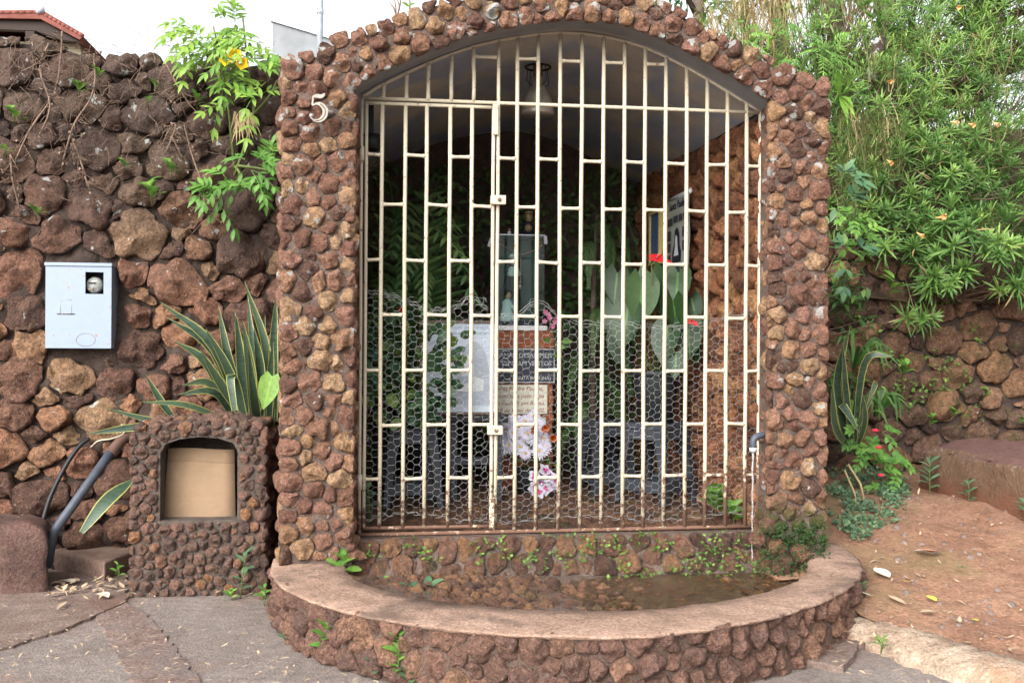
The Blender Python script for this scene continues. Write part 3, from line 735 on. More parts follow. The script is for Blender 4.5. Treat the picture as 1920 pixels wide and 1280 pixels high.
# ------------------------------------------------------------------ left retaining wall
lwall = empty('retaining_wall', (-1.6, 1.3, 0), 'tall rough laterite retaining wall with the meter box, left of the shrine', 'wall')
def wall_y(z): return 1.02 + .07 * z / 3.2
WTOP = [(-4.4, 3.22), (-3.2, 3.30), (-2.5, 3.30), (-2.05, 3.29), (-1.75, 3.20), (-1.47, 3.24), (-1.22, 3.16), (-1.05, 3.22), (-.8, 3.2), (-.62, 3.19), (-.40, 3.17)]
lw_poly = [(-4.4, -.02), (-.40, -.02)] + WTOP[::-1]
mb = MB(); extrude_poly(mb, [(u, v - .03 if v > 1 else v) for u, v in lw_poly], lambda u, v, d: (u, d + wall_y(v), v), .045, .5)
lb = mb.build('wall_core', M['mortar_wall'], lwall, smooth=False)
rough_sheet('mortar_skin', M['mortar_wall'], lwall, lambda u, v, h: (u, wall_y(v) + .032 - h, v), -4.4, -.40, 0, 3.17, 300, 240, .06, 6)
meter_hole = [(-2.03, 1.34), (-1.62, 1.34), (-1.62, 1.92), (-2.03, 1.92)]
cells = pack([(u, v) for u, v in [(-2.75, .0), (-.45, .0)] + [p for p in WTOP[::-1] if -2.8 < p[0] < -.45] + [(-2.75, 3.3)]], .044, .155, random.Random(51), holes=(meter_hole,), tries=16000, power=2.0, relax=0, wide=1.22)
def wall_tint(c, r): 
    return min(1, max(0, r.gauss(.48, .36)))
rubble(cells, lambda u, v, h: Vector((u, wall_y(v) + .012 - h, v)), M['st_wall'], lb, random.Random(52), gap=.008, H=.11, rough=.42, facets=7, N=28, p=5.5, tint=wall_tint)
cells = pack([(-4.4, 0), (-2.78, 0), (-2.78, 3.28), (-4.4, 3.2)], .09, .17, random.Random(53), tries=3000)
rubble(cells, lambda u, v, h: Vector((u, wall_y(v) + .015 - h, v)), M['st_wall'], lb, random.Random(54), gap=.01, H=.09, rough=.2, facets=4, N=14, p=3, single=lambda u, v: False)

# ------------------------------------------------------------------ meter box
mbx = empty('meter_box', (-1.83, .95, 1.36), 'pale grey blue metal meter box set in the rubble wall', 'meter box')
bx0, bx1, bz0, bz1, by = -2.018, -1.632, 1.362, 1.885, .945
wx0, wx1, wz0, wz1 = at(160, 511, by).x, at(194, 551, by).x, at(190, 551, by).z, at(170, 510, by).z
MB().box((bx0 + .005, by + .09, bz0 + .005), (bx1 - .005, by + .10, bz1 - .02)).build('back_plate', M['dark_void'], mbx, smooth=False)
fr = MB()
for lo, hi in (((bx0, by, bz0), (wx0, by + .012, bz1 - .022)), ((wx1, by, bz0), (bx1, by + .012, bz1 - .022)), ((wx0, by, bz0), (wx1, by + .012, wz0)), ((wx0, by, wz1), (wx1, by + .012, bz1 - .022))):
    fr.box(lo, hi)
for lo, hi in (((bx0, by + .0121, bz0), (bx0 + .008, by + .2, bz1 - .022)), ((bx1 - .008, by + .0121, bz0), (bx1, by + .2, bz1 - .022)), ((bx0 + .008, by + .0121, bz0), (bx1 - .008, by + .2, bz0 + .008))): fr.box(lo, hi)
fr.build('door', M['meter'], mbx, smooth=False)
MB().box((bx0 - .006, by - .008, bz1 - .021), (bx1 + .004, by + .2, bz1)).build('lid', M['meter'], mbx, smooth=False, bevel=.003)
md = MB(); md.lathe((0, 0, 0), [(.052, 0), (.052, .03), (.044, .05), (.0001, .055)], 20)
dial_c = Vector(((wx0 + wx1) / 2 - .01, by + .075, (wz0 + wz1) / 2 - .012)); md.v = [tuple(dial_c + Vector((x, -z, y))) for x, y, z in md.v]
md.build('meter_dial', plain('meter glass', (.24, .25, .24), .15, 0, .35, 60), mbx)
MB().box((dial_c.x - .03, by + .016, dial_c.z + .008), (dial_c.x + .012, by + .019, dial_c.z + .018)).build('counter', M['black'], mbx, smooth=False)
MB().box((dial_c.x - .03, by + .016, dial_c.z - .03), (dial_c.x - .002, by + .019, dial_c.z - .018)).build('nameplate', M['wood_frame'], mbx, smooth=False)
h0 = at(113, 562, by); h1 = at(134, 588, by); t_ = MB()
for a, b in (((h0.x, h0.z), (h1.x, h0.z)), ((h1.x, h0.z), (h1.x, h1.z)), ((h1.x, h1.z), (h0.x, h1.z)), ((h0.x, h1.z), (h0.x, h0.z))): t_.tube([(a[0], by - .001, a[1]), (b[0], by - .001, b[1])], .0013, 5)
t_.build('inspection_flap', M['zinc'], mbx)
t_ = MB(); t_.tube([(h0.x - .02, by - .002, h1.z - .002), (h1.x + .02, by - .002, h1.z - .002)], .003, 5); t_.build('latch_rail', M['pipe_rust'], mbx)
cc = at(161, 637, by); t_ = MB(); t_.tube([(cc.x + .056 * math.cos(w * .2618), by - .0005, cc.z + .04 * math.sin(w * .2618)) for w in range(-10, 21)], .0012, 4); t_.build('knockout_ring', M['wood_frame'], mbx)

# ------------------------------------------------------------------ niche with the cardboard
niche = empty('stone_niche', (-.99, .55, 0), 'low stone box with an arched opening, left of the basin', 'stone niche')
NY = .235; nx0, nx1 = -1.335, -.635
ntop = [(nx0 - .0, .88), (nx0 + .05, .935), (-1.15, .955), (-1.0, .965), (-.85, .96), (-.72, .945), (nx1 - .03, .92), (nx1, .86)]
ox0, ox1, oz0 = -1.19, -.775, .418
otop = [(ox0, .79), (ox0 + .025, .84), (-1.09, .868), (-.985, .880), (-.88, .872), (ox1 - .025, .845), (ox1, .80)]
ring = [(nx0, 0), (nx0, .88)] + ntop[1:-1] + [(nx1, .86), (nx1, 0)]
# body: frame around the opening built from four closed prisms
fn = lambda u, v, d: (u, d, v)
nb = MB(); extrude_poly(nb, [(nx0, -.02), (nx0, .88), (nx0 + .05, .935), (-1.15, .955), (ox0, .79), (ox0, -.02)], fn, NY, 1.0)
extrude_poly(nb, [(ox1, -.02), (ox1, .80), (-.85, .96), (-.72, .945), (nx1 - .03, .92), (nx1, .86), (nx1, -.02)], fn, NY, 1.0)
extrude_poly(nb, [(ox0 + .0005, .79)] + [(-1.15, .9545), (-1.0, .9645), (-.85, .9595)] + otop[::-1], fn, NY + .001, .99)
nb.box((ox0 + .001, NY + .001, -.02), (ox1 - .001, .99, oz0)); nb.box((ox0 - .02, .62, oz0), (ox1 + .02, .66, .9))
nbo = nb.build('niche_body', M['mortar_grey'], niche, smooth=False)
npoly = [(nx0 - .02, .0), (nx0 - .02, .88)] + [(u, v + .012) for u, v in ntop[1:-1]] + [(nx1 + .02, .86), (nx1 + .02, .0)]
nhole = [(ox0 - .01, oz0 - .005), (ox1 + .01, oz0 - .005)] + [(u + (.01 if u > -.985 else -.01), v + .006) for u, v in otop[::-1]]
cells = pack(npoly, .018, .038, random.Random(61), holes=(nhole,), tries=16000, power=1.5, relax=1)
rubble(cells, lambda u, v, h: Vector((u, NY - .004 - h, v)), M['st_niche'], nbo, random.Random(62), gap=.0045, H=.034, rough=.34, facets=4, N=18)
cells = pack([(NY - .02, 0), (.98, 0), (.98, .9), (NY - .02, .88)], .03, .05, random.Random(63), tries=6000)
rubble(cells, lambda u, v, h: Vector((nx1 + .003 + h, u, v)), M['st_niche'], nbo, random.Random(64), gap=.003, H=.04, rough=.25, N=14, single=lambda u, v: False)
cells = pack([(nx0, NY), (nx1, NY), (nx1, .98), (nx0, .98)], .03, .055, random.Random(65), tries=4000)
rubble(cells, lambda u, v, h: Vector((u, v, .93 + h + .02 * math.sin((u - nx0) / .7 * math.pi))), M['st_niche'], nbo, random.Random(66), gap=.002, H=.04, rough=.25, N=12, single=lambda u, v: False)
# cardboard: corrugated sheet with a fold near the top
cb = MB(); vs = []; fs = []; a0, a1 = at(307, 972, .36), at(442, 977, .36); b0, b1 = at(316, 840, .40), at(440, 841, .40); nr = 90
for j in range(nr + 1):
    t = j / nr; l = a0.lerp(b0, t); r_ = a1.lerp(b1, t); k = .0011 * math.sin(j * 2.1); bow = -.012 * math.sin(t * math.pi) - (.012 * max(0, t - .81) / .19 if t > .81 else 0) + (.005 if abs(t - .81) < .012 else 0)
    for s in range(7):
        p = l.lerp(r_, s / 6); vs.append((p.x, p.y + k + bow + .006 * math.sin(s * 1.1), p.z + .004 * math.sin(s * .9)))
for j in range(nr):
    for s in range(6): a = j * 7 + s; fs.append((a, a + 1, a + 8, a + 7))
cbo = cb.add(vs, fs).build('cardboard_sheet', M['cardboard']); sm = cbo.modifiers.new('thick', 'SOLIDIFY'); sm.thickness = .004; sm.offset = 1
tag(cbo, 'brown corrugated cardboard sheet closing the niche opening', 'cardboard')

# ------------------------------------------------------------------ blocks and slab on the left, bench on the right
def lump(name, corners, z0, z1, mat, amp=.012, freq=9, res=14, rnd=.02):
    """rounded rough block over a quadrilateral footprint"""
    c = [Vector((*p, 0)) for p in corners]; mb = MB(); idx = {}; vs = []; fs = []
    def P(a, b, t):
        q = c[0].lerp(c[1], a).lerp(c[3].lerp(c[2], a), b); z = z0 + (z1 - z0) * t; cen = (c[0] + c[1] + c[2] + c[3]) / 4
        e = max(abs(a - .5), abs(b - .5)) * 2; 
        v = Vector((q.x, q.y, z)); k = (max(0, t - .8) / .2) ** 2 * max(0, (e - .85) / .15)
        v = v + (cen - q).normalized() * rnd * k; v.z -= rnd * k * .8
        d = noise.fractal(v * freq, 1, 2, 4) * amp; o = (q - cen); o = o.normalized() if o.length > 1e-5 else Vector((0, 0, 1))
        if t >= 1: v.z += d * .6
        else: v += o * d
        return v
    def vert(a, b, t):
        key = (round(a, 4), round(b, 4), round(t, 4))
        if key not in idx: idx[key] = len(vs); vs.append(P(a, b, t))
        return idx[key]
    n = res; L = [0] + [.03 + .94 * i / (n - 2) for i in range(n - 1)] + [1]; T = [0, .15, .3, .45, .6, .75, .88, .95, 1]
    for i in range(n):
        for j in range(n): fs.append((vert(L[i], L[j], 1), vert(L[i+1], L[j], 1), vert(L[i+1], L[j+1], 1), vert(L[i], L[j+1], 1)))
        for j in range(8):
            fs.append((vert(L[i], 0, T[j]), vert(L[i+1], 0, T[j]), vert(L[i+1], 0, T[j+1]), vert(L[i], 0, T[j+1])))
            fs.append((vert(L[i+1], 1, T[j]), vert(L[i], 1, T[j]), vert(L[i], 1, T[j+1]), vert(L[i+1], 1, T[j+1])))
            fs.append((vert(0, L[i+1], T[j]), vert(0, L[i], T[j]), vert(0, L[i], T[j+1]), vert(0, L[i+1], T[j+1])))
            fs.append((vert(1, L[i], T[j]), vert(1, L[i+1], T[j]), vert(1, L[i+1], T[j+1]), vert(1, L[i], T[j+1])))
    return mb.add(vs, fs).build(name, mat, origin=sum(c, Vector()) / 4)
tag(lump('block_bench', [(-3.2, .22), (-1.82, .36), (at(88, 985, .74).x, .74), (-3.2, .66)], -.01, .395, M['block'], .022, 8, 26, .035), 'dark red brown block bench at the left edge', 'bench')
tag(lump('concrete_slab', [gp(90, 1064, 0), gp(196, 1092, 0), gp(262, 1062, 0), (-1.75, 1.10)], -.01, .125, M['slab'], .005, 14, 14, .012), 'low brown concrete slab between the block bench and the niche', 'slab')
tag(lump('stone_bench', [(3.83, 1.17), (4.02, -.55), (5.25, 1.35), (4.40, 1.72)], .30, .705, M['bench'], .035, 7, 30, .04), 'red topped lichen speckled stone bench on the dirt', 'bench')

# ------------------------------------------------------------------ conduits on the left
pa, pb = at(100, 998, .62), at(212, 842, .86)
co = empty('conduit', (pa.x, pa.y, 0), 'thick grey blue plastic conduit leaning to the niche', 'pipe')
MB().tube([(pa.x - .03, pa.y - .01, .10), pa, pa.lerp(pb, .5), pb], .028, 14).build('pipe', M['pipe'], co)
pc = at(232, 822, .92); MB().tube([pb - (pb - pa) * .05, pb.lerp(pc, .6), pc, pc + Vector((.06, .05, 0))], [.033, .034, .032, .03], 12).build('elbow', M['pipe_rust'], co)
pts = [at(78, 985, .8), at(95, 930, .85), at(125, 870, .9), at(150, 835, .95), at(168, 822, .98)]
tag(MB().tube(spline([tuple(p) for p in pts], 5), .014, 8).build('hose', M['black']), 'thin black hose rising behind the thick conduit', 'hose')
pts = [at(170, 838, .85), at(185, 826, .8), at(210, 822, .78), at(232, 812, .8), at(228, 795, .85)]
tag(MB().tube(spline([tuple(p) for p in pts], 5), .005, 5).build('electric_wire', plain('pale wire', (.4, .36, .28), .6)), 'loose pale electric wire curling over the conduit end', 'wire')

# ------------------------------------------------------------------ right retaining wall
rwall = empty('retaining_wall', (4.5, 2.0, .4), 'low laterite retaining wall under the green bush, right of the shrine', 'wall')
rw_top = [(2.5, 2.28), (3.3, 2.30), (3.75, 2.18), (4.2, 2.02), (4.7, 1.98), (5.3, 1.96), (6.5, 1.9)]
rw_y = lambda u, v: 1.93 + .10 * (v - .4) - .02 * (u - 2.5)
mb = MB(); extrude_poly(mb, [(2.5, .2), (6.5, .2)] + rw_top[::-1], lambda u, v, d: (u, rw_y(u, v) + d, v), .04, .5)
rb = mb.build('wall_core', M['mortar_wall'], rwall, smooth=False)
rough_sheet('mortar_skin', M['mortar_wall'], rwall, lambda u, v, h: (u, rw_y(u, v) + .035 - h, v), 2.5, 6.5, .25, 2.3, 160, 90, .05, 7, keep=lambda u, v: v + .03 < float(np.interp(u, [q[0] for q in rw_top], [q[1] for q in rw_top])))
cells = pack([(3.25, .33), (5.6, .33), (5.6, 1.95), (4.7, 1.98), (4.2, 2.02), (3.75, 2.18), (3.25, 2.30)], .05, .145, random.Random(71), tries=9000, power=1.7, relax=0, wide=1.2)
rubble(cells, lambda u, v, h: Vector((u + .1 * (v - 1), rw_y(u, v) + .012 - h, v)), M['st_right'], rb, random.Random(72), gap=.010, H=.13, rough=.34, facets=6, N=24, p=4.5)

cells = pack([(2.46, .33), (3.22, .33), (3.22, 2.29), (2.46, 2.27)], .06, .14, random.Random(73), tries=3000, power=1.6, relax=0, wide=1.2)
rubble(cells, lambda u, v, h: Vector((u + .1 * (v - 1), rw_y(u, v) + .012 - h, v)), M['st_right'], rb, random.Random(74), gap=.010, H=.12, rough=.34, facets=6, N=18, p=4.5, single=lambda u, v: False)

# ------------------------------------------------------------------ gate
grng = random.Random(3)
gate = empty('iron_gate', (1.03, 0, .37), 'cream painted iron grille with arched top closing the shrine', 'gate')
BARS = [.75, .869, .996, 1.119, 1.241, 1.36, 1.48, 1.601, 1.722, 1.841, 1.96, 2.077]
LBARS = [.012, .136, .255, .381, .504]
GA = spline([(-.094, 2.742), (.02, 2.815), (.266, 2.941), (.506, 3.039), (.751, 3.103), (.991, 3.138), (1.236, 3.128), (1.472, 3.078), (1.715, 2.978), (1.954, 2.852), (2.156, 2.742)], 5)
gx = [p[0] for p in GA]; gz = [p[1] for p in GA]
def arch_z(x): return float(np.interp(x, gx, gz))
ZT, ZB = 2.735, .378
ROWA, ROWB, ROWC = [2.43, 1.859, 1.26, .668], [2.163, 1.561, .96], 2.985
def bar(mb, a, b, w=.0115, n=8):
    a, b = Vector(a), Vector(b); L = (b - a).length
    if L < .2: return mb.tube([a, a.lerp(b, .09), a.lerp(b, .2), a.lerp(b, .8), a.lerp(b, .91), b], [w * 1.35, w * 1.25, w, w, w * 1.25, w * 1.35], n, phase=math.pi / n)
    return mb.tube([a] + [a.lerp(b, k / 6) + Vector((grng.uniform(-.0022, .0022), grng.uniform(-.002, .002), 0)) for k in range(1, 6)] + [b], w, n, phase=math.pi / n)
j = lambda: grng.uniform(-.003, .003)
bar(MB(), (-.097, 0, ZB - .01), (-.097, 0, ZT), .010, 6).build('post', M['paint'], gate)
bar(MB(), (2.156, 0, ZB - .005), (2.160, 0, ZT + .005), .014, 8).build('post', M['paint'], gate)
bar(MB(), (.644, .0, ZB), (.648, 0, arch_z(.648)), .0105, 8).build('post', M['paint'], gate)
bar(MB(), (-.10, 0, ZT), (2.16, 0, ZT), .0105, 8).build('transom', M['paint'], gate)
bar(MB(), (-.105, 0, ZB - .012), (2.158, 0, ZB - .004), .011, 8).build('bottom_rail', M['rusty'], gate)
MB().tube([(x, 0, z) for x, z in GA], .010, 8).build('arch_rail', M['paint'], gate)
MB().tube([(.985, -.0, 3.145), (.985, 0, 3.165)], .006, 6).build('hanger', M['rusty'], gate)
for x in BARS: bar(MB(), (x + j(), 0, ZB), (x + j(), 0, arch_z(x) - .004)).build('bar', M['paint'], gate)
for x in LBARS: bar(MB(), (x + .006, 0, ZT), (x + .006, 0, arch_z(x) - .004)).build('bar', M['paint'], gate)
xs = [.646] + BARS + [2.158]
for i in range(len(xs) - 1):
    rows = ROWA if i % 2 == 0 else ROWB
    for z in rows: bar(MB(), (xs[i] + .008, 0, z + j()), (xs[i+1] - .008, 0, z + j()), .0095, 8).build('rung', M['paint'], gate)
    if i % 2 == 1 and i < 9: bar(MB(), (xs[i] + .008, 0, ROWC + j()), (xs[i+1] - .008, 0, ROWC + j()), .0095, 8).build('rung', M['paint'], gate)
bar(MB(), (.512, 0, ROWC), (.638, 0, ROWC), .0095, 8).build('rung', M['paint'], gate)
for z in (2.09, ): bar(MB(), (2.165, -.0, z), (2.20, -.0, z), .022, 12).build('wall_anchor', M['paint'], gate)
bar(MB(), (-.105, 0, 1.95), (-.14, 0, 1.95), .016, 8).build('wall_anchor', M['paint'], gate)

leaf = empty('gate_leaf', (-.08, -.004, .40), 'narrow hinged grille door in the left part of the gate', 'gate door')
bar(MB(), (-.074, -.004, .40), (-.072, -.004, 2.712), .0095).build('stile', M['paint'], leaf)
bar(MB(), (.620, -.004, .40), (.622, -.004, 2.712), .0105).build('stile', M['paint'], leaf)
bar(MB(), (-.076, -.004, 2.708), (.624, -.004, 2.708), .010).build('rail', M['paint'], leaf)
bar(MB(), (-.076, -.004, .402), (.624, -.004, .402), .010).build('rail', M['rusty'], leaf)
for x in LBARS: bar(MB(), (x + j(), -.004, .40), (x + j(), -.004, 2.708)).build('bar', M['paint'], leaf)
xs = [-.074] + LBARS + [.621]
for i in range(6):
    for z in (ROWA if i % 2 == 0 else ROWB): bar(MB(), (xs[i] + .008, -.004, z + j()), (xs[i+1] - .008, -.004, z + j()), .0095).build('rung', M['paint'], leaf)
for z in (2.43, .655):
    MB().tube([(-.097, -.014, z - .04), (-.097, -.014, z + .04)], .014, 10).build('hinge', M['paint'], leaf)
for px, py in ((934, 375), (928, 806)):
    c = at(px, py, -.03); b = MB().box((c.x - .042, -.045, c.z - .025), (c.x + .042, -.012, c.z + .025)).build('lock', M['paint'], leaf, smooth=False, bevel=.004)
    t_ = MB(); t_.tube([(c.x + .005, -.045, c.z), (c.x + .005, -.051, c.z)], .011, 14); t_.build('keyhole_ring', M['rusty'], b)
c = at(929, 224, -.02); MB().box((c.x - .015, -.026, c.z - .085), (c.x + .016, -.012, c.z + .085)).build('strike_plate', M['paint'], leaf, smooth=False, bevel=.004)
c = at(922, 961, -.02); MB().box((c.x - .015, -.026, c.z - .085), (c.x + .015, -.012, c.z + .085)).build('strike_plate', M['paint'], leaf, smooth=False, bevel=.004)

# ------------------------------------------------------------------ chicken wire
def hexwire(x0, x1, top, bot, seed, y=.019):
    r = random.Random(seed); mb = MB(); cw, rh = .0375, .0405; s = cw * 2 / 3; cache = {}
    def P(x, z):
        k = (round(x, 3), round(z, 3))
        if k not in cache:
            w = .010; e = max(0, 1 - min(x - x0, x1 - x) / .10) ** 2
            cache[k] = Vector((x + w * 1.8 * noise.noise(Vector((x * 6, z * 6, seed))) + r.uniform(-.006, .006) + e * r.uniform(-.016, .016), y + .008 * noise.noise(Vector((x * 5, z * 5, seed + 3))) + e * r.uniform(-.006, .012), z + .012 * noise.noise(Vector((x * 5, z * 5, seed + 7))) + r.uniform(-.003, .003)))
        return cache[k]
    def wire(a, b, rr=.0008): mb.tube([a, b], rr, 3, cap=False)
    nc = int((x1 - x0) / cw)
    for i in range(nc + 1):
        cx = x0 + cw * i; off = rh / 2 if i % 2 else 0
        for k in range(80):
            cz = .36 + off + rh * k
            if cz > top(cx) or cz < bot(cx): continue
            h = rh / 2; q = s / 2
            L, Rr = P(cx - q * 2 * .98, cz), P(cx + q * 2 * .98, cz); TL, TR = P(cx - q, cz + h), P(cx + q, cz + h); BL, BR = P(cx - q, cz - h), P(cx + q, cz - h)
            wire(BL, BR, .0011)
            wire(BL, L); wire(L, TL)
            if i == nc: wire(BR, Rr); wire(Rr, TR)
            if cz + rh > top(cx): wire(TL, TR)
            if cz + rh > top(cx) or True: wire(BR, Rr) if cz - rh < bot(cx) else None
    for f, d in ((top, 0), (bot, 0), (top, -.014)):                         # selvage wires
        pts = [Vector((x0 + (x1 - x0) * t / 60, y + r.uniform(-.004, .006), f(x0 + (x1 - x0) * t / 60) + d + .006 * math.sin(t * 1.3) + r.uniform(-.004, .004))) for t in range(61)]
        mb.tube(pts, .0013, 4)
    for _ in range(14):                                                  # loose ends
        x = r.choice([x0, x1]) + r.uniform(-.01, .03) * (1 if r.random() < .5 else -1); z = r.uniform(bot(x0), top(x0)); p = Vector((x, y, z)); pts = [p]
        for _k in range(5): p = p + Vector((r.uniform(-.02, .02), r.uniform(-.012, .012), r.uniform(-.035, .035))); pts.append(p)
        mb.tube(pts, .0011, 4)
    return mb
tl = spline([(-.09, 1.70), (.14, 1.655), (.26, 1.60), (.42, 1.615), (.505, 1.67), (.60, 1.60)], 5); tr = spline([(.66, 1.565), (.78, 1.585), (.88, 1.655), (1.0, 1.57), (1.12, 1.535), (1.36, 1.53), (1.6, 1.515), (1.8, 1.53), (1.95, 1.57), (2.13, 1.60)], 5)
ft = lambda T: (lambda x: float(np.interp(x, [p[0] for p in T], [p[1] for p in T])))
tag(hexwire(-.085, .60, ft(tl), lambda x: .455 + .025 * math.sin(x * 9), 4, .012).build('chicken_wire', M['wire']), 'hexagonal chicken wire tied behind the hinged door bars', 'chicken wire')
tag(hexwire(.665, 2.13, ft(tr), lambda x: .43 + .015 * math.sin(x * 7), 9, .016).build('chicken_wire', M['wire']), 'hexagonal chicken wire tied behind the wide fixed grille', 'chicken wire')

# ------------------------------------------------------------------ house number 5
def stroke(mb, pts, ws, y0, y1, tint=.5):
    """flat ribbon of varying width in the xz plane, extruded along y"""
    n = len(pts); L = []; Rr = []
    for i, p in enumerate(pts):
        a = pts[max(0, i-1)]; b = pts[min(n-1, i+1)]; d = Vector((b[0]-a[0], b[1]-a[1])).normalized(); nn = Vector((-d.y, d.x)) * ws[i]
        L.append((p[0] + nn.x, p[1] + nn.y)); Rr.append((p[0] - nn.x, p[1] - nn.y))
    vs = []; fs = []
    for y in (y0, y1):
        for (a, b) in zip(L, Rr): vs += [(a[0], y, a[1]), (b[0], y, b[1])]
    m = 2 * n
    for i in range(n - 1):
        a = 2 * i; fs += [(a, a+1, a+3, a+2), (m+a, m+a+2, m+a+3, m+a+1), (a, a+2, m+a+2, m+a), (a+1, m+a+1, m+a+3, a+3)]
    fs += [(0, m, m+1, 1), (2*n-2, 2*n-1, m+2*n-1, m+2*n-2)]
    mb.add(vs, fs, tint)
nc = at(597, 203, -.33); numb = empty('house_number', (nc.x, nc.y, nc.z - .07), 'silver metal digit 5 fixed on the shrine pillar', 'number')
q = lambda x, z: (nc.x + x * .00286 * 1.02, nc.z + z * .00286)
body5 = spline([q(11, 25), q(5, 20), q(-3, 20.5), q(-9, 19)], 4); m5 = MB()
stroke(m5, body5, [.004 + .006 * math.sin(i / (len(body5)-1) * math.pi) for i in range(len(body5))], -.345, -.325)
stroke(m5, [q(-8.6, 20.5), q(-10.2, 5), q(-9.2, 3)], [.0038, .0045, .002], -.3445, -.3255)
bowl = spline([q(-9.5, 3.5), q(-2, 7), q(6, 4.5), q(12, -4), q(10.5, -15), q(3, -22.5), q(-6, -23), q(-13, -18)], 5)
stroke(m5, bowl, [.0025 + .0115 * max(0, math.sin(min(1, i / (len(bowl)-1) * 1.05) * math.pi)) ** 1.3 for i in range(len(bowl))], -.346, -.324)
bl = MB(); bcen = q(-11.5, -14.5)
bl.tube([(bcen[0], -.3455, bcen[1]), (bcen[0], -.3245, bcen[1])], .0115, 14); bl.build('terminal', M['steel'], numb)
m5.build('digit', M['steel'], numb, smooth=False)
g5 = MB(); stroke(g5, bowl[8:-6], [.0022] * len(bowl[8:-6]), -.3475, -.345); g5.build('groove', M['pipe_rust'], numb, smooth=False)

# ------------------------------------------------------------------ water pipe and stream
fa = Vector((2.05, -.20, .885)); fau = empty('water_spout', (2.13, -.2, .885), 'dark water spout elbow sticking out of the right pillar', 'water spout')
MB().tube(spline([(2.16, -.17, .925), (2.11, -.19, .915), (2.066, -.2, .903), (2.05, -.2, .88), (2.049, -.2, .845)], 5), .019, 12).build('elbow', M['pipe'], fau)
MB().tube([(2.15, -.175, .922), (2.11, -.19, .914)], .015, 10).build('pipe', M['pipe_rust'], fau)
MB().tube([(2.049, -.2, .850), (2.049, -.2, .822)], .0215, 14).build('nozzle_ring', M['marble'], fau)
MB().tube([(2.049, -.2, .853), (2.049, -.2, .847)], .0225, 14).build('gasket', M['black'], fau)
pts = [(2.047 - .006 * (t / 30) + .002 * math.sin(t * 1.1), -.2 - .012 * (t / 30), .824 - .71 * t / 30) for t in range(31)]
tag(MB().tube(pts, [.0054 - .0025 * (t / 30) + .0012 * math.sin(t * 2.2) for t in range(31)], 8).build('water_stream', M['stream']), 'thin stream of water falling from the spout', 'water')
sp = MB(); rs = random.Random(8)
for _ in range(40):
    a = rs.uniform(0, 6.28); d = rs.uniform(.0, .07); z = .12 + max(0, .05 - d) * rs.uniform(0, 1); c = Vector((2.041 + d * math.cos(a), -.212 + d * math.sin(a), z)); q_ = rs.uniform(.002, .006)
    sp.lathe(c, [(.0003, -q_), (q_, 0), (.0003, q_)], 6)
tag(sp.build('splash', M['stream']), kind='stuff', label='small white splash where the stream meets the water')

# ------------------------------------------------------------------ vault lamp and speaker
lc = at(1008, 216, .6)
lamp = empty('pendant_lamp', (lc.x, .6, 3.12), 'dull aluminium bell lamp hanging from the vault', 'lamp')
MB().lathe((lc.x, .6, lc.z), [(.102, 0), (.104, .012), (.10, .03), (.098, .05), (.088, .10), (.066, .145), (.042, .18), (.038, .19), (.04, .23)], 24).build('lamp_shade', M['alu'], lamp)
MB().lathe((lc.x, .6, lc.z + .225), [(.022, 0), (.03, .03), (.03, .08), (.016, .085)], 14).build('socket', M['rusty'], lamp)
MB().tube([(lc.x, .6, lc.z + .3), (lc.x, .6, 3.15)], .008, 8).build('rod', M['black'], lamp)
for k in range(4):
    a = k * 1.57 + .5; MB().tube([(lc.x + .075 * math.cos(a), .6 + .075 * math.sin(a), 3.105), (lc.x + .085 * math.cos(a), .6 + .085 * math.sin(a), lc.z + .2), (lc.x + .04 * math.cos(a), .6 + .04 * math.sin(a), lc.z + .17)], .0025, 5).build('cage_wire', M['black'], lamp)
MB().tube([(lc.x + .078 * math.cos(w * .314), .6 + .078 * math.sin(w * .314), 3.105) for w in range(21)], .007, 6).build('ceiling_ring', M['black'], lamp)
c = at(699, 262, .35); spk = empty('round_speaker', (c.x, .35, c.z), 'black round loudspeaker under the vault edge', 'speaker')
MB().lathe((c.x - .01, .35, c.z - .02), [(.05, -.04), (.06, -.035), (.06, .045), (.052, .05)], 18).build('housing', M['black'], spk)
MB().box((c.x - .025, .33, c.z + .028), (c.x + .005, .37, c.z + .20)).build('bracket', M['black'], spk, smooth=False)
MB().tube(spline([(c.x + .01, .34, c.z - .05), (c.x + .03, .36, c.z - .12), (c.x - .02, .4, c.z - .16)], 5), .003, 5).build('cable', M['black'], spk)

# ------------------------------------------------------------------ pedestal, plaques, glass case
PX0, PX1, PY = .832, 1.262, 1.70
ped = empty('brick_pedestal', (1.05, PY + .2, .36), 'brick pedestal carrying the plaques and glass case', 'pedestal')
pb_ = MB().box((PX0 + .006, PY + .006, .35), (PX1 - .006, PY + .38, 1.495)).build('core', M['brick_mortar'], ped, smooth=False)
br = random.Random(4); row = 0; z = .36
while z < 1.45:
    x = PX0 - (.11 if row % 2 else 0)
    while x < PX1:
        a, b = max(PX0, x + .004), min(PX1, x + .205)
        if b - a > .03:
            d = br.uniform(0, .004); MB().box((a, PY - d, z), (b, PY + .05, z + .058), br.random()).build('brick', M['brick'], pb_, smooth=False, origin=((a+b)/2, PY, z))
        x += .215
    z += .068; row += 1
MB().box((PX0 - .012, PY - .02, 1.50), (PX1 - .05, PY + .36, 1.535)).build('ledge', M['white'], ped, smooth=False, bevel=.004)
pl = empty('dark_plaque', (1.04, 1.68, 1.13), 'dark slate plaque with pale capital lettering on the pedestal', 'plaque')
MB().box((.70, 1.672, 1.130), (1.258, 1.69, 1.362)).build('board', M['slate'], pl, smooth=False)
fr = MB()
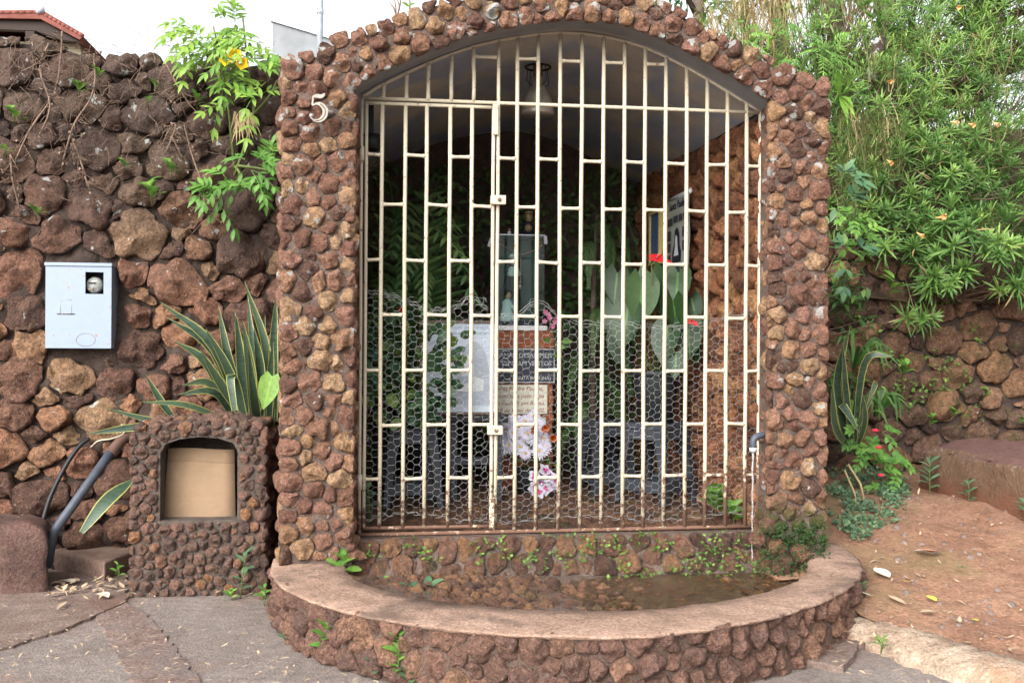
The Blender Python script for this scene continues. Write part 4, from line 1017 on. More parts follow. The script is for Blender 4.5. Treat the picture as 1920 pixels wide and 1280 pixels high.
for lo, hi in (((.695, 1.668, 1.362), (1.263, 1.69, 1.368)), ((.695, 1.668, 1.124), (1.263, 1.69, 1.130)), ((1.258, 1.668, 1.130), (1.263, 1.69, 1.362)), ((.695, 1.668, 1.130), (.70, 1.69, 1.362))): fr.box(lo, hi)
fr.build('border', M['marble'], pl, smooth=False)
for i, (s, x, z, sz) in enumerate((("NUNCA, JAMAIS DESANIMEIS", 1.245, 1.305, .047), ("EMBORA VENHAM VENTOS", 1.243, 1.247, .047), ("CONTRÁRIOS.", 1.00, 1.192, .047), ("(SANTA PAULINA)", 1.238, 1.146, .036))):
    text(s, (x, 1.6715, z), sz, M['letter_w'], pl, align='RIGHT', spacing=.95)
pl = empty('cream_plaque', (1.04, 1.68, .9), 'cream plaque with red italic lettering under the dark plaque', 'plaque')
MB().box((.70, 1.672, .900), (1.212, 1.69, 1.108)).build('board', M['cream'], pl, smooth=False)
for s, x, z in (("Santa Madre Paulina,", 1.185, 1.066), ("canonizada pelo Papa", 1.187, 1.014), ("João Paulo II em Roma,", 1.195, .962), ("em 19 de maio de 2002.", 1.197, .910)):
    text(s, (x, 1.6715, z), .044, M['letter_r'], pl, align='RIGHT', shear=.25, spacing=.98)
o = MB().box((.83, 1.58, .62), (1.195, 1.595, .87), rot=Matrix.Rotation(-.06, 3, 'Y') @ Matrix.Rotation(-.12, 3, 'X')).build('marble_plate', M['marble'], smooth=False)
tag(o, 'grey marble plate leaning on the pedestal behind white flowers', 'plate')
# glass case
case = empty('glass_case', (1.0, 1.86, 1.535), 'tall glass display case on the pedestal ledge', 'glass case')
cx0, cx1, cy0, cy1, cz0, cz1 = .835, 1.19, 1.70, 2.02, 1.536, 2.185
for lo, hi in (((cx0, cy0, cz0), (cx1, cy0 + .005, cz1)), ((cx0, cy0 + .006, cz0), (cx0 + .005, cy1, cz1)), ((cx1 - .005, cy0 + .006, cz0), (cx1, cy1, cz1)), ((cx0 + .006, cy1 - .005, cz0), (cx1 - .006, cy1, cz1))):
    MB().box(lo, hi).build('pane', M['glass'], case, smooth=False)
MB().box((cx0 - .004, cy0 - .004, cz1 + .001), (cx1 + .004, cy1 + .004, cz1 + .009)).build('top_pane', M['zinc'], case, smooth=False)
MB().box((cx0 + .002, cy0 + .008, cz0), (cx1 - .002, cy1 - .008, cz0 + .03)).build('base_board', M['navy'], case, smooth=False)
MB().box((cx0 + .01, cy1 - .02, cz0 + .031), (cx1 - .01, cy1 - .012, cz1 - .005)).build('back_board', plain('green grey board', (.045, .08, .075), .5), case, smooth=False)
# statuettes
nx, ny_, nz = .985, 1.86, 1.567
st = empty('nun_statuette', (nx, ny_, nz), 'statuette of a nun in dark habit and white coif inside the glass case', 'statuette')
MB().lathe((nx, ny_, nz), [(.062, 0), (.07, .02), (.062, .12), (.052, .22), (.05, .29), (.058, .345), (.05, .375), (.02, .395), (.018, .42)], 16, sy=.75).build('habit', M['navy'], st)
MB().lathe((nx, ny_ - .006, nz + .36), [(.056, -.03), (.05, .0), (.04, .03), (.03, .045)], 14, sy=.8).build('coif', M['coif'], st)
MB().lathe((nx, ny_, nz + .45), [(.004, -.048), (.026, -.035), (.034, 0), (.028, .03), (.004, .044)], 14, sy=.95).build('head', M['skin'], st)
MB().lathe((nx, ny_ + .012, nz + .445), [(.05, -.09), (.044, -.04), (.042, .0), (.036, .035), (.012, .055)], 14, sy=.8).build('veil', M['navy'], st)
MB().lathe((nx, ny_ - .002, nz + .478), [(.037, -.012), (.036, .008), (.02, .024), (.004, .03)], 14).build('headband', M['coif'], st)
MB().tube([(nx - .05, ny_ - .02, nz + .33), (nx - .075, ny_ - .05, nz + .22), (nx - .07, ny_ - .06, nz + .15)], [.022, .02, .016], 8).build('sleeve', M['navy'], st)
MB().tube([(nx - .07, ny_ - .06, nz + .15), (nx - .068, ny_ - .064, nz + .125), (nx - .066, ny_ - .06, nz + .105)], [.010, .011, .006], 8).build('hand', M['skin'], st)
MB().tube([(nx + .05, ny_ - .02, nz + .33), (nx + .05, ny_ - .07, nz + .28), (nx + .01, ny_ - .08, nz + .30)], [.022, .02, .014], 8).build('sleeve', M['navy'], st)
MB().tube([(nx - .03, ny_ - .06, nz + .16), (nx - .025, ny_ - .065, nz + .08)], [.022, .03], 8).build('apron', M['blue_cloth'], st)
kx, ky, kz = .93, 1.79, 1.567
st = empty('child_statuette', (kx, ky, kz), 'statuette of a kneeling child in white at the nun statuette', 'statuette')
MB().lathe((kx, ky, kz), [(.058, 0), (.06, .02), (.045, .06), (.036, .11), (.038, .14), (.014, .165)], 14, sy=.9).build('tunic', M['coif'], st)
MB().lathe((kx + .006, ky - .004, kz + .19), [(.003, -.034), (.02, -.022), (.026, 0), (.02, .022), (.004, .03)], 12).build('head', M['skin'], st)
MB().lathe((kx - .004, ky + .002, kz + .198), [(.022, -.014), (.029, .0), (.024, .02), (.004, .031)], 12).build('hair', M['hair'], st)
MB().tube([(kx + .03, ky - .01, kz + .12), (kx + .055, ky - .03, kz + .08), (kx + .07, ky - .03, kz + .05)], [.015, .013, .009], 8).build('sleeve', M['coif'], st)
MB().tube([(kx + .02, ky - .02, kz + .03), (kx + .07, ky - .03, kz + .02), (kx + .085, ky - .03, kz + .008)], [.03, .026, .014], 8).build('robe_fold', M['coif'], st)
c = at(990, 438, 1.85); c.z = cz1 + .0095
st = empty('golden_figurine', tuple(c), 'small antique gold bust figurine on top of the glass case', 'figurine')
MB().lathe(c, [(.05, 0), (.052, .012), (.04, .02)], 14).build('base', M['dark_wood'], st)
MB().lathe(c + Vector((0, 0, .021)), [(.045, 0), (.05, .03), (.038, .07), (.03, .085), (.012, .095)], 14, sy=.7).build('mantle', M['navy'], st)
MB().lathe(c + Vector((0, -.022, .06)), [(.008, -.03), (.024, -.018), (.03, 0), (.024, .02), (.008, .03)], 12).build('child_head', M['old_gold'], st)
MB().lathe(c + Vector((.006, 0, .135)), [(.008, -.035), (.024, -.02), (.03, 0), (.03, .025), (.022, .035)], 12).build('head', M['old_gold'], st)
MB().lathe(c + Vector((.006, 0, .171)), [(.026, 0), (.03, .006), (.03, .014), (.012, .018)], 12).build('crown_band', M['old_gold'], st)
c = at(955, 440, 1.80); c.z = cz1 + .0095; st = empty('tiny_doll', tuple(c), 'tiny white doll figurine on top of the glass case', 'figurine')
MB().lathe(c, [(.016, 0), (.014, .02), (.01, .03), (.004, .034)], 10).build('body', M['coif'], st); MB().lathe(c + Vector((0, 0, .043)), [(.003, -.011), (.011, 0), (.004, .011)], 10).build('head', M['skin'], st)
# rosary on the front pane
rp = [at(930, 452, 1.69), at(950, 465, 1.69), at(976, 478, 1.69)]; rp2 = [at(976, 478, 1.69), at(996, 472, 1.69), at(1016, 460, 1.69)]; rp3 = [at(976, 478, 1.69), at(976, 505, 1.69), at(975, 533, 1.69)]
ros = empty('rosary', tuple(rp[-1]), 'pink beaded rosary hanging across the front of the glass case', 'rosary'); rbm = MB()
for L in (rp, rp2, rp3):
    P_ = spline([tuple(p) for p in L], 9)
    for p in P_: rbm.lathe(p, [(.001, -.004), (.004, 0), (.001, .004)], 6)
    rbm.tube(P_, .0012, 4)
rbm.build('beads', M['bead'], ros); cr = at(975, 533, 1.69); cm = MB().box((cr.x - .003, cr.y - .003, cr.z - .03), (cr.x + .003, cr.y, cr.z)); cm.box((cr.x - .011, cr.y - .0035, cr.z - .014), (cr.x + .011, cr.y - .0001, cr.z - .009)); cm.build('cross', M['bead'], ros, smooth=False)
for px, py, nm in ((919, 455, 'pale lilac card tag hanging at the left corner of the glass case'), (1023, 450, 'pale lilac card tag hanging at the right corner of the glass case')):
    c = at(px, py, 1.685); mt = MB().box((c.x - .013, c.y, c.z - .03), (c.x + .013, c.y + .004, c.z + .03), rot=Matrix.Rotation(.35 if px < 950 else -.1, 3, 'Y')); tag(mt.build('card_tag', M['marble'], smooth=False, bevel=.01), nm, 'tag')

# ------------------------------------------------------------------ framed print on its stand
p0, p1 = at(786, 600, 1.2), at(933, 777, 1.2)
fpr = empty('framed_print', ((p0.x + p1.x) / 2, 1.2, p1.z), 'framed pale blue print of a veiled figure behind the grille', 'framed print')
fw = .018
for lo, hi in (((p0.x, 1.185, p0.z - fw), (p1.x, 1.215, p0.z)), ((p0.x, 1.185, p1.z), (p1.x, 1.215, p1.z + fw)), ((p0.x, 1.1855, p1.z + fw), (p0.x + fw, 1.2145, p0.z - fw)), ((p1.x - fw, 1.1855, p1.z + fw), (p1.x, 1.2145, p0.z - fw))):
    MB().box(lo, hi).build('frame', M['wood_frame'], fpr, smooth=False, bevel=.003)
MB().box((p0.x + fw, 1.20, p1.z + fw), (p1.x - fw, 1.21, p0.z - fw)).build('print', M['paper'], fpr, smooth=False)
def flat(name, mat, pts, y, parent):
    n = len(pts); mb = MB(); mb.add([(x, y, z) for x, z in pts], [tuple(range(n))]); return mb.build(name, mat, parent, smooth=False)
pq = lambda L: [(at(x, y, 1.2).x, at(x, y, 1.2).z) for x, y in L]
flat('printed_veil', M['paper_grey'], pq([(850, 760), (852, 725), (860, 690), (866, 660), (876, 645), (890, 640), (900, 645), (910, 660), (917, 690), (922, 720), (922, 760)]), 1.1995, fpr)
flat('printed_collar', M['paper_white'], pq([(852, 732), (862, 722), (884, 715), (888, 705), (908, 712), (906, 732), (880, 735)]), 1.1990, fpr)
flat('printed_face', M['paper_white'], pq([(867, 705), (864, 690), (868, 672), (878, 664), (886, 670), (888, 690), (882, 706)]), 1.1988, fpr)
text("“Nunca, jamais desanimeis,", ((p0.x + p1.x) / 2, 1.1985, at(860, 616, 1.2).z), .038, M['text_grey'], fpr, align='CENTER')
text("embora venham ventos contrários.”", ((p0.x + p1.x) / 2 + .01, 1.1985, at(860, 627, 1.2).z), .036, M['text_grey'], fpr, align='CENTER', spacing=.92)
#text("Santa Paulina do Coração Agonizante de Jesus", ((p0.x + p1.x) / 2 + .03, 1.1985, at(880, 757, 1.2).z), .017, M['paper_white'], fpr, align='CENTER')
ta = empty('dark_table', (.5, 1.3, .37), 'dark plastic table under the framed print', 'table')
MB().box((.30, 1.13, .88), (.86, 1.5, .925)).build('table_top', M['pot'], ta, smooth=False, bevel=.008)
for x in (.34, .50, .80):
    MB().tube([(x, 1.16, .36), (x, 1.16, .88)], .03, 4, phase=.785).build('leg', M['stool'], ta, smooth=False)
MB().box((.37, 1.15, .60), (.77, 1.17, .65)).build('stretcher', M['stool'], ta, smooth=False)
MB().tube([(.8, 1.46, .36), (.8, 1.46, .88)], .03, 4, phase=.785).build('leg', M['stool'], ta, smooth=False)

# ------------------------------------------------------------------ plastic stools
def stool(cx, cy, rz, h, w0, w1, label, z0=.37):
    s = empty('plastic_stool', (cx, cy, z0), label, 'stool', 'grey plastic stools'); Rm = Matrix.Rotation(rz, 3, 'Z')
    W = lambda x, y, z: Vector((cx, cy, z0 + z)) + Rm @ Vector((x, y, 0))
    def slabz(mb, z_0, a0, z_1, a1):
        vs = [W(x * a, y * a, z) for z, a in ((z_0, a0), (z_1, a1)) for x, y in ((-1,-1),(1,-1),(1,1),(-1,1))]
        mb.add(vs, [(3,2,1,0),(4,5,6,7),(0,1,5,4),(1,2,6,5),(2,3,7,6),(3,0,4,7)])
    m = MB(); slabz(m, h - .04, w1 * 1.04, h, w1); m.build('seat', M['stool'], s, smooth=False, bevel=.008)
    for x, y in ((-1,-1),(1,-1),(1,1),(-1,1)):
        m = MB(); 
        t0, t1 = w1 * 1.0, w0; lw = .05
        vs = [W(x * a - x * q * lw * k1, y * a - y * q2 * lw * k1, z) for z, a, k1 in ((0, t1, .8), (h * .5, (t0 + t1) / 2, 1), (h - .041, t0, 1.5)) for q, q2 in ((0, 0), (1, 0), (1, 1), (0, 1))]
        fs = []
        for k in range(2):
            for i in range(4): fs.append((k*4+i, k*4+(i+1)%4, k*4+4+(i+1)%4, k*4+4+i))
        fs += [(3,2,1,0), (8,9,10,11)]; m.add(vs, fs).build('leg', M['stool'], s, smooth=False)
    for k in range(4):
        c_, sn = [(1,0),(0,1),(-1,0),(0,-1)][k]; Q = Matrix(((c_, -sn, 0), (sn, c_, 0), (0, 0, 1)))
        wz = lambda z: w0 + (w1 - w0) * z / h
        for za, zb, nm in ((h * .16, h * .30, 'stretcher'), (h * .80, h - .041, 'apron')):
            vs = []
            for yy in (-.995, -.93):
                for xx, z in ((-.85, za), (.85, za), (.85, zb), (-.85, zb)): 
                    p = Q @ Vector((xx * wz(z), yy * wz(z), 0)); vs.append(W(p.x, p.y, z))
            MB().add(vs, [(0,1,2,3),(7,6,5,4),(0,4,5,1),(1,5,6,2),(2,6,7,3),(3,7,4,0)]).build(nm, M['stool'], s, smooth=False)
        pts = []
    return s
stool(.215, 1.02, .05, .50, .19, .15, 'grey plastic stool under the round leaved plant')
stool(1.83, .98, .72, .52, .20, .155, 'grey plastic stool under the anthurium pot')
stool(1.58, 1.42, .25, .50, .17, .13, 'grey plastic stool standing behind the anthurium stool')
def pot(x, y, z, r, h, label, mat=None, rim=True):
    p = empty('plant_pot', (x, y, z), label, 'pot')
    MB().lathe((x, y, z), [(r * .72, 0), (r * .95, h * .88), (r * .95, h * .9)], 20).build('bowl', mat or M['pot'], p)
    MB().lathe((x, y, z + h * .9), [(r * .95, 0), (r * 1.06, .002), (r * 1.06, h * .1), (r * .96, h * .1), (r * .93, h * .04)], 20).build('rim', mat or M['pot'], p)
    return p
pot(1.83, .98, .892, .155, .34, 'dark grey pot holding the anthurium')
pot(.205, 1.02, .872, .13, .20, 'dark pot holding the round leaved plant')
pot(.28, 1.75, .37, .17, .32, 'dark floor pot holding the palm')
pot(1.62, 1.95, .37, .17, .30, 'dark floor pot holding the tall fern')
pot(1.03, 1.42, .37, .085, .17, 'small dark pot holding the white daisies')

# ------------------------------------------------------------------ banner and picture on the right inner wall
bnr = empty('photo_banner', (2.07, 1.27, 1.85), 'narrow hanging photo banner on the right inner wall', 'banner')
bx = 2.062; bx2 = 2.062
by0, by1, bzt, bzb = 1.02, 1.55, 2.435, 1.85
Bp = lambda s, t, d=0: (bx - d, by1 + (by0 - by1) * s, bzb + (bzt - bzb) * t)
mm = MB(); mm.add([Bp(s / 4, t / 6, .004 * math.sin(t * 1.5)) for t in range(7) for s in range(5)], [(t*5+s, t*5+s+1, t*5+s+6, t*5+s+5) for t in range(6) for s in range(4)])
mm.build('cloth', plain('banner print', (.36, .37, .33), .6, 0, .12, 8), bnr)
for z, nm in ((bzt, 'top_bar'), (bzb, 'bottom_bar')):
    b_ = MB().tube([(bx - .002, by1 + .02, z), (bx - .002, by0 - .02, z)], .014, 10).build(nm, M['marble'], bnr)
    for y in (by1 + .02, by0 - .02): MB().lathe((bx - .002, y, z), [(.002, -.02), (.018, 0), (.002, .02)], 10).build('end_cap', M['white'], b_)
MB().tube([(bx, by1, bzt), (bx, (by0 + by1) / 2, bzt + .07), (bx, by0, bzt)], .0015, 4).build('string', M['twig'], bnr)
ph = random.Random(6); dk = plain('banner photo', (.05, .055, .065), .6, 0, .6, 45)
def bq(s0, s1, t0, t1, mat, nm='photo', d=.006): 
    MB().add([Bp(s0, t0, d), Bp(s1, t0, d), Bp(s1, t1, d), Bp(s0, t1, d)], [(0,1,2,3)]).build(nm, mat, bnr, smooth=False)
for s0, s1, t0, t1 in ((.06,.28,.68,.77),(.32,.52,.70,.78),(.56,.72,.70,.78),(.76,.94,.70,.78),(.06,.2,.50,.62),(.06,.2,.36,.47),(.06,.2,.22,.33),(.72,.94,.50,.62),(.72,.94,.34,.46),(.06,.3,.10,.17),(.35,.62,.10,.17),(.66,.94,.10,.17)): bq(s0, s1, t0, t1, dk)
flatb = MB(); flatb.add([Bp(s, t, .007) for s, t in ((.28,.22),(.66,.22),(.68,.34),(.6,.42),(.58,.56),(.5,.64),(.4,.6),(.36,.44),(.28,.34))], [tuple(range(9))]); flatb.build('portrait_habit', M['navy'], bnr, smooth=False)
flatb = MB(); flatb.add([Bp(s, t, .009) for s, t in ((.36,.30),(.58,.30),(.54,.40),(.52,.52),(.46,.55),(.42,.5),(.42,.4))], [tuple(range(7))]); flatb.build('portrait_collar', M['coif'], bnr, smooth=False)
text("Santa", (bx - .006, (by0 + by1) / 2 + .03, bzb + .86 * (bzt - bzb)), .08, M['navy'], bnr, rot=(R(90), 0, R(-90)), align='RIGHT', shear=.2)
text("Paulina", (bx - .006, (by0 + by1) / 2 + .01, bzb + .86 * (bzt - bzb)), .08, M['navy'], bnr, rot=(R(90), 0, R(-90)), align='LEFT', shear=.2)
pic = empty('wall_picture', (2.06, 1.8, 2.02), 'blue picture in a yellow frame beside the photo banner', 'picture')
y0, y1, z0, z1 = 1.66, 1.95, 2.0, 2.40
MB().box((2.045, y0 + .02, z0 + .02), (2.06, y1 - .02, z1 - .02)).build('print', M['blue_cloth'], pic, smooth=False)
ygm = plain('yellow frame', (.5, .4, .16), .5)
for lo, hi in (((2.03, y0, z0), (2.07, y0 + .022, z1)), ((2.03, y1 - .022, z0), (2.07, y1, z1)), ((2.031, y0 + .022, z0), (2.069, y1 - .022, z0 + .022)), ((2.031, y0 + .022, z1 - .022), (2.069, y1 - .022, z1))): MB().box(lo, hi).build('frame', ygm, pic, smooth=False)
MB().tube([at(1313, 865, 1.35), at(1332, 840, 1.45)], .012, 6).build('yellow_stick', plain('yellow plastic', (.55, .42, .03), .5))
tag(bpy.data.objects['yellow_stick'], 'short yellow plastic stick behind the anthurium stool', 'stick')

# ------------------------------------------------------------------ far buildings and the pole
hs_ = empty('tiled_house', (-5.8, 12.5, 2.9), 'cream house with red tiled roof above the left wall', 'house')
HB = lambda px, py, y: at(px, py, y)
ra, rb_, rc = at(-70, 34, 11), at(80, 30, 11), at(152, 72, 11)
ev = at(-70, 62, 11).z
MB().box((ra.x - 2, 11.4, 2.9), (rc.x - .12, 15.5, rc.z + .02)).build('wall', M['wall_cream'], hs_, smooth=False)
mb = MB(); extrude_poly(mb, [(ra.x - 2, ra.z - .08), (rb_.x, rb_.z - .08), (rc.x - .02, rc.z - .06), (rc.x - .3, rc.z - .04), (rb_.x - .1, rb_.z - .24), (ra.x - 2, rb_.z - .24)], lambda u, v, d: (u, d, v), 10.98, 11.1); mb.build('fascia', M['dark_wood'], hs_, smooth=False)
mb = MB(); extrude_poly(mb, [(ra.x - 2, ra.z - .079), (rb_.x, rb_.z - .079), (rc.x, rc.z - .05), (rc.x + .06, rc.z), (rb_.x, rb_.z + .02), (ra.x - 2, ra.z + .02)], lambda u, v, d: (u, d, v), 10.9, 15.8); rf = mb.build('roof', M['tile'], hs_, smooth=False)
for k in range(16):
    t0 = k / 16; a = Vector((ra.x - .5, 10.92, ra.z + .02)).lerp(Vector((rb_.x, 10.92, rb_.z + .03)), t0); b = Vector((ra.x - .5, 10.92, ra.z + .02)).lerp(Vector((rb_.x, 10.92, rb_.z + .03)), t0 + .07)
    MB().tube([a, b], [.04, .033], 8).build('ridge_tile', M['tile'], rf)
for k in range(10):
    a = Vector((rb_.x, 10.92, rb_.z + .03)).lerp(Vector((rc.x + .05, 10.92, rc.z + .01)), k / 10); b = Vector((rb_.x, 10.92, rb_.z + .03)).lerp(Vector((rc.x + .05, 10.92, rc.z + .01)), k / 10 + .11)
    MB().tube([a, b], [.04, .033], 8).build('ridge_tile', M['tile'], rf)
MB().tube([(rb_.x - .06, 10.9, rb_.z + .05), (rb_.x + .05, 10.9, rb_.z + .06)], .06, 8).build('ridge_cap', M['marble'], rf)
MB().box((rb_.x - .25, 10.99, rb_.z - .36), (rb_.x - .12, 11.39, rb_.z - .18)).build('rafter', M['dark_wood'], hs_, smooth=False)
wb = empty('white_building', (-1.6, 17, 2.9), 'stained white building wall behind the shrine pillar', 'building')
a_, b_ = at(511, 38, 15), at(592, 62, 15)
mb = MB(); extrude_poly(mb, [(a_.x, 2.9), (b_.x + 1.2, 2.9), (b_.x + 1.2, b_.z - .32), (b_.x, b_.z), (a_.x, a_.z)], lambda u, v, d: (u, d, v), 15, 19); mb.build('wall', M['wall_white'], wb, smooth=False)
mb = MB(); extrude_poly(mb, [(a_.x - .03, a_.z - .03), (b_.x + 1.2, b_.z - .35), (b_.x + 1.2, b_.z - .29), (a_.x - .03, a_.z + .04)], lambda u, v, d: (u, d, v), 14.95, 15.1); mb.build('coping', M['zinc'], wb, smooth=False)
pp = at(600, 70, 1.3)
pole = empty('metal_pole', (pp.x, 1.3, 2.8), 'galvanised metal pole rising behind the shrine pillar', 'pole')
MB().tube([(pp.x, 1.3, 2.8), (pp.x, 1.3, 4.6)], .020, 10).build('tube', M['zinc'], pole)
MB().tube([(pp.x, 1.3, at(600, 22, 1.3).z - .02), (pp.x, 1.3, at(600, 22, 1.3).z + .02)], .023, 10).build('sleeve', M['zinc'], pole)

# ================================================================== plants
vr = random.Random(77)
def rdir(r, zmin=-1):
    while True:
        v = Vector((r.uniform(-1, 1), r.uniform(-1, 1), r.uniform(-1, 1)))
        if .05 < v.length < 1: 
            v.normalize()
            if v.z >= zmin: return v
UP = Vector((0, 0, 1)); CAMV = Vector((-.1, -1, .1)).normalized()
NARROW = (.35, .95, 1, .75, .05); OVAL = (.1, .8, 1, .85, .1); LANCE = (.12, .75, 1, .8, .4, .03); TINY = (.1, 1, .1); HEART = (.5, .96, 1, .9, .68, .36, .03)
def rosette(mb, tip, axis, n, L, W, r, tint, droop=.5):
    axis = Vector(axis).normalized(); a = axis.orthogonal().normalized(); b = axis.cross(a)
    for i in range(n):
        w = i * 2.39996 + r.uniform(-.2, .2); t = (i + .5) / n; el = R(82 - 92 * t + r.uniform(-9, 9))
        d = (a * math.cos(w) + b * math.sin(w)) * math.cos(el) + axis * math.sin(el)
        l = L * (.45 + .6 * min(1, t * 1.6)) * r.uniform(.85, 1.12)
        mb.leaf(tip - axis * (.06 * t * L / .13), d, axis, l, W * r.uniform(.8, 1.15), NARROW, bend=droop * r.uniform(.4, 1.3), fold=.2, tint=1 if (r.random() < .03 and t > .6) else min(.94, max(0, tint + .25 * (1 - t) - .1 + r.uniform(-.2, .2))))
def ribbon(mb, pts, W, prof, face, fold=.2, tint=.5, twist=0):
    """long blade along a path; face = the direction its upper side looks"""
    P = spline([tuple(p) for p in pts], max(2, 10 // (len(pts) - 1))); n = len(P); vs = []; ed = []; fs = []
    for i, p in enumerate(P):
        p = Vector(p); a = Vector(P[max(0, i-1)]); b = Vector(P[min(n-1, i+1)]); d = (b - a).normalized(); f = Vector(face); f = f - d * f.dot(d)
        f = f.normalized() if f.length > 1e-4 else d.orthogonal().normalized()
        if twist: f = Matrix.Rotation(twist * i / n, 3, d) @ f
        s = d.cross(f); w = W * .5 * float(np.interp(i / (n - 1), np.linspace(0, 1, len(prof)), prof))
        vs += [p - s * w + f * (fold * w), p, p + s * w + f * (fold * w)]; ed += [1, 0, 1]
    for i in range(n - 1):
        a = i * 3; fs += [(a, a+1, a+4, a+3), (a+1, a+2, a+5, a+4)]
    return mb.add(vs, fs, tint, ed)
def sprig(name, base, h, n, L, W, mat, label, cat='weed', lean=(0, 0), r=vr, prof=OVAL, spread=.9, group=None, pairs=True, heart=0, tint=None):
    """small upright plant: a stem and leaves up along it"""
    base = Vector(base); o = empty(name, tuple(base), label, cat, group); tip = base + Vector((lean[0], lean[1], h))
    st = MB().tube([base - Vector((0, 0, .02)), base.lerp(tip, .5) + Vector((r.uniform(-.01, .01), r.uniform(-.01, .01), 0)), tip], [.004, .003, .0015], 5); st.build('stem', M['green_stem'], o)
    for i in range(n):
        t = .15 + .85 * (i + .5) / n; w = i * (math.pi * .5 if pairs else 2.4) + (math.pi if i % 2 else 0) + r.uniform(-.35, .35)
        d = Vector((math.cos(w) * spread, math.sin(w) * spread, .35 + .7 * t)); q = base.lerp(tip, t)
        l = L * (1.1 - .55 * abs(t - .45)) * r.uniform(.85, 1.15)
        MB().leaf(q, d, UP + Vector((0, -.25, 0)), l, W * l / L, prof, bend=r.uniform(.3, .9), fold=.2, heart=heart, tint=(r.uniform(.2, .95) if tint is None else tint)).build('leaf', mat, o, origin=q)
    return o

# ------------------------------------------------------------------ narrow leaved bushes on the right bank
def bush(c, rad, n, label, seed, L=.135, W=.014, mat='lf_thevetia', ymax=.35, tb=.45, per=24, flowers=()):
    r = random.Random(seed); c = Vector(c); o = empty('narrow_leaf_bush', (c.x, c.y, hill_h(c.x, c.y) if c.y > 1.95 else c.z - rad[2]), label, 'bush', 'narrow leaved bushes on the bank')
    fo_ = MB(); stm = MB(); root = Vector((c.x, c.y + .35, c.z - rad[2] * .7))
    for i in range(n):
        while True:
            d = rdir(r)
            if d.y < ymax and d.z > -.75: break
        k = r.uniform(.62, 1.05); tip = c + Vector((d.x * rad[0], d.y * rad[1], d.z * rad[2])) * k
        ax = (d * .7 + UP * .75 + Vector((0, -.3, 0)) + rdir(r) * .3)
        rosette(fo_, tip, ax, int(per * r.uniform(.55, 1.2)), L * r.uniform(.6, 1.25), W * r.uniform(.75, 1.2), r, tb + r.uniform(-.3, .3), r.uniform(.2, .9))
        m_ = root.lerp(tip, .5) + rdir(r) * .08; stm.tube([root + rdir(r) * .1, m_, tip - ax.normalized() * .05], [.009, .006, .003], 4, cap=False)
    tag(fo_.build('foliage', M[mat], o), kind='stuff'); stm.build('stems', M['twig'], o)
    for px, py, y in flowers:
        p = at(px, py, y); d = Vector((r.uniform(-.8, .8), -.7, r.uniform(-.7, .1))).normalized(); fm = MB(); a = d.orthogonal().normalized(); b = d.cross(a); vs = []; fs = []
        for k, (l, rr) in enumerate(((0, .004), (.026, .007), (.044, .013), (.056, .020))):
            for q_ in range(8):
                w = q_ * math.pi / 4; f_ = rr * (1 + (.18 if q_ % 2 else -.1) * (k == 3)); vs.append(p + d * l + (a * math.cos(w) + b * math.sin(w)) * f_)
        for k in range(3):
            for q_ in range(8): fs.append((k*8+q_, k*8+(q_+1)%8, k*8+8+(q_+1)%8, k*8+8+q_))
        fm.add(vs, fs).build('flower', M['peach_petal'], o)
    return o
bush((4.62, 1.72, 2.12), (.62, .42, .42), 99, 'glossy narrow leaved bush hanging over the right wall, nearest clump', 1, L=.15, W=.016, flowers=((1754, 408, 1.28), (1774, 401, 1.3), (1719, 436, 1.35)))
bush((3.98, 2.05, 2.32), (.42, .4, .36), 64, 'narrow leaved clump at the left end of the right wall top', 2, L=.14, flowers=((1663, 300, 1.75),))
bush((4.35, 2.25, 2.72), (.85, .5, .42), 120, 'narrow leaved bush with orange trumpets in the middle of the bank', 3, flowers=((1782, 229, 1.72), (1816, 232, 1.75), (1861, 229, 1.8)))
bush((5.45, 1.85, 2.35), (.6, .5, .6), 88, 'narrow leaved bush at the right picture edge', 4, L=.15)
bush((4.05, 2.9, 3.3), (.8, .5, .5), 112, 'finer leaved bush high on the bank behind the stump', 5, L=.12, W=.010, tb=.5, flowers=((1663, 153, 2.4),))
bush((5.35, 2.9, 3.45), (1.0, .6, .75), 176, 'wispy narrow leaved bush high at the upper right corner', 6, L=.125, W=.009, tb=.42, flowers=((1800, 12, 2.4),))
bush((4.6, 4.2, 4.5), (1.5, .6, .8), 176, 'tall narrow leaved bush against the sky at the top of the bank', 7, L=.14, W=.010, tb=.4)
bush((3.75, 2.55, 2.95), (.5, .4, .4), 60, 'narrow leaved clump behind the broad leaved plant', 8, L=.12, W=.011, tb=.55)
bush((4.75, 2.55, 3.05), (.7, .4, .45), 90, 'narrow leaved bush in the upper middle of the bank', 9, L=.13, W=.012, tb=.5)
bush((3.9, 3.6, 4.0), (.9, .5, .6), 80, 'yellowish fine leaved bush behind the stump against the trees', 10, L=.13, W=.009, tb=.6)
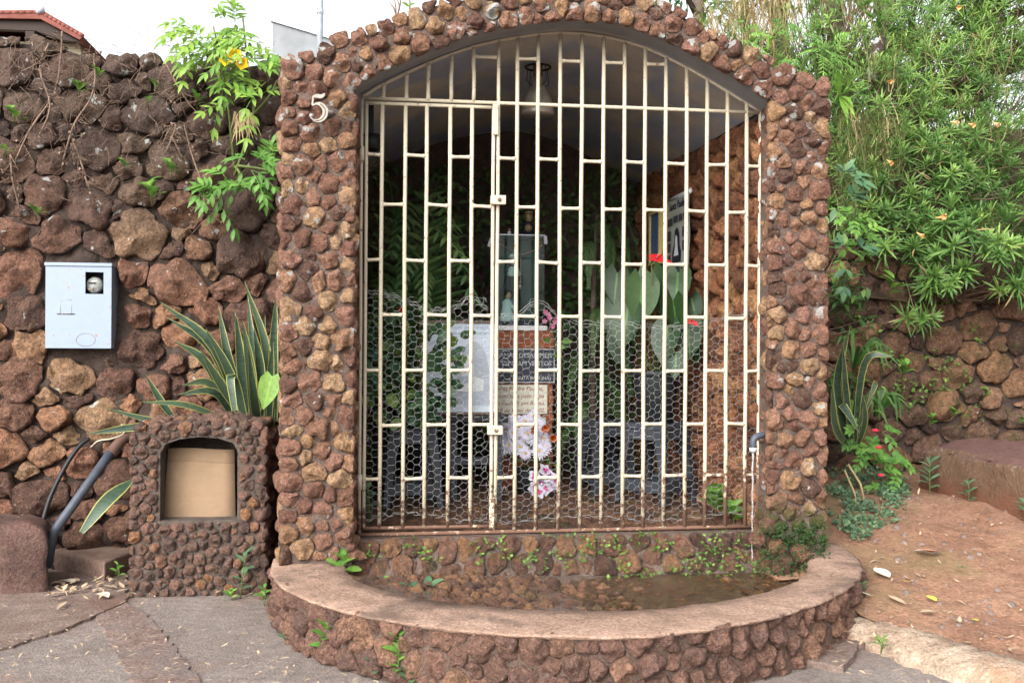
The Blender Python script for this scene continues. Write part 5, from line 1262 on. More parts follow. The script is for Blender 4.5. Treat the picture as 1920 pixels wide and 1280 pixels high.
def broad_bush(c, rad, n, label, seed, L=.11, W=.035, mat='lf_weed'):
    r = random.Random(seed); c = Vector(c); o = empty('leafy_bush', (c.x, c.y, hill_h(c.x, c.y)), label, 'bush', 'broad leaved bushes on the bank'); m_ = MB(); s_ = MB()
    for i in range(n):
        d = rdir(r, -.7); q_ = c + Vector((d.x * rad[0], d.y * rad[1], d.z * rad[2])) * r.uniform(.5, 1.05); e = q_ + (d + Vector((0, -.3, .2))) * .18
        s_.tube([q_ - d * .15, q_, e], .004, 4, cap=False)
        for k in range(9): m_.leaf(q_.lerp(e, k / 8), d * .5 + rdir(r) + Vector((0, -.3, 0)), UP + Vector((0, -.5, 0)), L * r.uniform(.6, 1.2), W * r.uniform(.7, 1.1), LANCE, bend=r.uniform(.2, .9), fold=.2, tint=min(1, max(0, r.gauss(.5, .3))))
    tag(m_.build('foliage', M[mat], o), kind='stuff'); s_.build('stems', M['twig'], o); return o
broad_bush((4.3, 3.4, 3.75), (.8, .4, .5), 110, 'light green leafy bush above the narrow leaved bushes, left of two', 101)
broad_bush((5.4, 3.5, 3.9), (.8, .4, .6), 120, 'light green leafy bush above the narrow leaved bushes, right of two', 102, L=.10, W=.022)
broad_bush((3.45, 3.6, 3.75), (.6, .4, .45), 80, 'bright leafy branches hanging behind the shrine shoulder', 103, L=.12, W=.04, mat='lf_bright')
broad_bush((3.35, 1.75, 1.45), (.16, .2, .7), 46, 'dark leafy plants in the gap between pillar and right wall', 104, L=.11, W=.04, mat='lf_tree')
for i, (px, py, y, n_, lb_) in enumerate(((1650, 200, 2.5, 60, 'fine leaved bush filling the bank right of the stump'), (1740, 150, 2.8, 80, 'fine leaved bush filling the upper bank, left of three'), (1830, 110, 2.9, 85, 'fine leaved bush filling the upper bank, middle of three'), (1910, 60, 3.0, 80, 'fine leaved bush filling the upper bank, right of three'), (1760, 30, 3.2, 80, 'topmost fine leaved bush against the sky, left of two'), (1870, -20, 3.2, 80, 'topmost fine leaved bush against the sky, right of two'), (1600, 60, 3.3, 60, 'fine leaved bush in front of the dry palm trunks'))):
    c_ = at(px, py, y); bush(c_, (.62, .35, .42), n_, lb_, 120 + i, L=.15, W=.011, tb=.62, per=20)
# two hanging sprays on the wall face
for px, py, y, lb_ in ((1735, 525, 1.6, 'drooping narrow leaved spray on the right wall face, upper'), (1722, 600, 1.7, 'drooping narrow leaved spray on the right wall face, lower')):
    p = at(px, py, y); o = empty('hanging_spray', tuple(p), lb_, 'plant', 'sprays hanging on the right wall'); m_ = MB()
    for k in range(3): rosette(m_, p + Vector((vr.uniform(-.12, .12), vr.uniform(-.05, .05), vr.uniform(-.04, .05))), Vector((vr.uniform(-.4, .4), -.8, .25)), 22, .15, .015, vr, .5)
    tag(m_.build('foliage', M['lf_thevetia'], o), kind='stuff'); MB().tube([p + Vector((.05, .3, .35)), p + Vector((.02, .12, .12)), p], [.006, .005, .003], 5).build('stem', M['twig'], o)

# grass and straw on the bank
def blades(n, region, L, mat, r, lean=.5, W=.008, tint=(0, 1), down=.9):
    mb = MB()
    for _ in range(n):
        p = region(r); d = Vector((r.uniform(-1, 1) * lean, r.uniform(-1, .4) * lean, 1)); l = L * r.uniform(.5, 1.2)
        mb.leaf(p, d, Vector((-d.x, -d.y, .6)) * -1 + UP * .01, l, W * r.uniform(.6, 1.3), (1, .9, .75, .5, .05), bend=-down * r.uniform(.4, 1.5), fold=.1, tint=r.uniform(*tint))
    return mb
def bank(px0, px1, py0, py1, y0, y1):
    def f(r):
        y = r.uniform(y0, y1); p = at(r.uniform(px0, px1), r.uniform(py0, py1), y); return p
    return f
gm = blades(420, bank(1470, 1720, 110, 330, 2.3, 3.4), .42, 'g', random.Random(31), .6, .010, (0, .6))
g2 = blades(420, bank(1565, 1700, 250, 440, 1.8, 2.3), .34, 'g', random.Random(32), .7, .009, (.05, .7)); gm.add(g2.v, g2.f, .4, g2.e); gm.t[-len(g2.t):] = g2.t
tag(gm.build('bank_grass', M['lf_grass']), 'long green grass on the bank beside the shrine', kind='stuff')
sm_ = blades(520, bank(1575, 1690, 230, 430, 1.85, 2.4), .30, 's', random.Random(33), 1.0, .006, (0, 1)); s2 = blades(300, bank(1600, 1900, 80, 330, 2.2, 3.2), .34, 's', random.Random(34), .9, .006); sm_.add(s2.v, s2.f, .5, s2.e)
s3 = blades(260, bank(1330, 1500, 30, 130, 3.2, 3.9), .5, 's', random.Random(35), .5, .010); sm_.add(s3.v, s3.f, .5, s3.e)
tag(sm_.build('dry_grass', M['straw']), 'dry straw tangled in the bank grass', kind='stuff')
# drooping dry palm skirt behind the shrine top
dp = at(1450, -30, 4.2); o = empty('dry_palm', (dp.x, 4.2, hill_h(dp.x, 4.2)), 'palm trunk with a skirt of hanging dead leaves behind the shrine top', 'palm')
MB().tube([(dp.x + .12, 4.2, hill_h(dp.x, 4.2) - .2), (dp.x + .05, 4.2, dp.z), (dp.x, 4.2, dp.z + 1.2)], [.10, .08, .07], 10).build('trunk', M['bark'], o)
m_ = MB(); r = random.Random(36)
for _ in range(170):
    b = Vector((dp.x + r.uniform(-.5, .12), 4.1 + r.uniform(-.25, .2), dp.z + r.uniform(.0, .55))); m_.leaf(b, Vector((r.uniform(-.5, .3), -.2, -1)), Vector((0, -1, .2)), r.uniform(.35, .85), .022, (1, .9, .7, .4, .05), bend=r.uniform(-.3, .4), tint=.5)
tag(m_.build('dead_leaves', M['straw'], o), kind='stuff')
o = empty('dry_palm', (dp.x + .75, 4.6, hill_h(dp.x + .75, 4.6)), 'second dry trunk with hanging dead leaves, right of the first', 'palm')
MB().tube([(dp.x + .95, 4.6, hill_h(dp.x + .9, 4.6) - .2), (dp.x + .8, 4.6, dp.z + .4), (dp.x + .7, 4.6, dp.z + 1.6)], [.11, .09, .08], 10).build('trunk', M['bark'], o)
m_ = MB()
for _ in range(150):
    b = Vector((dp.x + .8 + r.uniform(-.35, .3), 4.5 + r.uniform(-.25, .2), dp.z + r.uniform(-.1, .7))); m_.leaf(b, Vector((r.uniform(-.4, .4), -.2, -1)), Vector((0, -1, .2)), r.uniform(.3, .7), .02, (1, .9, .7, .4, .05), bend=r.uniform(-.3, .4), tint=.5)
tag(m_.build('dead_leaves', M['straw'], o), kind='stuff')
# stump on the bank
sp0 = at(1640, 122, 2.75); o = empty('tree_stump', tuple(sp0), 'dark lichen spotted stump among the bank grass', 'stump')
MB().tube([sp0 - Vector((.03, 0, .15)), sp0, sp0 + Vector((.03, 0, .14)), sp0 + Vector((.05, 0, .235))], [.065, .06, .055, .05], 10).build('trunk', stone_mat('mossy bark', [(0, (.05, .04, .035)), (1, (.09, .07, .06))], lichen=.6), o)
# broad leaved plant right of the pillar top
def broad(name, base, tips, W, mat, label, prof=LANCE, cat='plant', fold=.15, heart=0, stemmat='green_stem', face=(0, -.6, .8)):
    o = empty(name, tuple(base), label, cat)
    for t in tips:
        t = Vector(t); m_ = Vector(base).lerp(t, .55) + Vector((0, 0, .10 * (t - Vector(base)).length)); ribbon(MB(), [base, m_, t], W * vr.uniform(.85, 1.15), prof, face, fold, vr.uniform(.4, 1)).build('leaf', M[mat], o, origin=base)
    return o
b0 = at(1575, 180, 2.2); broad('broad_leaf_plant', b0, [at(x, y, 2.0) for x, y in ((1615, 140), (1622, 165), (1600, 200), (1570, 130), (1632, 150), (1590, 235), (1605, 225), (1560, 150))], .055, 'lf_bright', 'bright broad leaved plant beside the pillar top')
def pinnate(mb, base, d, up, L, lw, ll, n, r, tint=.6, droop=.5):
    d = Vector(d).normalized(); up = Vector(up); side = d.cross(up).normalized(); P = []
    for i in range(n + 1):
        t = i / n; P.append(base + d * (L * t) - UP * (droop * L * t * t))
    mb.tube(P, .0018, 3, tint, cap=False)
    for i in range(1, n + 1):
        dd = (P[i] - P[i-1]).normalized()
        for s in (-1, 1):
            v = side * s * .9 + dd * .65 - UP * .12; mb.leaf(P[i], v, up, ll * r.uniform(.8, 1.15) * (1 - .25 * abs(i / n - .5)), lw, (.12, .8, 1, .6, .05), bend=r.uniform(.1, .6), fold=.15, tint=min(1, max(0, tint + r.uniform(-.25, .25))))
    mb.leaf(P[-1], (P[-1] - P[-2]), up, ll * 1.1, lw, (.12, .8, 1, .6, .05), bend=.3, tint=tint)
def leafy(name, label, anchor, clusters, L, lw, ll, n, mat, y, r, stems=(), cat='shrub', tint=.6, density=1.0):
    """shrub of pinnate leaves given by clusters (px, py, radius px, count)"""
    o = empty(name, tuple(anchor), label, cat); m_ = MB(); s_ = MB()
    for px, py, rad, cnt in clusters:
        c = at(px, py, y)
        for _ in range(int(cnt * density)):
            a = r.uniform(0, 6.28); q = at(px + rad * .55 * r.random() * math.cos(a), py + rad * .55 * r.random() * math.sin(a), y + r.uniform(-.14, .1))
            d = Vector((math.cos(a), r.uniform(-.9, .3), -math.sin(a) * .8 + .35)); pinnate(m_, q, d, UP * .8 + Vector((0, -.7, 0)), L * r.uniform(.7, 1.1), lw, ll, n, r, tint + r.uniform(-.2, .25))
    for pts in stems: s_.tube(spline([tuple(at(a, b, c)) for a, b, c in pts], 6), np.linspace(.010, .005, 6 * (len(pts) - 1) + 1).tolist(), 6)
    tag(m_.build('foliage', M[mat], o), kind='stuff')
    if s_.v: s_.build('stems', M['green_stem'], o)
    return o
tec = leafy('trumpet_shrub', 'bright green shrub with yellow trumpet flowers growing from the left wall top', at(445, 300, 1.0),
    [(385, 50, 60, 11), (440, 62, 60, 12), (400, 80, 70, 9), (375, 95, 40, 4), (470, 75, 45, 7), (430, 110, 70, 9), (470, 125, 50, 6), (420, 155, 50, 5), (500, 140, 40, 3), (480, 185, 40, 2), (430, 195, 40, 2)],
    .15, .026, .085, 3, 'lf_bright', .80, random.Random(41), stems=([(440, 330, 1.0), (475, 215, .85), (465, 130, .8), (455, 30, .78)], [(440, 320, 1.0), (430, 220, .85), (415, 120, .8), (400, 50, .8)], [(475, 215, .85), (505, 180, .8), (520, 150, .78)]), tint=.7)
low = leafy('trumpet_shrub', 'lower green shrub with divided leaves growing beside the pillar edge', at(440, 320, 1.0),
    [(425, 340, 45, 6), (470, 310, 45, 7), (495, 330, 40, 6), (450, 365, 40, 4), (505, 300, 30, 3), (410, 370, 30, 3)], .14, .03, .085, 3, 'lf_weed', .80, random.Random(42), stems=([(440, 310, 1.0), (450, 330, .85), (430, 355, .8)], [(440, 310, 1.0), (480, 315, .85), (505, 320, .8)]), tint=.35)
for px, py in ((428, 112), (442, 106), (450, 118)):                     # yellow trumpets
    p = at(px, py, .70); d = Vector((vr.uniform(-.6, .6), -1, vr.uniform(-.3, .2))).normalized(); a = d.orthogonal().normalized(); b = d.cross(a); vs = []; fs = []
    for k, (l, rr) in enumerate(((0, .008), (.025, .013), (.045, .022), (.055, .036))):
        for q_ in range(10): w = q_ * math.pi / 5; f_ = rr * (1 + (.2 if q_ % 2 else -.12) * (k == 3)); vs.append(p + d * l + (a * math.cos(w) + b * math.sin(w)) * f_)
    for k in range(3):
        for q_ in range(10): fs.append((k*10+q_, k*10+(q_+1)%10, k*10+10+(q_+1)%10, k*10+10+q_))
    MB().add(vs, fs).build('flower', M['yellow_petal'], tec)
m_ = MB(); r = random.Random(43)
for _ in range(38):
    p = at(vr.uniform(440, 475), vr.uniform(205, 230), .78); m_.leaf(p, Vector((r.uniform(-.5, .5), -.2, -1)), Vector((0, -1, .1)), r.uniform(.08, .17), .008, (1, .9, .6, .1), bend=r.uniform(-.3, .3), tint=.5)
tag(m_.build('withered_leaves', M['straw'], tec), kind='stuff')
leafy('fine_leaf_plant', 'feathery green plant behind the shrine roof corner', at(1500, 110, 2.6), [(1500, 95, 70, 9), (1545, 105, 60, 7), (1465, 70, 50, 5), (1380, 75, 35, 4)], .2, .014, .06, 6, 'lf_weed', 2.4, random.Random(44), tint=.55, cat='plant')
leafy('small_shrub', 'small light green shrub between the pillar and the right wall', at(1605, 430, 1.6), [(1600, 410, 40, 5), (1615, 440, 40, 5), (1580, 470, 30, 3)], .12, .035, .07, 3, 'lf_weed', 1.45, random.Random(45), tint=.6, cat='shrub')
leafy('dark_climber', 'dark green broad leaved climber along the right pillar edge', at(1575, 400, 1.5), [(1578, 340, 25, 3), (1585, 380, 25, 3), (1590, 470, 25, 3)], .14, .05, .10, 2, 'lf_round', 1.35, random.Random(46), tint=.45, cat='climber')
leafy('thorny_shrub', 'low green shrub with red flowers right of the pillar foot', at(1640, 860, 1.2), [(1630, 840, 50, 7), (1665, 860, 50, 7), (1640, 890, 45, 6), (1610, 815, 35, 4), (1690, 880, 35, 3), (1650, 810, 30, 3), (1690, 945, 30, 3), (1720, 960, 25, 2), (1660, 930, 35, 3)], .10, .032, .06, 3, 'lf_weed', 1.05, random.Random(47), tint=.35)
thorny = bpy.data.objects['thorny_shrub']
for px, py in ((1647, 838), (1652, 890), (1641, 806)): p = at(px, py, .85); MB().lathe(p, [(.004, -.012), (.022, -.004), (.02, .006), (.004, .01)], 8).build('flower', M['scarlet'], thorny)

for px, py, n_, L_, lb_ in ((1590, 800, 16, .42, 'strappy green tuft against the pillar edge, lower'), (1600, 690, 14, .38, 'strappy green tuft against the pillar edge, upper'), (1640, 780, 12, .30, 'strappy green tuft behind the red flowered shrub')):
    b_ = at(px, py, 1.25); o = empty('strappy_tuft', tuple(b_), lb_, 'plant', 'strappy tufts by the pillar')
    for k in range(n_):
        d = Vector((vr.uniform(-.5, .9), vr.uniform(-1, .1), vr.uniform(.3, 1.2))).normalized(); e = b_ + d * L_ * vr.uniform(.6, 1.1); e.z -= .12
        ribbon(MB(), [b_, b_ + d * L_ * .55 + UP * .04, e], .028, (.6, 1, .9, .6, .05), (0, -.6, .8), .2, vr.random()).build('leaf', M['lf_tree'], o)
# ------------------------------------------------------------------ trees behind
def tree(base, h, crown, n, label, seed, lsize=.10, trunk_r=.10, name='tree', lean=(0, 0), mat='lf_tree'):
    r = random.Random(seed); o = empty(name, base, label, 'tree', 'trees behind the shrine'); b = Vector(base); top = b + Vector((lean[0], lean[1], h))
    tm = MB(); tm.tube([b - UP * .3, b.lerp(top, .4) + Vector((.05, 0, 0)), b.lerp(top, .75), top], [trunk_r, trunk_r * .85, trunk_r * .6, trunk_r * .25], 10); lim = []
    cm = MB()
    for k in range(9):
        a = r.uniform(0, 6.28); s = b.lerp(top, r.uniform(.35, .95)); e = s + Vector((math.cos(a), math.sin(a), r.uniform(.2, .9))) * crown * r.uniform(.5, 1); tm.tube([s, s.lerp(e, .5) + UP * .08, e], [trunk_r * .35, trunk_r * .22, .012], 6); lim.append((s, e))
    for i in range(n):
        s, e = r.choice(lim); c = s.lerp(e, r.uniform(.35, 1.1)) + rdir(r) * crown * .28 * r.random()
        for _ in range(4): d = rdir(r); cm.leaf(c + rdir(r) * .12, d + UP * -.2, UP, lsize * r.uniform(.7, 1.3), lsize * .42, (.1, 1, .8, .05), bend=.4, tint=r.random())
    tm.build('trunk', M['bark'], o); tag(cm.build('crown', M[mat], o), kind='stuff'); return o
t1 = at(1297, 20, 6); tree((t1.x, 6, 2.9), 4.2, 1.3, 260, 'slim grey tree with its trunk behind the shrine crown', 51, lean=(.1, 0))
t2 = at(1640, 60, 5.6); tree((t2.x, 5.6, hill_h(t2.x, 5.6)), 3.4, 1.7, 420, 'tree with dense green crown above the bank', 52, trunk_r=.12, lean=(.25, 0))
t3 = at(1840, 60, 6.2); tree((t3.x, 6.2, hill_h(t3.x, 6.2)), 3.0, 1.8, 420, 'tree at the upper right corner behind the bank bushes', 53, trunk_r=.10)
t4 = at(1390, 60, 5.0); tree((t4.x, 5.0, hill_h(t4.x, 5.0)), 2.6, 1.0, 200, 'small tree with light leaves behind the shrine shoulder', 54, trunk_r=.06, mat='lf_bright')
o = empty('bare_twigs', tuple(at(745, 25, .6)), 'bare twigs with a green sprout standing behind the shrine top', 'twig'); m_ = MB()
for a, b in (((742, 40), (738, -10)), ((745, 30), (752, -15)), ((742, 25), (730, 5)), ((768, 30), (765, -20)), ((748, 20), (745, 0))): m_.tube([at(*a, .6), at((a[0]+b[0])/2 + 2, (a[1]+b[1])/2, .6), at(*b, .6)], [.006, .005, .003], 5)
m_.build('branches', M['twig'], o); m_ = MB().leaf(at(766, 14, .6), (-.3, -.3, .2), UP, .06, .03, OVAL, tint=.8); m_.leaf(at(766, 12, .6), (.5, -.3, .2), UP, .05, .03, OVAL, tint=.8); m_.build('leaf', M['lf_bright'], o)

# ------------------------------------------------------------------ snake plants
SNK = (.55, .8, 1, 1, .85, .5, .04)
sn = empty('snake_plant', tuple(at(485, 775, .8)), 'large variegated snake plant growing behind the niche', 'snake plant')
for (bx_, by_), (mx_, my_), (tx, ty), w, y in (((455,790),(400,650),(300,566),.062,.72), ((450,790),(400,660),(313,595),.06,.76), ((440,785),(385,680),(326,639),.055,.70), ((445,790),(395,720),(341,722),.05,.62), ((440,785),(400,735),(333,740),.05,.60),
    ((465,790),(430,680),(409,572),.055,.82), ((470,790),(455,690),(440,584),.06,.86), ((500,790),(500,660),(458,527),.055,.84), ((495,790),(478,680),(464,553),.05,.9), ((515,790),(512,670),(518,548),.06,.86), ((480,790),(488,700),(476,613),.062,.74),
    ((462,790),(452,690),(443,592),.062,.70), ((475,790),(470,700),(455,600),.066,.66), ((490,790),(492,700),(497,590),.05,.9), ((505,790),(505,720),(512,640),.055,.7), ((450,790),(430,700),(385,615),.058,.66), ((470,800),(420,730),(375,655),.06,.60), ((430,790),(350,760),(264,753),.04,.62), ((400,785),(300,790),(200,766),.042,.64), ((330,790),(300,750),(273,702),.045,.8), ((380,790),(260,800),(164,813),.05,.66), ((485,800),(476,750),(466,650),.06,.58)):
    lift = y; ribbon(MB(), [at(bx_, by_, .82), at(mx_, my_, (y + .8) / 2), at(tx, ty, y)], w, SNK, (.25, -1, .35), .35, vr.random(), twist=vr.uniform(-.3, .3)).build('leaf', M['lf_sans'], sn, origin=at(bx_, by_, .8))
ribbon(MB(), [at(462,800,.62), at(440,715,.55), at(432,712,.50), at(440,770,.48)], .055, (.6, 1, 1, .9, .8, .6), (0, -1, .3), .2, .6).build('leaf', M['lf_sans'], sn)
hl = MB().leaf(at(510, 705, .5), (-.25, -.15, -1), (0, -1, .15), .20, .125, HEART, bend=.2, fold=.2, heart=.12, tint=.9); o = empty('arum_leaf', tuple(at(512, 790, .55)), 'single pale green heart shaped leaf beside the pillar edge', 'leaf'); hl.build('blade', M['lf_weed'], o); MB().tube([at(514, 800, .6), at(517, 740, .55), at(510, 708, .5)], .004, 5).build('stalk', M['green_stem'], o)
o = empty('snake_plant', tuple(at(240, 905, .75)), 'single drooping snake plant leaf under the conduit', 'snake plant')
ribbon(MB(), [at(246, 902, .7), at(200, 940, .55), at(153, 998, .45)], .085, (.3, .8, 1, .95, .7, .35), (0, -.9, .5), .25, .4).build('leaf', M['lf_sans'], o)
sn2 = empty('snake_plant', tuple(at(1600, 840, 1.0)), 'small snake plant clump right of the pillar', 'snake plant')
for (bx_, by_), (mx_, my_), (tx, ty), w in (((1590,830),(1568,720),(1594,612),.07), ((1600,840),(1620,680),(1672,668),.06), ((1595,830),(1640,720),(1625,760),.05), ((1590,850),(1575,760),(1612,812),.08), ((1600,850),(1585,740),(1580,640),.06), ((1605,840),(1620,790),(1618,740),.06), ((1590,840),(1565,800),(1560,720),.07)):
    ribbon(MB(), [at(bx_, by_, 1.1), at(mx_, my_, .95), at(tx, ty, .85)], w, SNK, (.2, -1, .3), .3, vr.random()).build('leaf', M['lf_sans'], sn2)
for (a, b), lb_ in ((((1590, 870), (1625, 960)), 'left'), (((1583, 880), (1610, 985)), 'right')):
    tag(MB().tube([at(*a, .75), at((a[0]+b[0])/2 + 6, (a[1]+b[1])/2 - 8, .7), at(*b, .65)], .008, 5).build('dry_stalk', M['straw']), 'broken dry stalk leaning at the pillar foot, ' + lb_ + ' one of two', 'stalk', 'dry stalks')

# ------------------------------------------------------------------ plants inside the shrine
PALMPROF = (.3, .9, 1, .7, .08)
pm = empty('potted_palm', (.28, 1.75, .69), 'leafy palm with arching fronds at the left inside the shrine', 'palm')
def frond(name, parent, pts, ll, lw, n, mat, r, tint, hang=.5, prof=PALMPROF, rr=.006, both=True):
    P = [Vector(p) for p in spline([tuple(p) for p in pts], 8)]; m_ = MB(); m_.tube(P, np.linspace(rr, rr * .3, len(P)).tolist(), 4, tint)
    L = sum((b - a).length for a, b in zip(P, P[1:])); cum = [0]
    for a, b in zip(P, P[1:]): cum.append(cum[-1] + (b - a).length)
    for i in range(n):
        t = .18 + .82 * i / (n - 1); s = t * L; k = min(len(P) - 2, max(0, int(np.searchsorted(cum, s)) - 1)); p = P[k].lerp(P[k+1], (s - cum[k]) / (cum[k+1] - cum[k])); d = (P[k+1] - P[k]).normalized()
        side = d.cross(UP); side = side.normalized() if side.length > .1 else d.cross(Vector((0, 1, 0))).normalized()
        nn = side.cross(d)
        for sg in (-1, 1):
            v = side * sg + d * (.55 + .5 * t) - UP * hang * .6; l = ll * (math.sin(min(1, .25 + t * .85) * math.pi) * .75 + .3) * r.uniform(.88, 1.1)
            m_.leaf(p, v, nn, l, lw, prof, bend=hang * r.uniform(.6, 1.4), fold=.2, tint=min(1, max(0, tint + r.uniform(-.2, .2))))
    return m_.build(name, M[mat], parent)
r = random.Random(61); pb0 = Vector((.28, 1.75, .75))
for (mx_, my_, my2), (tx, ty, ty2) in (((745, 430, 1.4), (700, 400, 1.0)), ((770, 380, 1.6), (735, 470, .9)), ((800, 360, 1.5), (850, 420, 1.1)), ((830, 420, 1.4), (890, 560, 1.0)), ((800, 430, 1.3), (870, 480, .9)), ((735, 520, 1.3), (700, 600, .9)), ((770, 470, 1.2), (745, 560, .8)), ((820, 340, 1.8), (865, 350, 1.6)), ((730, 340, 1.7), (700, 330, 1.5)), ((790, 500, 1.3), (800, 580, .9))):
    frond('frond', pm, [pb0, pb0.lerp(at(mx_, my_, my2), .6), at(mx_, my_, my2), at(tx, ty, ty2)], .27, .026, 20, 'lf_palm', r, .45 + r.uniform(-.2, .35), .55)
fe = empty('tall_fern', (1.62, 1.95, .66), 'tall fern with stacked drooping fronds inside the shrine', 'fern')
for i in range(30):
    z = .75 + 1.65 * (i / 30); a = r.uniform(-2.6, -.5) if i % 4 else r.uniform(0, 6.28); c = Vector((1.62 + r.uniform(-.08, .08), 2.0, z)); d = Vector((math.cos(a) * .9, math.sin(a) * .7, 0)); Lf = r.uniform(.35, .55)
    frond('frond', fe, [c, c + d * Lf * .5 + UP * .10, c + d * Lf * .85 - UP * .02, c + d * Lf * 1.05 - UP * .25], (.085), .013, 24, 'lf_fern', r, .4 + r.uniform(-.2, .3), .3, (.5, 1, .8, .1), .003)
stem_f = MB().tube([(1.62, 2.0, .6), (1.62, 2.02, 1.6), (1.64, 2.0, 2.4)], [.03, .025, .012], 8); stem_f.build('stem', M['bark'], fe)
m_ = MB(); r = random.Random(62)
for _ in range(2200):
    p = Vector((r.uniform(-.12, 2.1), 2.70 - r.uniform(0, .10), r.uniform(.4, 2.85))); m_.leaf(p, rdir(r) + Vector((0, -.4, -.4)), Vector((0, -1, .3)), r.uniform(.04, .10), .035, (.2, 1, .7, .05), bend=.4, tint=r.random())
tag(m_.build('creeper', M['lf_fern']), 'dark leafy creeper covering the inner back wall', kind='stuff')
# round leaved plant
rp_ = empty('round_leaf_plant', (.205, 1.02, 1.06), 'bushy plant with round leathery leaves on the left stool', 'plant'); r = random.Random(63); s_ = MB()
spots = []
for _ in range(190):
    a = r.uniform(0, 6.28); k = math.sqrt(r.random()); spots.append((768 + 96 * k * math.cos(a), 698 + 108 * k * math.sin(a), .74 + r.uniform(-.05, .22)))
spots += [(845, 640, .85), (862, 655, .85), (872, 628, .84), (860, 690, .84), (848, 672, .85), (866, 675, .84), (836, 655, .85), (828, 640, .86), (850, 720, .85), (880, 625, .84), (840, 610, .86)]
for px, py, y in spots:
    p = at(px, py, y); d = Vector((p.x - .22 + r.uniform(-.1, .1), -.25, p.z - 1.25 + r.uniform(-.1, .15))).normalized() + rdir(r) * .5; l = r.uniform(.07, .105)
    MB().leaf(p - d.normalized() * l * .5, d, CAMV + rdir(r) * .7, l, l * .72, (.25, .85, 1, .9, .3), bend=r.uniform(-.2, .4), fold=.12, tint=r.random() ** 1.2).build('leaf', M['lf_round'], rp_, origin=p)
for _ in range(16):
    px, py, y = r.choice(spots); e = at(px, py, y); s_.tube([(.21, 1.02, 1.03), Vector((.21, 1.0, 1.05)).lerp(e, .5) + UP * .06, e], [.006, .005, .003], 5)
s_.build('stems', M['green_stem'], rp_)
# anthurium
an = empty('anthurium', (1.83, .98, 1.2), 'anthurium with large heart shaped leaves and red spathes', 'anthurium'); r = random.Random(64); ab = Vector((1.83, .98, 1.19))
for (bx_, by_), (tx, ty), w, y in (((1205,515),(1196,625),.26,.80), ((1222,500),(1243,600),.22,.95), ((1262,550),(1274,645),.25,.74), ((1272,498),(1262,590),.20,.85), ((1297,545),(1308,612),.19,.86), ((1252,598),(1238,695),.25,.72), ((1178,565),(1158,668),.21,.82), ((1290,590),(1293,685),.21,.80), ((1158,498),(1148,578),.16,1.05), ((1160,612),(1172,700),.18,.92), ((1268,648),(1263,716),.16,.66), ((1300,620),(1310,690),.16,.9), ((1150,560),(1145,640),.16,1.0)):
    b_, t_ = at(bx_, by_ + 14, y + .06), at(tx, ty + 6, y - .02); d = t_ - b_; lf = MB().leaf(b_, d, Vector((r.uniform(-.9, .9), -1, .45)), d.length * .8, d.length * .62, HEART, bend=r.uniform(.1, .35), fold=r.uniform(.1, .3), heart=.30, tint=r.uniform(.0, .9)).build('leaf', M['lf_anth'], an, origin=b_)
    MB().tube([ab, ab.lerp(b_, .6) + Vector((0, .06, .04)), b_], [.006, .005, .004], 5).build('stalk', M['green_stem'], an)
for px, py, y, s, dx in ((1240, 488, .75, .135, 1), (1297, 607, .74, .08, .4), (1232, 482, .9, .06, -1)):
    p = at(px - 18 * dx, py - 4, y); sp_ = MB().leaf(p, (1 * dx, -.35, -.12), (0, -.55, .8), s, s * .72, HEART, bend=.3, fold=.15, heart=.22, tint=.5).build('spathe', M['red_flower'], an, origin=p)
    MB().tube([p + Vector((.03 * dx, -.01, .0)), p + Vector((.045 * dx, -.03, .04))], [.006, .004], 6).build('spadix', M['spadix'], an); MB().tube([ab, ab.lerp(p, .6) + Vector((0, .04, .05)), p], .004, 5).build('stalk', M['green_stem'], an)
rf_ = at(752, 583, .8); o = empty('red_spathe', tuple(rf_), 'small red flower above the round leaved plant', 'flower'); MB().leaf(rf_, (.3, -.5, .6), (0, -1, .3), .05, .04, HEART, heart=.2, bend=.2).build('petal', M['red_flower'], o); MB().tube([rf_ - UP * .25 + Vector((0, .05, 0)), rf_], .003, 4).build('stalk', M['green_stem'], o)
# daisies, roses, orchid, pink flowers
da = empty('white_daisies', (1.03, 1.42, .53), 'bunch of pale lilac white daisies in front of the pedestal', 'flowers'); r = random.Random(65)
def daisy(p, rad, face, parent, name='blossom', mat='lilac_petal', n=18, layers=3, cen='yellow_petal'):
    m_ = MB(); f = Vector(face).normalized(); a = f.orthogonal().normalized(); b = f.cross(a)
    for ly in range(layers):
        for k in range(n):
            w = (k + ly * .5) * 2 * math.pi / n + r.uniform(-.06, .06); d = (a * math.cos(w) + b * math.sin(w)) + f * (.15 + .35 * ly); l = rad * (1 - .25 * ly) * r.uniform(.9, 1.08)
            m_.leaf(p, d, f, l, rad * .26, (.4, .9, 1, .8, .2), bend=.25, fold=.15, tint=.5)
    ob = m_.build(name, M[mat], parent, origin=p)
    if cen: MB().lathe(p + f * .012, [(.001, -.008), (rad * .18, 0), (.001, .008)], 10).build('centre', M[cen], ob)
for px, py, y in ((985, 790, 1.35), (962, 812, 1.30), (1000, 822, 1.25), (975, 838, 1.28), (1012, 846, 1.2), (948, 806, 1.36), (1008, 798, 1.34), (955, 835, 1.32), (990, 812, 1.24), (973, 800, 1.3), (940, 822, 1.36), (1018, 822, 1.26), (985, 850, 1.24), (965, 785, 1.37), (1000, 780, 1.37), (1022, 838, 1.22)):
    daisy(at(px, py, y), r.uniform(.048, .068), (r.uniform(-.5, .5), -1, r.uniform(-.1, .6)), da)
m_ = MB()
for px, py in ((985, 800), (970, 830), (1005, 835), (960, 815)): m_.tube([(1.03, 1.42, .50), at(px, py, 1.36)], .004, 5)
m_.build('stems', M['green_stem'], da)
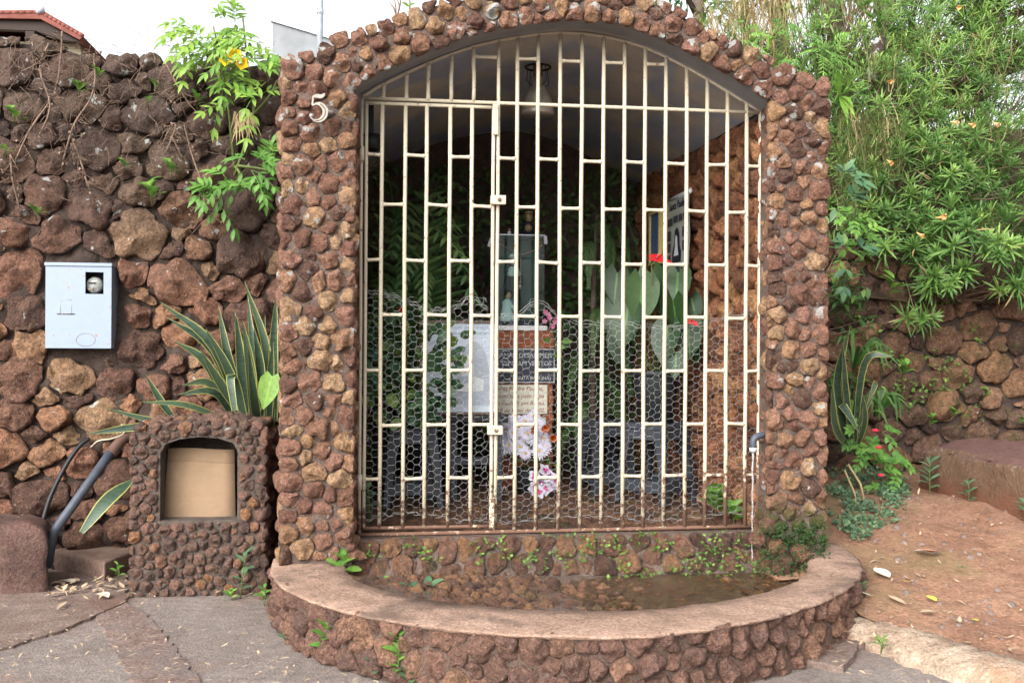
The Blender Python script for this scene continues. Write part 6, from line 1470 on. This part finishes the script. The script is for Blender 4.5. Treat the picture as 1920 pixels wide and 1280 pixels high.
for _ in range(16): p = at(r.uniform(950, 1035), r.uniform(835, 872), 1.33); MB().leaf(p, rdir(r, -.3) + Vector((0, -.5, 0)), UP, .07, .04, OVAL, bend=.4, tint=r.random()).build('leaf', M['lf_weed'], da, origin=p)
for px, py, nm in ((1021, 803, 'orange silk rose beside the daisies, upper'), (1037, 821, 'orange silk rose beside the daisies, lower'), (1001, 806, 'orange silk rose tucked among the daisies')):
    p = at(px, py, 1.22); o = empty('orange_rose', tuple(p), nm, 'rose', 'orange roses'); 
    for ly, (rad, k) in enumerate(((.034, 6), (.026, 5), (.016, 4))):
        for q_ in range(k): w = q_ * 6.283 / k + ly; d = Vector((math.cos(w) * .75, -.75 - .3 * ly, math.sin(w) * .75)); MB().leaf(p, d, Vector((-math.cos(w), -.3, -math.sin(w))), rad * 1.3, rad * 1.2, (.4, .9, 1, .6), bend=-.6, fold=-.2).build('petal', M['orange_petal'], o)
    MB().tube([(1.04, 1.42, .52), p + Vector((0, .03, -.03))], .003, 4).build('stalk', M['green_stem'], o)
orc = empty('orchid_bunch', tuple(at(1018, 925, 1.15)), 'white orchid blossoms with magenta throats near the pedestal foot', 'orchid')
for px, py in ((1020, 882), (1003, 892), (1030, 893), (1012, 905), (1035, 908), (1000, 915), (1022, 916), (1040, 900), (1010, 922)):
    p = at(px, py, 1.15 + r.uniform(-.06, .06)); f = Vector((r.uniform(-.6, .6), -1, r.uniform(-.2, .4))).normalized(); a = f.orthogonal().normalized(); b = f.cross(a); m_ = MB(); w0 = r.uniform(0, 6.28)
    for k in range(5): w = w0 + k * 1.2566; m_.leaf(p, a * math.cos(w) + b * math.sin(w) + f * .25, f, .05, .042, (.3, .9, 1, .7, .1), bend=.3)
    ob = m_.build('blossom', M['lilac_petal'], orc, origin=p); m_ = MB()
    for k in range(3): w = w0 + k * 2.1; m_.leaf(p + f * .008, a * math.cos(w) + b * math.sin(w) + f * .6, f, .026, .02, (.3, 1, .8, .1), bend=.2)
    m_.build('throat', M['magenta'], ob)
MB().tube([at(1018, 930, 1.2), at(1018, 905, 1.18)], .004, 5).build('stem', M['green_stem'], orc)
pk = empty('pink_blossoms', tuple(at(1045, 660, 1.6)), 'small pink blossoms on a stem beside the glass case', 'flowers')
for px, py in ((1023, 585), (1030, 595), (1021, 602), (1040, 603), (1036, 612), (1028, 590), (1046, 596)):
    p = at(px, py, 1.58); m_ = MB(); w0 = r.uniform(0, 6)
    for k in range(5): w = w0 + k * 1.2566; m_.leaf(p, Vector((math.cos(w), -.4, math.sin(w))), Vector((0, -1, 0)), .022, .018, (.3, 1, .8, .2), bend=.2)
    m_.build('blossom', M['pink_petal'], pk, origin=p)
MB().tube([at(1050, 690, 1.62), at(1040, 640, 1.6), at(1030, 598, 1.59)], .004, 5).build('stem', M['green_stem'], pk)
for px, py in ((1040, 645), (1048, 655), (1035, 665), (1052, 640), (1030, 635)): p = at(px, py, 1.58); MB().leaf(p, rdir(r) + Vector((0, -.3, .2)), CAMV, .08, .04, OVAL, tint=.7).build('leaf', M['lf_weed'], pk, origin=p)
g_ = at(1032, 640, 1.57); 

# ------------------------------------------------------------------ weeds
W3 = lambda px, py: atz(px, py, .01)
sprig('tall_weed', W3(614, 1238), .17, 12, .085, .042, M['lf_weed'], 'taller light green weed at the basin foot, left of centre', lean=(0, -.02))
sprig('tall_weed', W3(745, 1278), .20, 12, .085, .042, M['lf_weed'], 'light green weed at the basin foot near the bottom edge', lean=(.01, -.02))
sprig('grey_weed', W3(705, 1268), .06, 8, .07, .03, M['lf_cover'], 'low grey green weed left of the bottom edge weed')
sprig('grey_weed', W3(770, 1284), .06, 8, .06, .028, M['lf_cover'], 'low grey green weed right of the bottom edge weed')
sprig('grey_weed', W3(655, 1252), .045, 8, .05, .022, M['lf_cover'], 'small low weed between the two tall basin weeds')
sprig('grey_weed', W3(535, 1202), .035, 8, .045, .02, M['lf_cover'], 'tiny weed at the left foot of the basin')
sprig('tall_weed', W3(495, 1132), .09, 8, .05, .026, M['lf_weed'], 'small bright weed between the niche and the basin')
sprig('tall_weed', (-.745, .15, .0), .26, 9, .07, .028, M['lf_cover'], 'spindly weed growing against the niche front', lean=(.03, 0))
sprig('tall_weed', (-.79, .12, .0), .05, 6, .05, .03, M['lf_weed'], 'tiny bright weed at the niche foot')
sprig('tall_weed', atz(221, 1085, .02), .09, 7, .045, .022, M['lf_weed'], 'small weed beside the brown slab')
sprig('grey_weed', atz(1510, 1205, .02), .12, 10, .06, .022, M['lf_cover'], 'grey green weed on the right side of the basin wall')
sprig('tall_weed', atz(1585, 1175, .03), .10, 8, .045, .02, M['lf_weed'], 'small weed where the basin meets the pale kerb')
sprig('tall_weed', atz(1652, 1215, .05), .04, 9, .045, .014, M['lf_weed'], 'tiny grassy weed on the concrete patch')
sprig('grey_weed', atz(1612, 1122, .12), .07, 9, .07, .024, M['lf_cover'], 'low weed on the dirt beside the basin rim')
sprig('tall_weed', (3.77, .98, .385), .24, 14, .10, .028, M['lf_cover'], 'leafy grey green weed in front of the stone bench')
sprig('tall_weed', (3.82, .60, .375), .16, 10, .07, .022, M['lf_cover'], 'thin weed in front of the stone bench face')
sprig('tall_weed', (3.88, .10, .36), .12, 10, .09, .03, M['lf_cover'], 'weed at the bench foot by the right edge')
sprig('basin_plant', atz(800, 1112, .17), .03, 6, .12, .04, M['lf_cover'], 'small rosette plant growing in the basin rubble', 'plant', spread=1.2)
sprig('basin_plant', (-.17, -.27, .20), .12, 8, .085, .065, M['lf_weed'], 'bright round leaved plant at the left end of the stone step', 'plant', prof=(.3, .9, 1, .9, .3))
sprig('basin_plant', (.03, -.30, .15), .04, 5, .05, .04, M['lf_weed'], 'tiny bright plant low on the stone step, left part', 'plant')
sprig('inner_weed', (2.0, .28, .40), .15, 14, .09, .08, M['lf_weed'], 'bushy round leaved weed behind the gate at the right', 'plant', prof=(.4, .95, 1, .9, .3))
sprig('inner_weed', (2.05, .10, .38), .10, 9, .075, .06, M['lf_weed'], 'small round leaved weed just behind the spout stream', 'plant', prof=(.4, .95, 1, .9, .3))
sprig('inner_weed', (-.05, .12, .39), .22, 12, .06, .035, M['lf_cover'], 'dark weed in the left corner behind the gate', 'plant')
for px, py, n, L, h, lb_ in ((285, 378, 9, .095, .12, 'largest glossy sprig on the left wall'), (322, 330, 6, .075, .08, 'glossy sprig right of the largest sprig on the left wall'), (150, 178, 4, .075, .05, 'two leaved sprig high on the left wall'), (186, 150, 4, .06, .05, 'sprig near the wall top beside the dry vines'), (30, 232, 6, .075, .09, 'sprig at the left picture edge on the wall'), (70, 408, 4, .07, .05, 'sprig low on the wall above the meter box'), (235, 318, 5, .05, .05, 'tiny sprig in the wall middle'), (279, 200, 2, .07, .03, 'single round leaf on the wall face'), (371, 203, 4, .07, .07, 'sprig left of the yellow flowered shrub'), (293, 172, 4, .05, .05, 'small sprig under the wall top'), (12, 292, 4, .055, .04, 'tiny sprig at the picture edge below the dry vine'), (362, 365, 2, .05, .03, 'single small leaf beside the lower shrub')):
    sprig('wall_sprig', at(px, py, .96), h, n, L, L * .6, M['lf_weed'], lb_, 'sprig', lean=(0, -.06), prof=(.25, .9, 1, .85, .15), pairs=False, tint=None)
for px, py, n, L, h, lb_ in ((1665, 560, 7, .13, .16, 'leafy sprig on the right wall above the lower spray'), (1840, 745, 7, .07, .07, 'sprig on the right wall above the bench'), (1780, 780, 6, .07, .05, 'sprig on the right wall behind the bench left end'), (1905, 795, 5, .07, .05, 'sprig on the right wall at the right edge'), (1690, 705, 8, .09, .10, 'small ferny sprig in the middle of the right wall'), (1600, 590, 8, .10, .10, 'sprig between the pillar and the right wall'), (1650, 750, 7, .08, .08, 'sprig above the red flowered shrub'), (1740, 800, 8, .06, .10, 'sprig beside the left end of the bench top')):
    sprig('wall_sprig', at(px, py, 1.80), h, n, L, L * .45, M['lf_weed'], lb_, 'sprig', lean=(0, -.1), pairs=False)
# moss leaves on the step, ground cover by the pillar, moss on the right wall
def bits(n, fn, s0, s1, mat, name, label, r, aspect=.8, face=(0, -.5, 1)):
    m_ = MB()
    for _ in range(n):
        p = fn(r)
        if p is None: continue
        m_.leaf(p, rdir(r) * .8 + Vector(face) * .4, Vector(face), r.uniform(s0, s1), r.uniform(s0, s1) * aspect, (.3, 1, .8, .15), bend=.5, fold=.15, tint=r.random())
    return tag(m_.build(name, mat), label, kind='stuff')
def on_step(r):
    u, v = r.uniform(-.1, 2.13), r.uniform(.10, .37); n_ = noise.noise(Vector((u * 7, v * 13, 1.5)))
    if n_ < .02 + .2 * (u < .35): return None
    return Vector((u, -.15 - .75 * (.36 - v) + r.uniform(-.02, .015), v + .01))
bits(1300, on_step, .010, .026, M['lf_moss'], 'step_moss', 'bright green moss leaves on the stone step', random.Random(71))
def on_cover(r):
    a = r.uniform(0, 6.28); k = math.sqrt(r.random()); px, py = 1622 + 84 * k * math.cos(a), 970 + 62 * k * math.sin(a); p = atz(px, py, .22 + .0); p.z = dirt_h(p.x, p.y) + r.uniform(0, .045); 
    if noise.noise(Vector((p.x * 6, p.y * 6, 2))) < -.12 + .5 * max(0, k - .6): return None
    return p if p.x > 2.48 or p.y < -.3 else None
bits(3600, on_cover, .016, .03, M['lf_cover'], 'ground_cover', 'blue green creeping ground cover at the right pillar foot', random.Random(72))
def on_rwall(r):
    px, py = r.uniform(1580, 1850), r.uniform(560, 790)
    if noise.noise(Vector((px * .012, py * .02, 4))) < .12: return None
    q_ = at(px, py, 1.85); q_.y = rw_y(q_.x, q_.z) - .05 - r.uniform(0, .05); return q_
bits(1100, on_rwall, .015, .04, M['lf_moss'], 'wall_moss', 'light green maidenhair moss in the right wall joints', random.Random(73))
def on_corner(r): 
    return Vector((r.uniform(2.02, 2.40), -.30 - r.uniform(0, .12), r.uniform(.17, .44)))
bits(900, on_corner, .008, .022, plain('dark moss', (.02, .045, .012), .9, 0, .4), 'corner_moss', 'dark wet moss at the right pillar foot', random.Random(74))
for i, (px, py, s, yy) in enumerate(((1470, 1060, .075, -.34), (1440, 985, .06, -.28), (1420, 1010, .05, -.33), (1500, 1035, .06, -.36), (1455, 1025, .06, -.34))):   # wet boulders at the corner
    c = at(px, py, yy); c.z = max(c.z, .15); rr_ = random.Random(80 + i); P_ = [(s * math.cos(k * .7854) * rr_.uniform(.8, 1.1), s * math.sin(k * .7854) * rr_.uniform(.7, 1)) for k in range(8)]
    vs, fs, _c = stone_geo(P_, rr_, .0, s * 1.1, .3, 3, 18); MB().add([c + Vector((u, -h, v)) for u, v, h in vs], fs, .3 + .14 * i).build('boulder', M['st_wet'], step, origin=c)

# ------------------------------------------------------------------ dry vines on the left wall
for pts, lb_ in (([(118, 60), (112, 110), (100, 175), (60, 240), (28, 300)], 'thick dry vine falling along the left wall, leftmost'), ([(175, 100), (178, 150), (168, 190), (140, 235), (118, 300)], 'dry vine hanging in the middle of the left wall'), ([(312, 120), (335, 165), (358, 200)], 'short dry twig near the wall top by the shrub'), ([(345, 235), (360, 290), (378, 345), (385, 400)], 'thin dry vine left of the lower shrub'), ([(20, 290), (25, 340), (38, 390)], 'thin dry vine at the left picture edge'), ([(130, 250), (150, 300), (165, 350)], 'dry seed stalk above the meter box'), ([(90, 80), (75, 130), (95, 200), (70, 260)], 'tangled dry vine beside the thick vine'), ([(320, 230), (330, 240), (312, 285)], 'short curled dry twig on the wall middle')):
    o = empty('dry_vine', tuple(at(*pts[0], .95)), lb_, 'vine', 'dry vines on the left wall'); P_ = [at(x, y, .90) + Vector((0, vr.uniform(-.02, .02), 0)) for x, y in pts]
    MB().tube(spline([tuple(p) for p in P_], 5), .006, 5).build('stem', M['twig'], o); m_ = MB()
    for _ in range(26):
        k = vr.randrange(len(P_) - 1); p = P_[k].lerp(P_[k+1], vr.random()); d = rdir(vr) + Vector((0, -.4, -.5)); e = p + d * vr.uniform(.03, .12); m_.tube([p, p.lerp(e, .5) + rdir(vr) * .015, e], .0022, 3)
        for _k in range(2): m_.leaf(e + rdir(vr) * .01, rdir(vr), UP, .024, .016, TINY)
    tag(m_.build('dry_sprigs', M['twig'], o), kind='stuff')
m_ = MB(); r = random.Random(81)
for _ in range(260):
    p = at(r.uniform(0, 520), 60 + abs(r.gauss(0, 130)), .93); q_ = p + Vector((r.uniform(-.10, .10), r.uniform(-.03, .0), r.uniform(-.14, .03))); m_.tube([p, p.lerp(q_, .5) + rdir(r) * .02, q_], .0016, 3, cap=False)
tag(m_.build('root_hairs', M['twig']), 'fine dry roots and stalks straggling over the left wall top', kind='stuff')

# ------------------------------------------------------------------ pebbles and clods on the dirt
m_ = MB(); r = random.Random(88)
for _ in range(700):
    p = atz(r.uniform(1580, 1960), r.uniform(950, 1290), .15)
    if p.y < kerb_y(p.x) + .1 or (p.x < 2.62 and p.y > -.75): continue
    if noise.noise(Vector((p.x * 1.8, p.y * 1.8, 3))) < r.uniform(-.5, .4): continue
    s_ = r.choice((.006, .008, .010, .014, .022)) * r.uniform(.7, 1.2); z = dirt_h(p.x, p.y); k6 = [(s_ * math.cos(a * 1.047) * r.uniform(.7, 1.2), s_ * math.sin(a * 1.047) * r.uniform(.7, 1.2)) for a in range(6)]
    m_.add([(p.x + a, p.y + b, z - .004) for a, b in k6] + [(p.x + a * .6, p.y + b * .6, z + s_ * .6) for a, b in k6], [(i, (i+1) % 6, 6 + (i+1) % 6, 6 + i) for i in range(6)] + [tuple(range(6, 12))], r.random())
tag(m_.build('pebbles', M['strip']), 'small pebbles and clods strewn over the dirt', kind='stuff')
# ------------------------------------------------------------------ litter
m_ = MB(); r = random.Random(91)
for _ in range(950):
    px, py = r.uniform(-40, 1000), r.uniform(1085, 1300); p = atz(px, py, .0)
    if p.x > -.6 and ((p.x - OC[0]) / OA) ** 2 + ((p.y - OC[1]) / OB) ** 2 < 1.03: continue
    if -1.4 < p.x < -.6 and p.y > .18: continue
    if p.x < -1.75 and p.y > .15: continue
    if noise.noise(Vector((p.x * 2.2, p.y * 2.2, 6))) < r.uniform(-.5, .35): continue
    m_.leaf((p.x, p.y, .028 + r.uniform(0, .006)), (r.uniform(-1, 1), r.uniform(-1, 1), r.uniform(-.1, .15)), UP, r.uniform(.012, .045), r.uniform(.006, .014), (.2, 1, .8, .1), bend=r.uniform(-.6, .6), tint=r.random())
for _ in range(520):
    px, py = r.uniform(1560, 1960), r.uniform(960, 1290); p = atz(px, py, .15); z = dirt_h(p.x, p.y) if p.y > kerb_y(p.x) else .06
    if p.x < 2.62 and p.y > -.75: continue
    if noise.noise(Vector((p.x * 2.2, p.y * 2.2, 9))) < r.uniform(-.5, .35): continue
    m_.leaf((p.x, p.y, z + .012), (r.uniform(-1, 1), r.uniform(-1, 1), r.uniform(-.1, .15)), UP, r.uniform(.012, .05), r.uniform(.006, .018), (.2, 1, .8, .1), bend=r.uniform(-.6, .6), tint=r.random())
for _ in range(50):
    p = atz(r.uniform(90, 235), 1100 + r.gauss(0, 12), .02); m_.leaf((p.x, p.y, .03), (r.uniform(-1, 1), r.uniform(-1, 1), .1), UP, r.uniform(.03, .08), r.uniform(.012, .03), (.2, 1, .8, .1), bend=r.uniform(-.8, .8))
tag(m_.build('leaf_litter', M['dead_leaf']), 'small dead leaf litter on the road and dirt', kind='stuff')
for px, py, L, W, mat, lb_ in ((182, 1112, .12, .07, 'pale_leaf', 'large bleached leaf near the slab corner'), (140, 1092, .10, .06, 'pale_leaf', 'crumpled pale leaf beside the slab'), (125, 1127, .15, .03, 'dead_leaf', 'long curled tan leaf on the apron'), (1708, 1055, .06, .025, 'yellow_leaf', 'small yellow leaf near the middle of the dirt'), (1755, 1127, .075, .04, 'yellow_leaf', 'yellow green oval leaf on the dirt'), (1822, 1178, .07, .03, 'yellow_leaf', 'curled yellow leaf on the dirt near the kerb'), (1765, 988, .15, .06, 'terracotta_bit', 'flat terracotta coloured fallen leaf before the bench'), (1715, 980, .10, .07, 'pale_leaf', 'pale bleached leaf by the red flowered shrub'), (1668, 1022, .12, .08, 'pale_leaf', 'broad pale leaf at the ground cover edge'), (1790, 1002, .09, .025, 'lf_weed', 'green fallen leaf before the bench'), (1698, 1142, .11, .04, 'dead_leaf', 'curled brown leaf along the kerb'), (1755, 1152, .09, .035, 'dead_leaf', 'tan leaf on the dirt beside the yellow green leaf'), (1638, 1110, .10, .02, 'pale_leaf', 'narrow pale leaf beside the basin rim weed')):
    if px < 900: p = atz(px, py, .03)
    else: 
        p = atz(px, py, .15); p = atz(px, py, dirt_h(p.x, p.y) + .015); p.z = dirt_h(p.x, p.y) + .018
    a = vr.uniform(0, 6.28); tag(MB().leaf(p, (math.cos(a), math.sin(a) * .8, .06), UP, L, W, (.15, .8, 1, .8, .1), bend=vr.uniform(-.5, .5), fold=.3, tint=.7).build('fallen_leaf', M[mat], origin=p), lb_, 'leaf', 'fallen leaves')
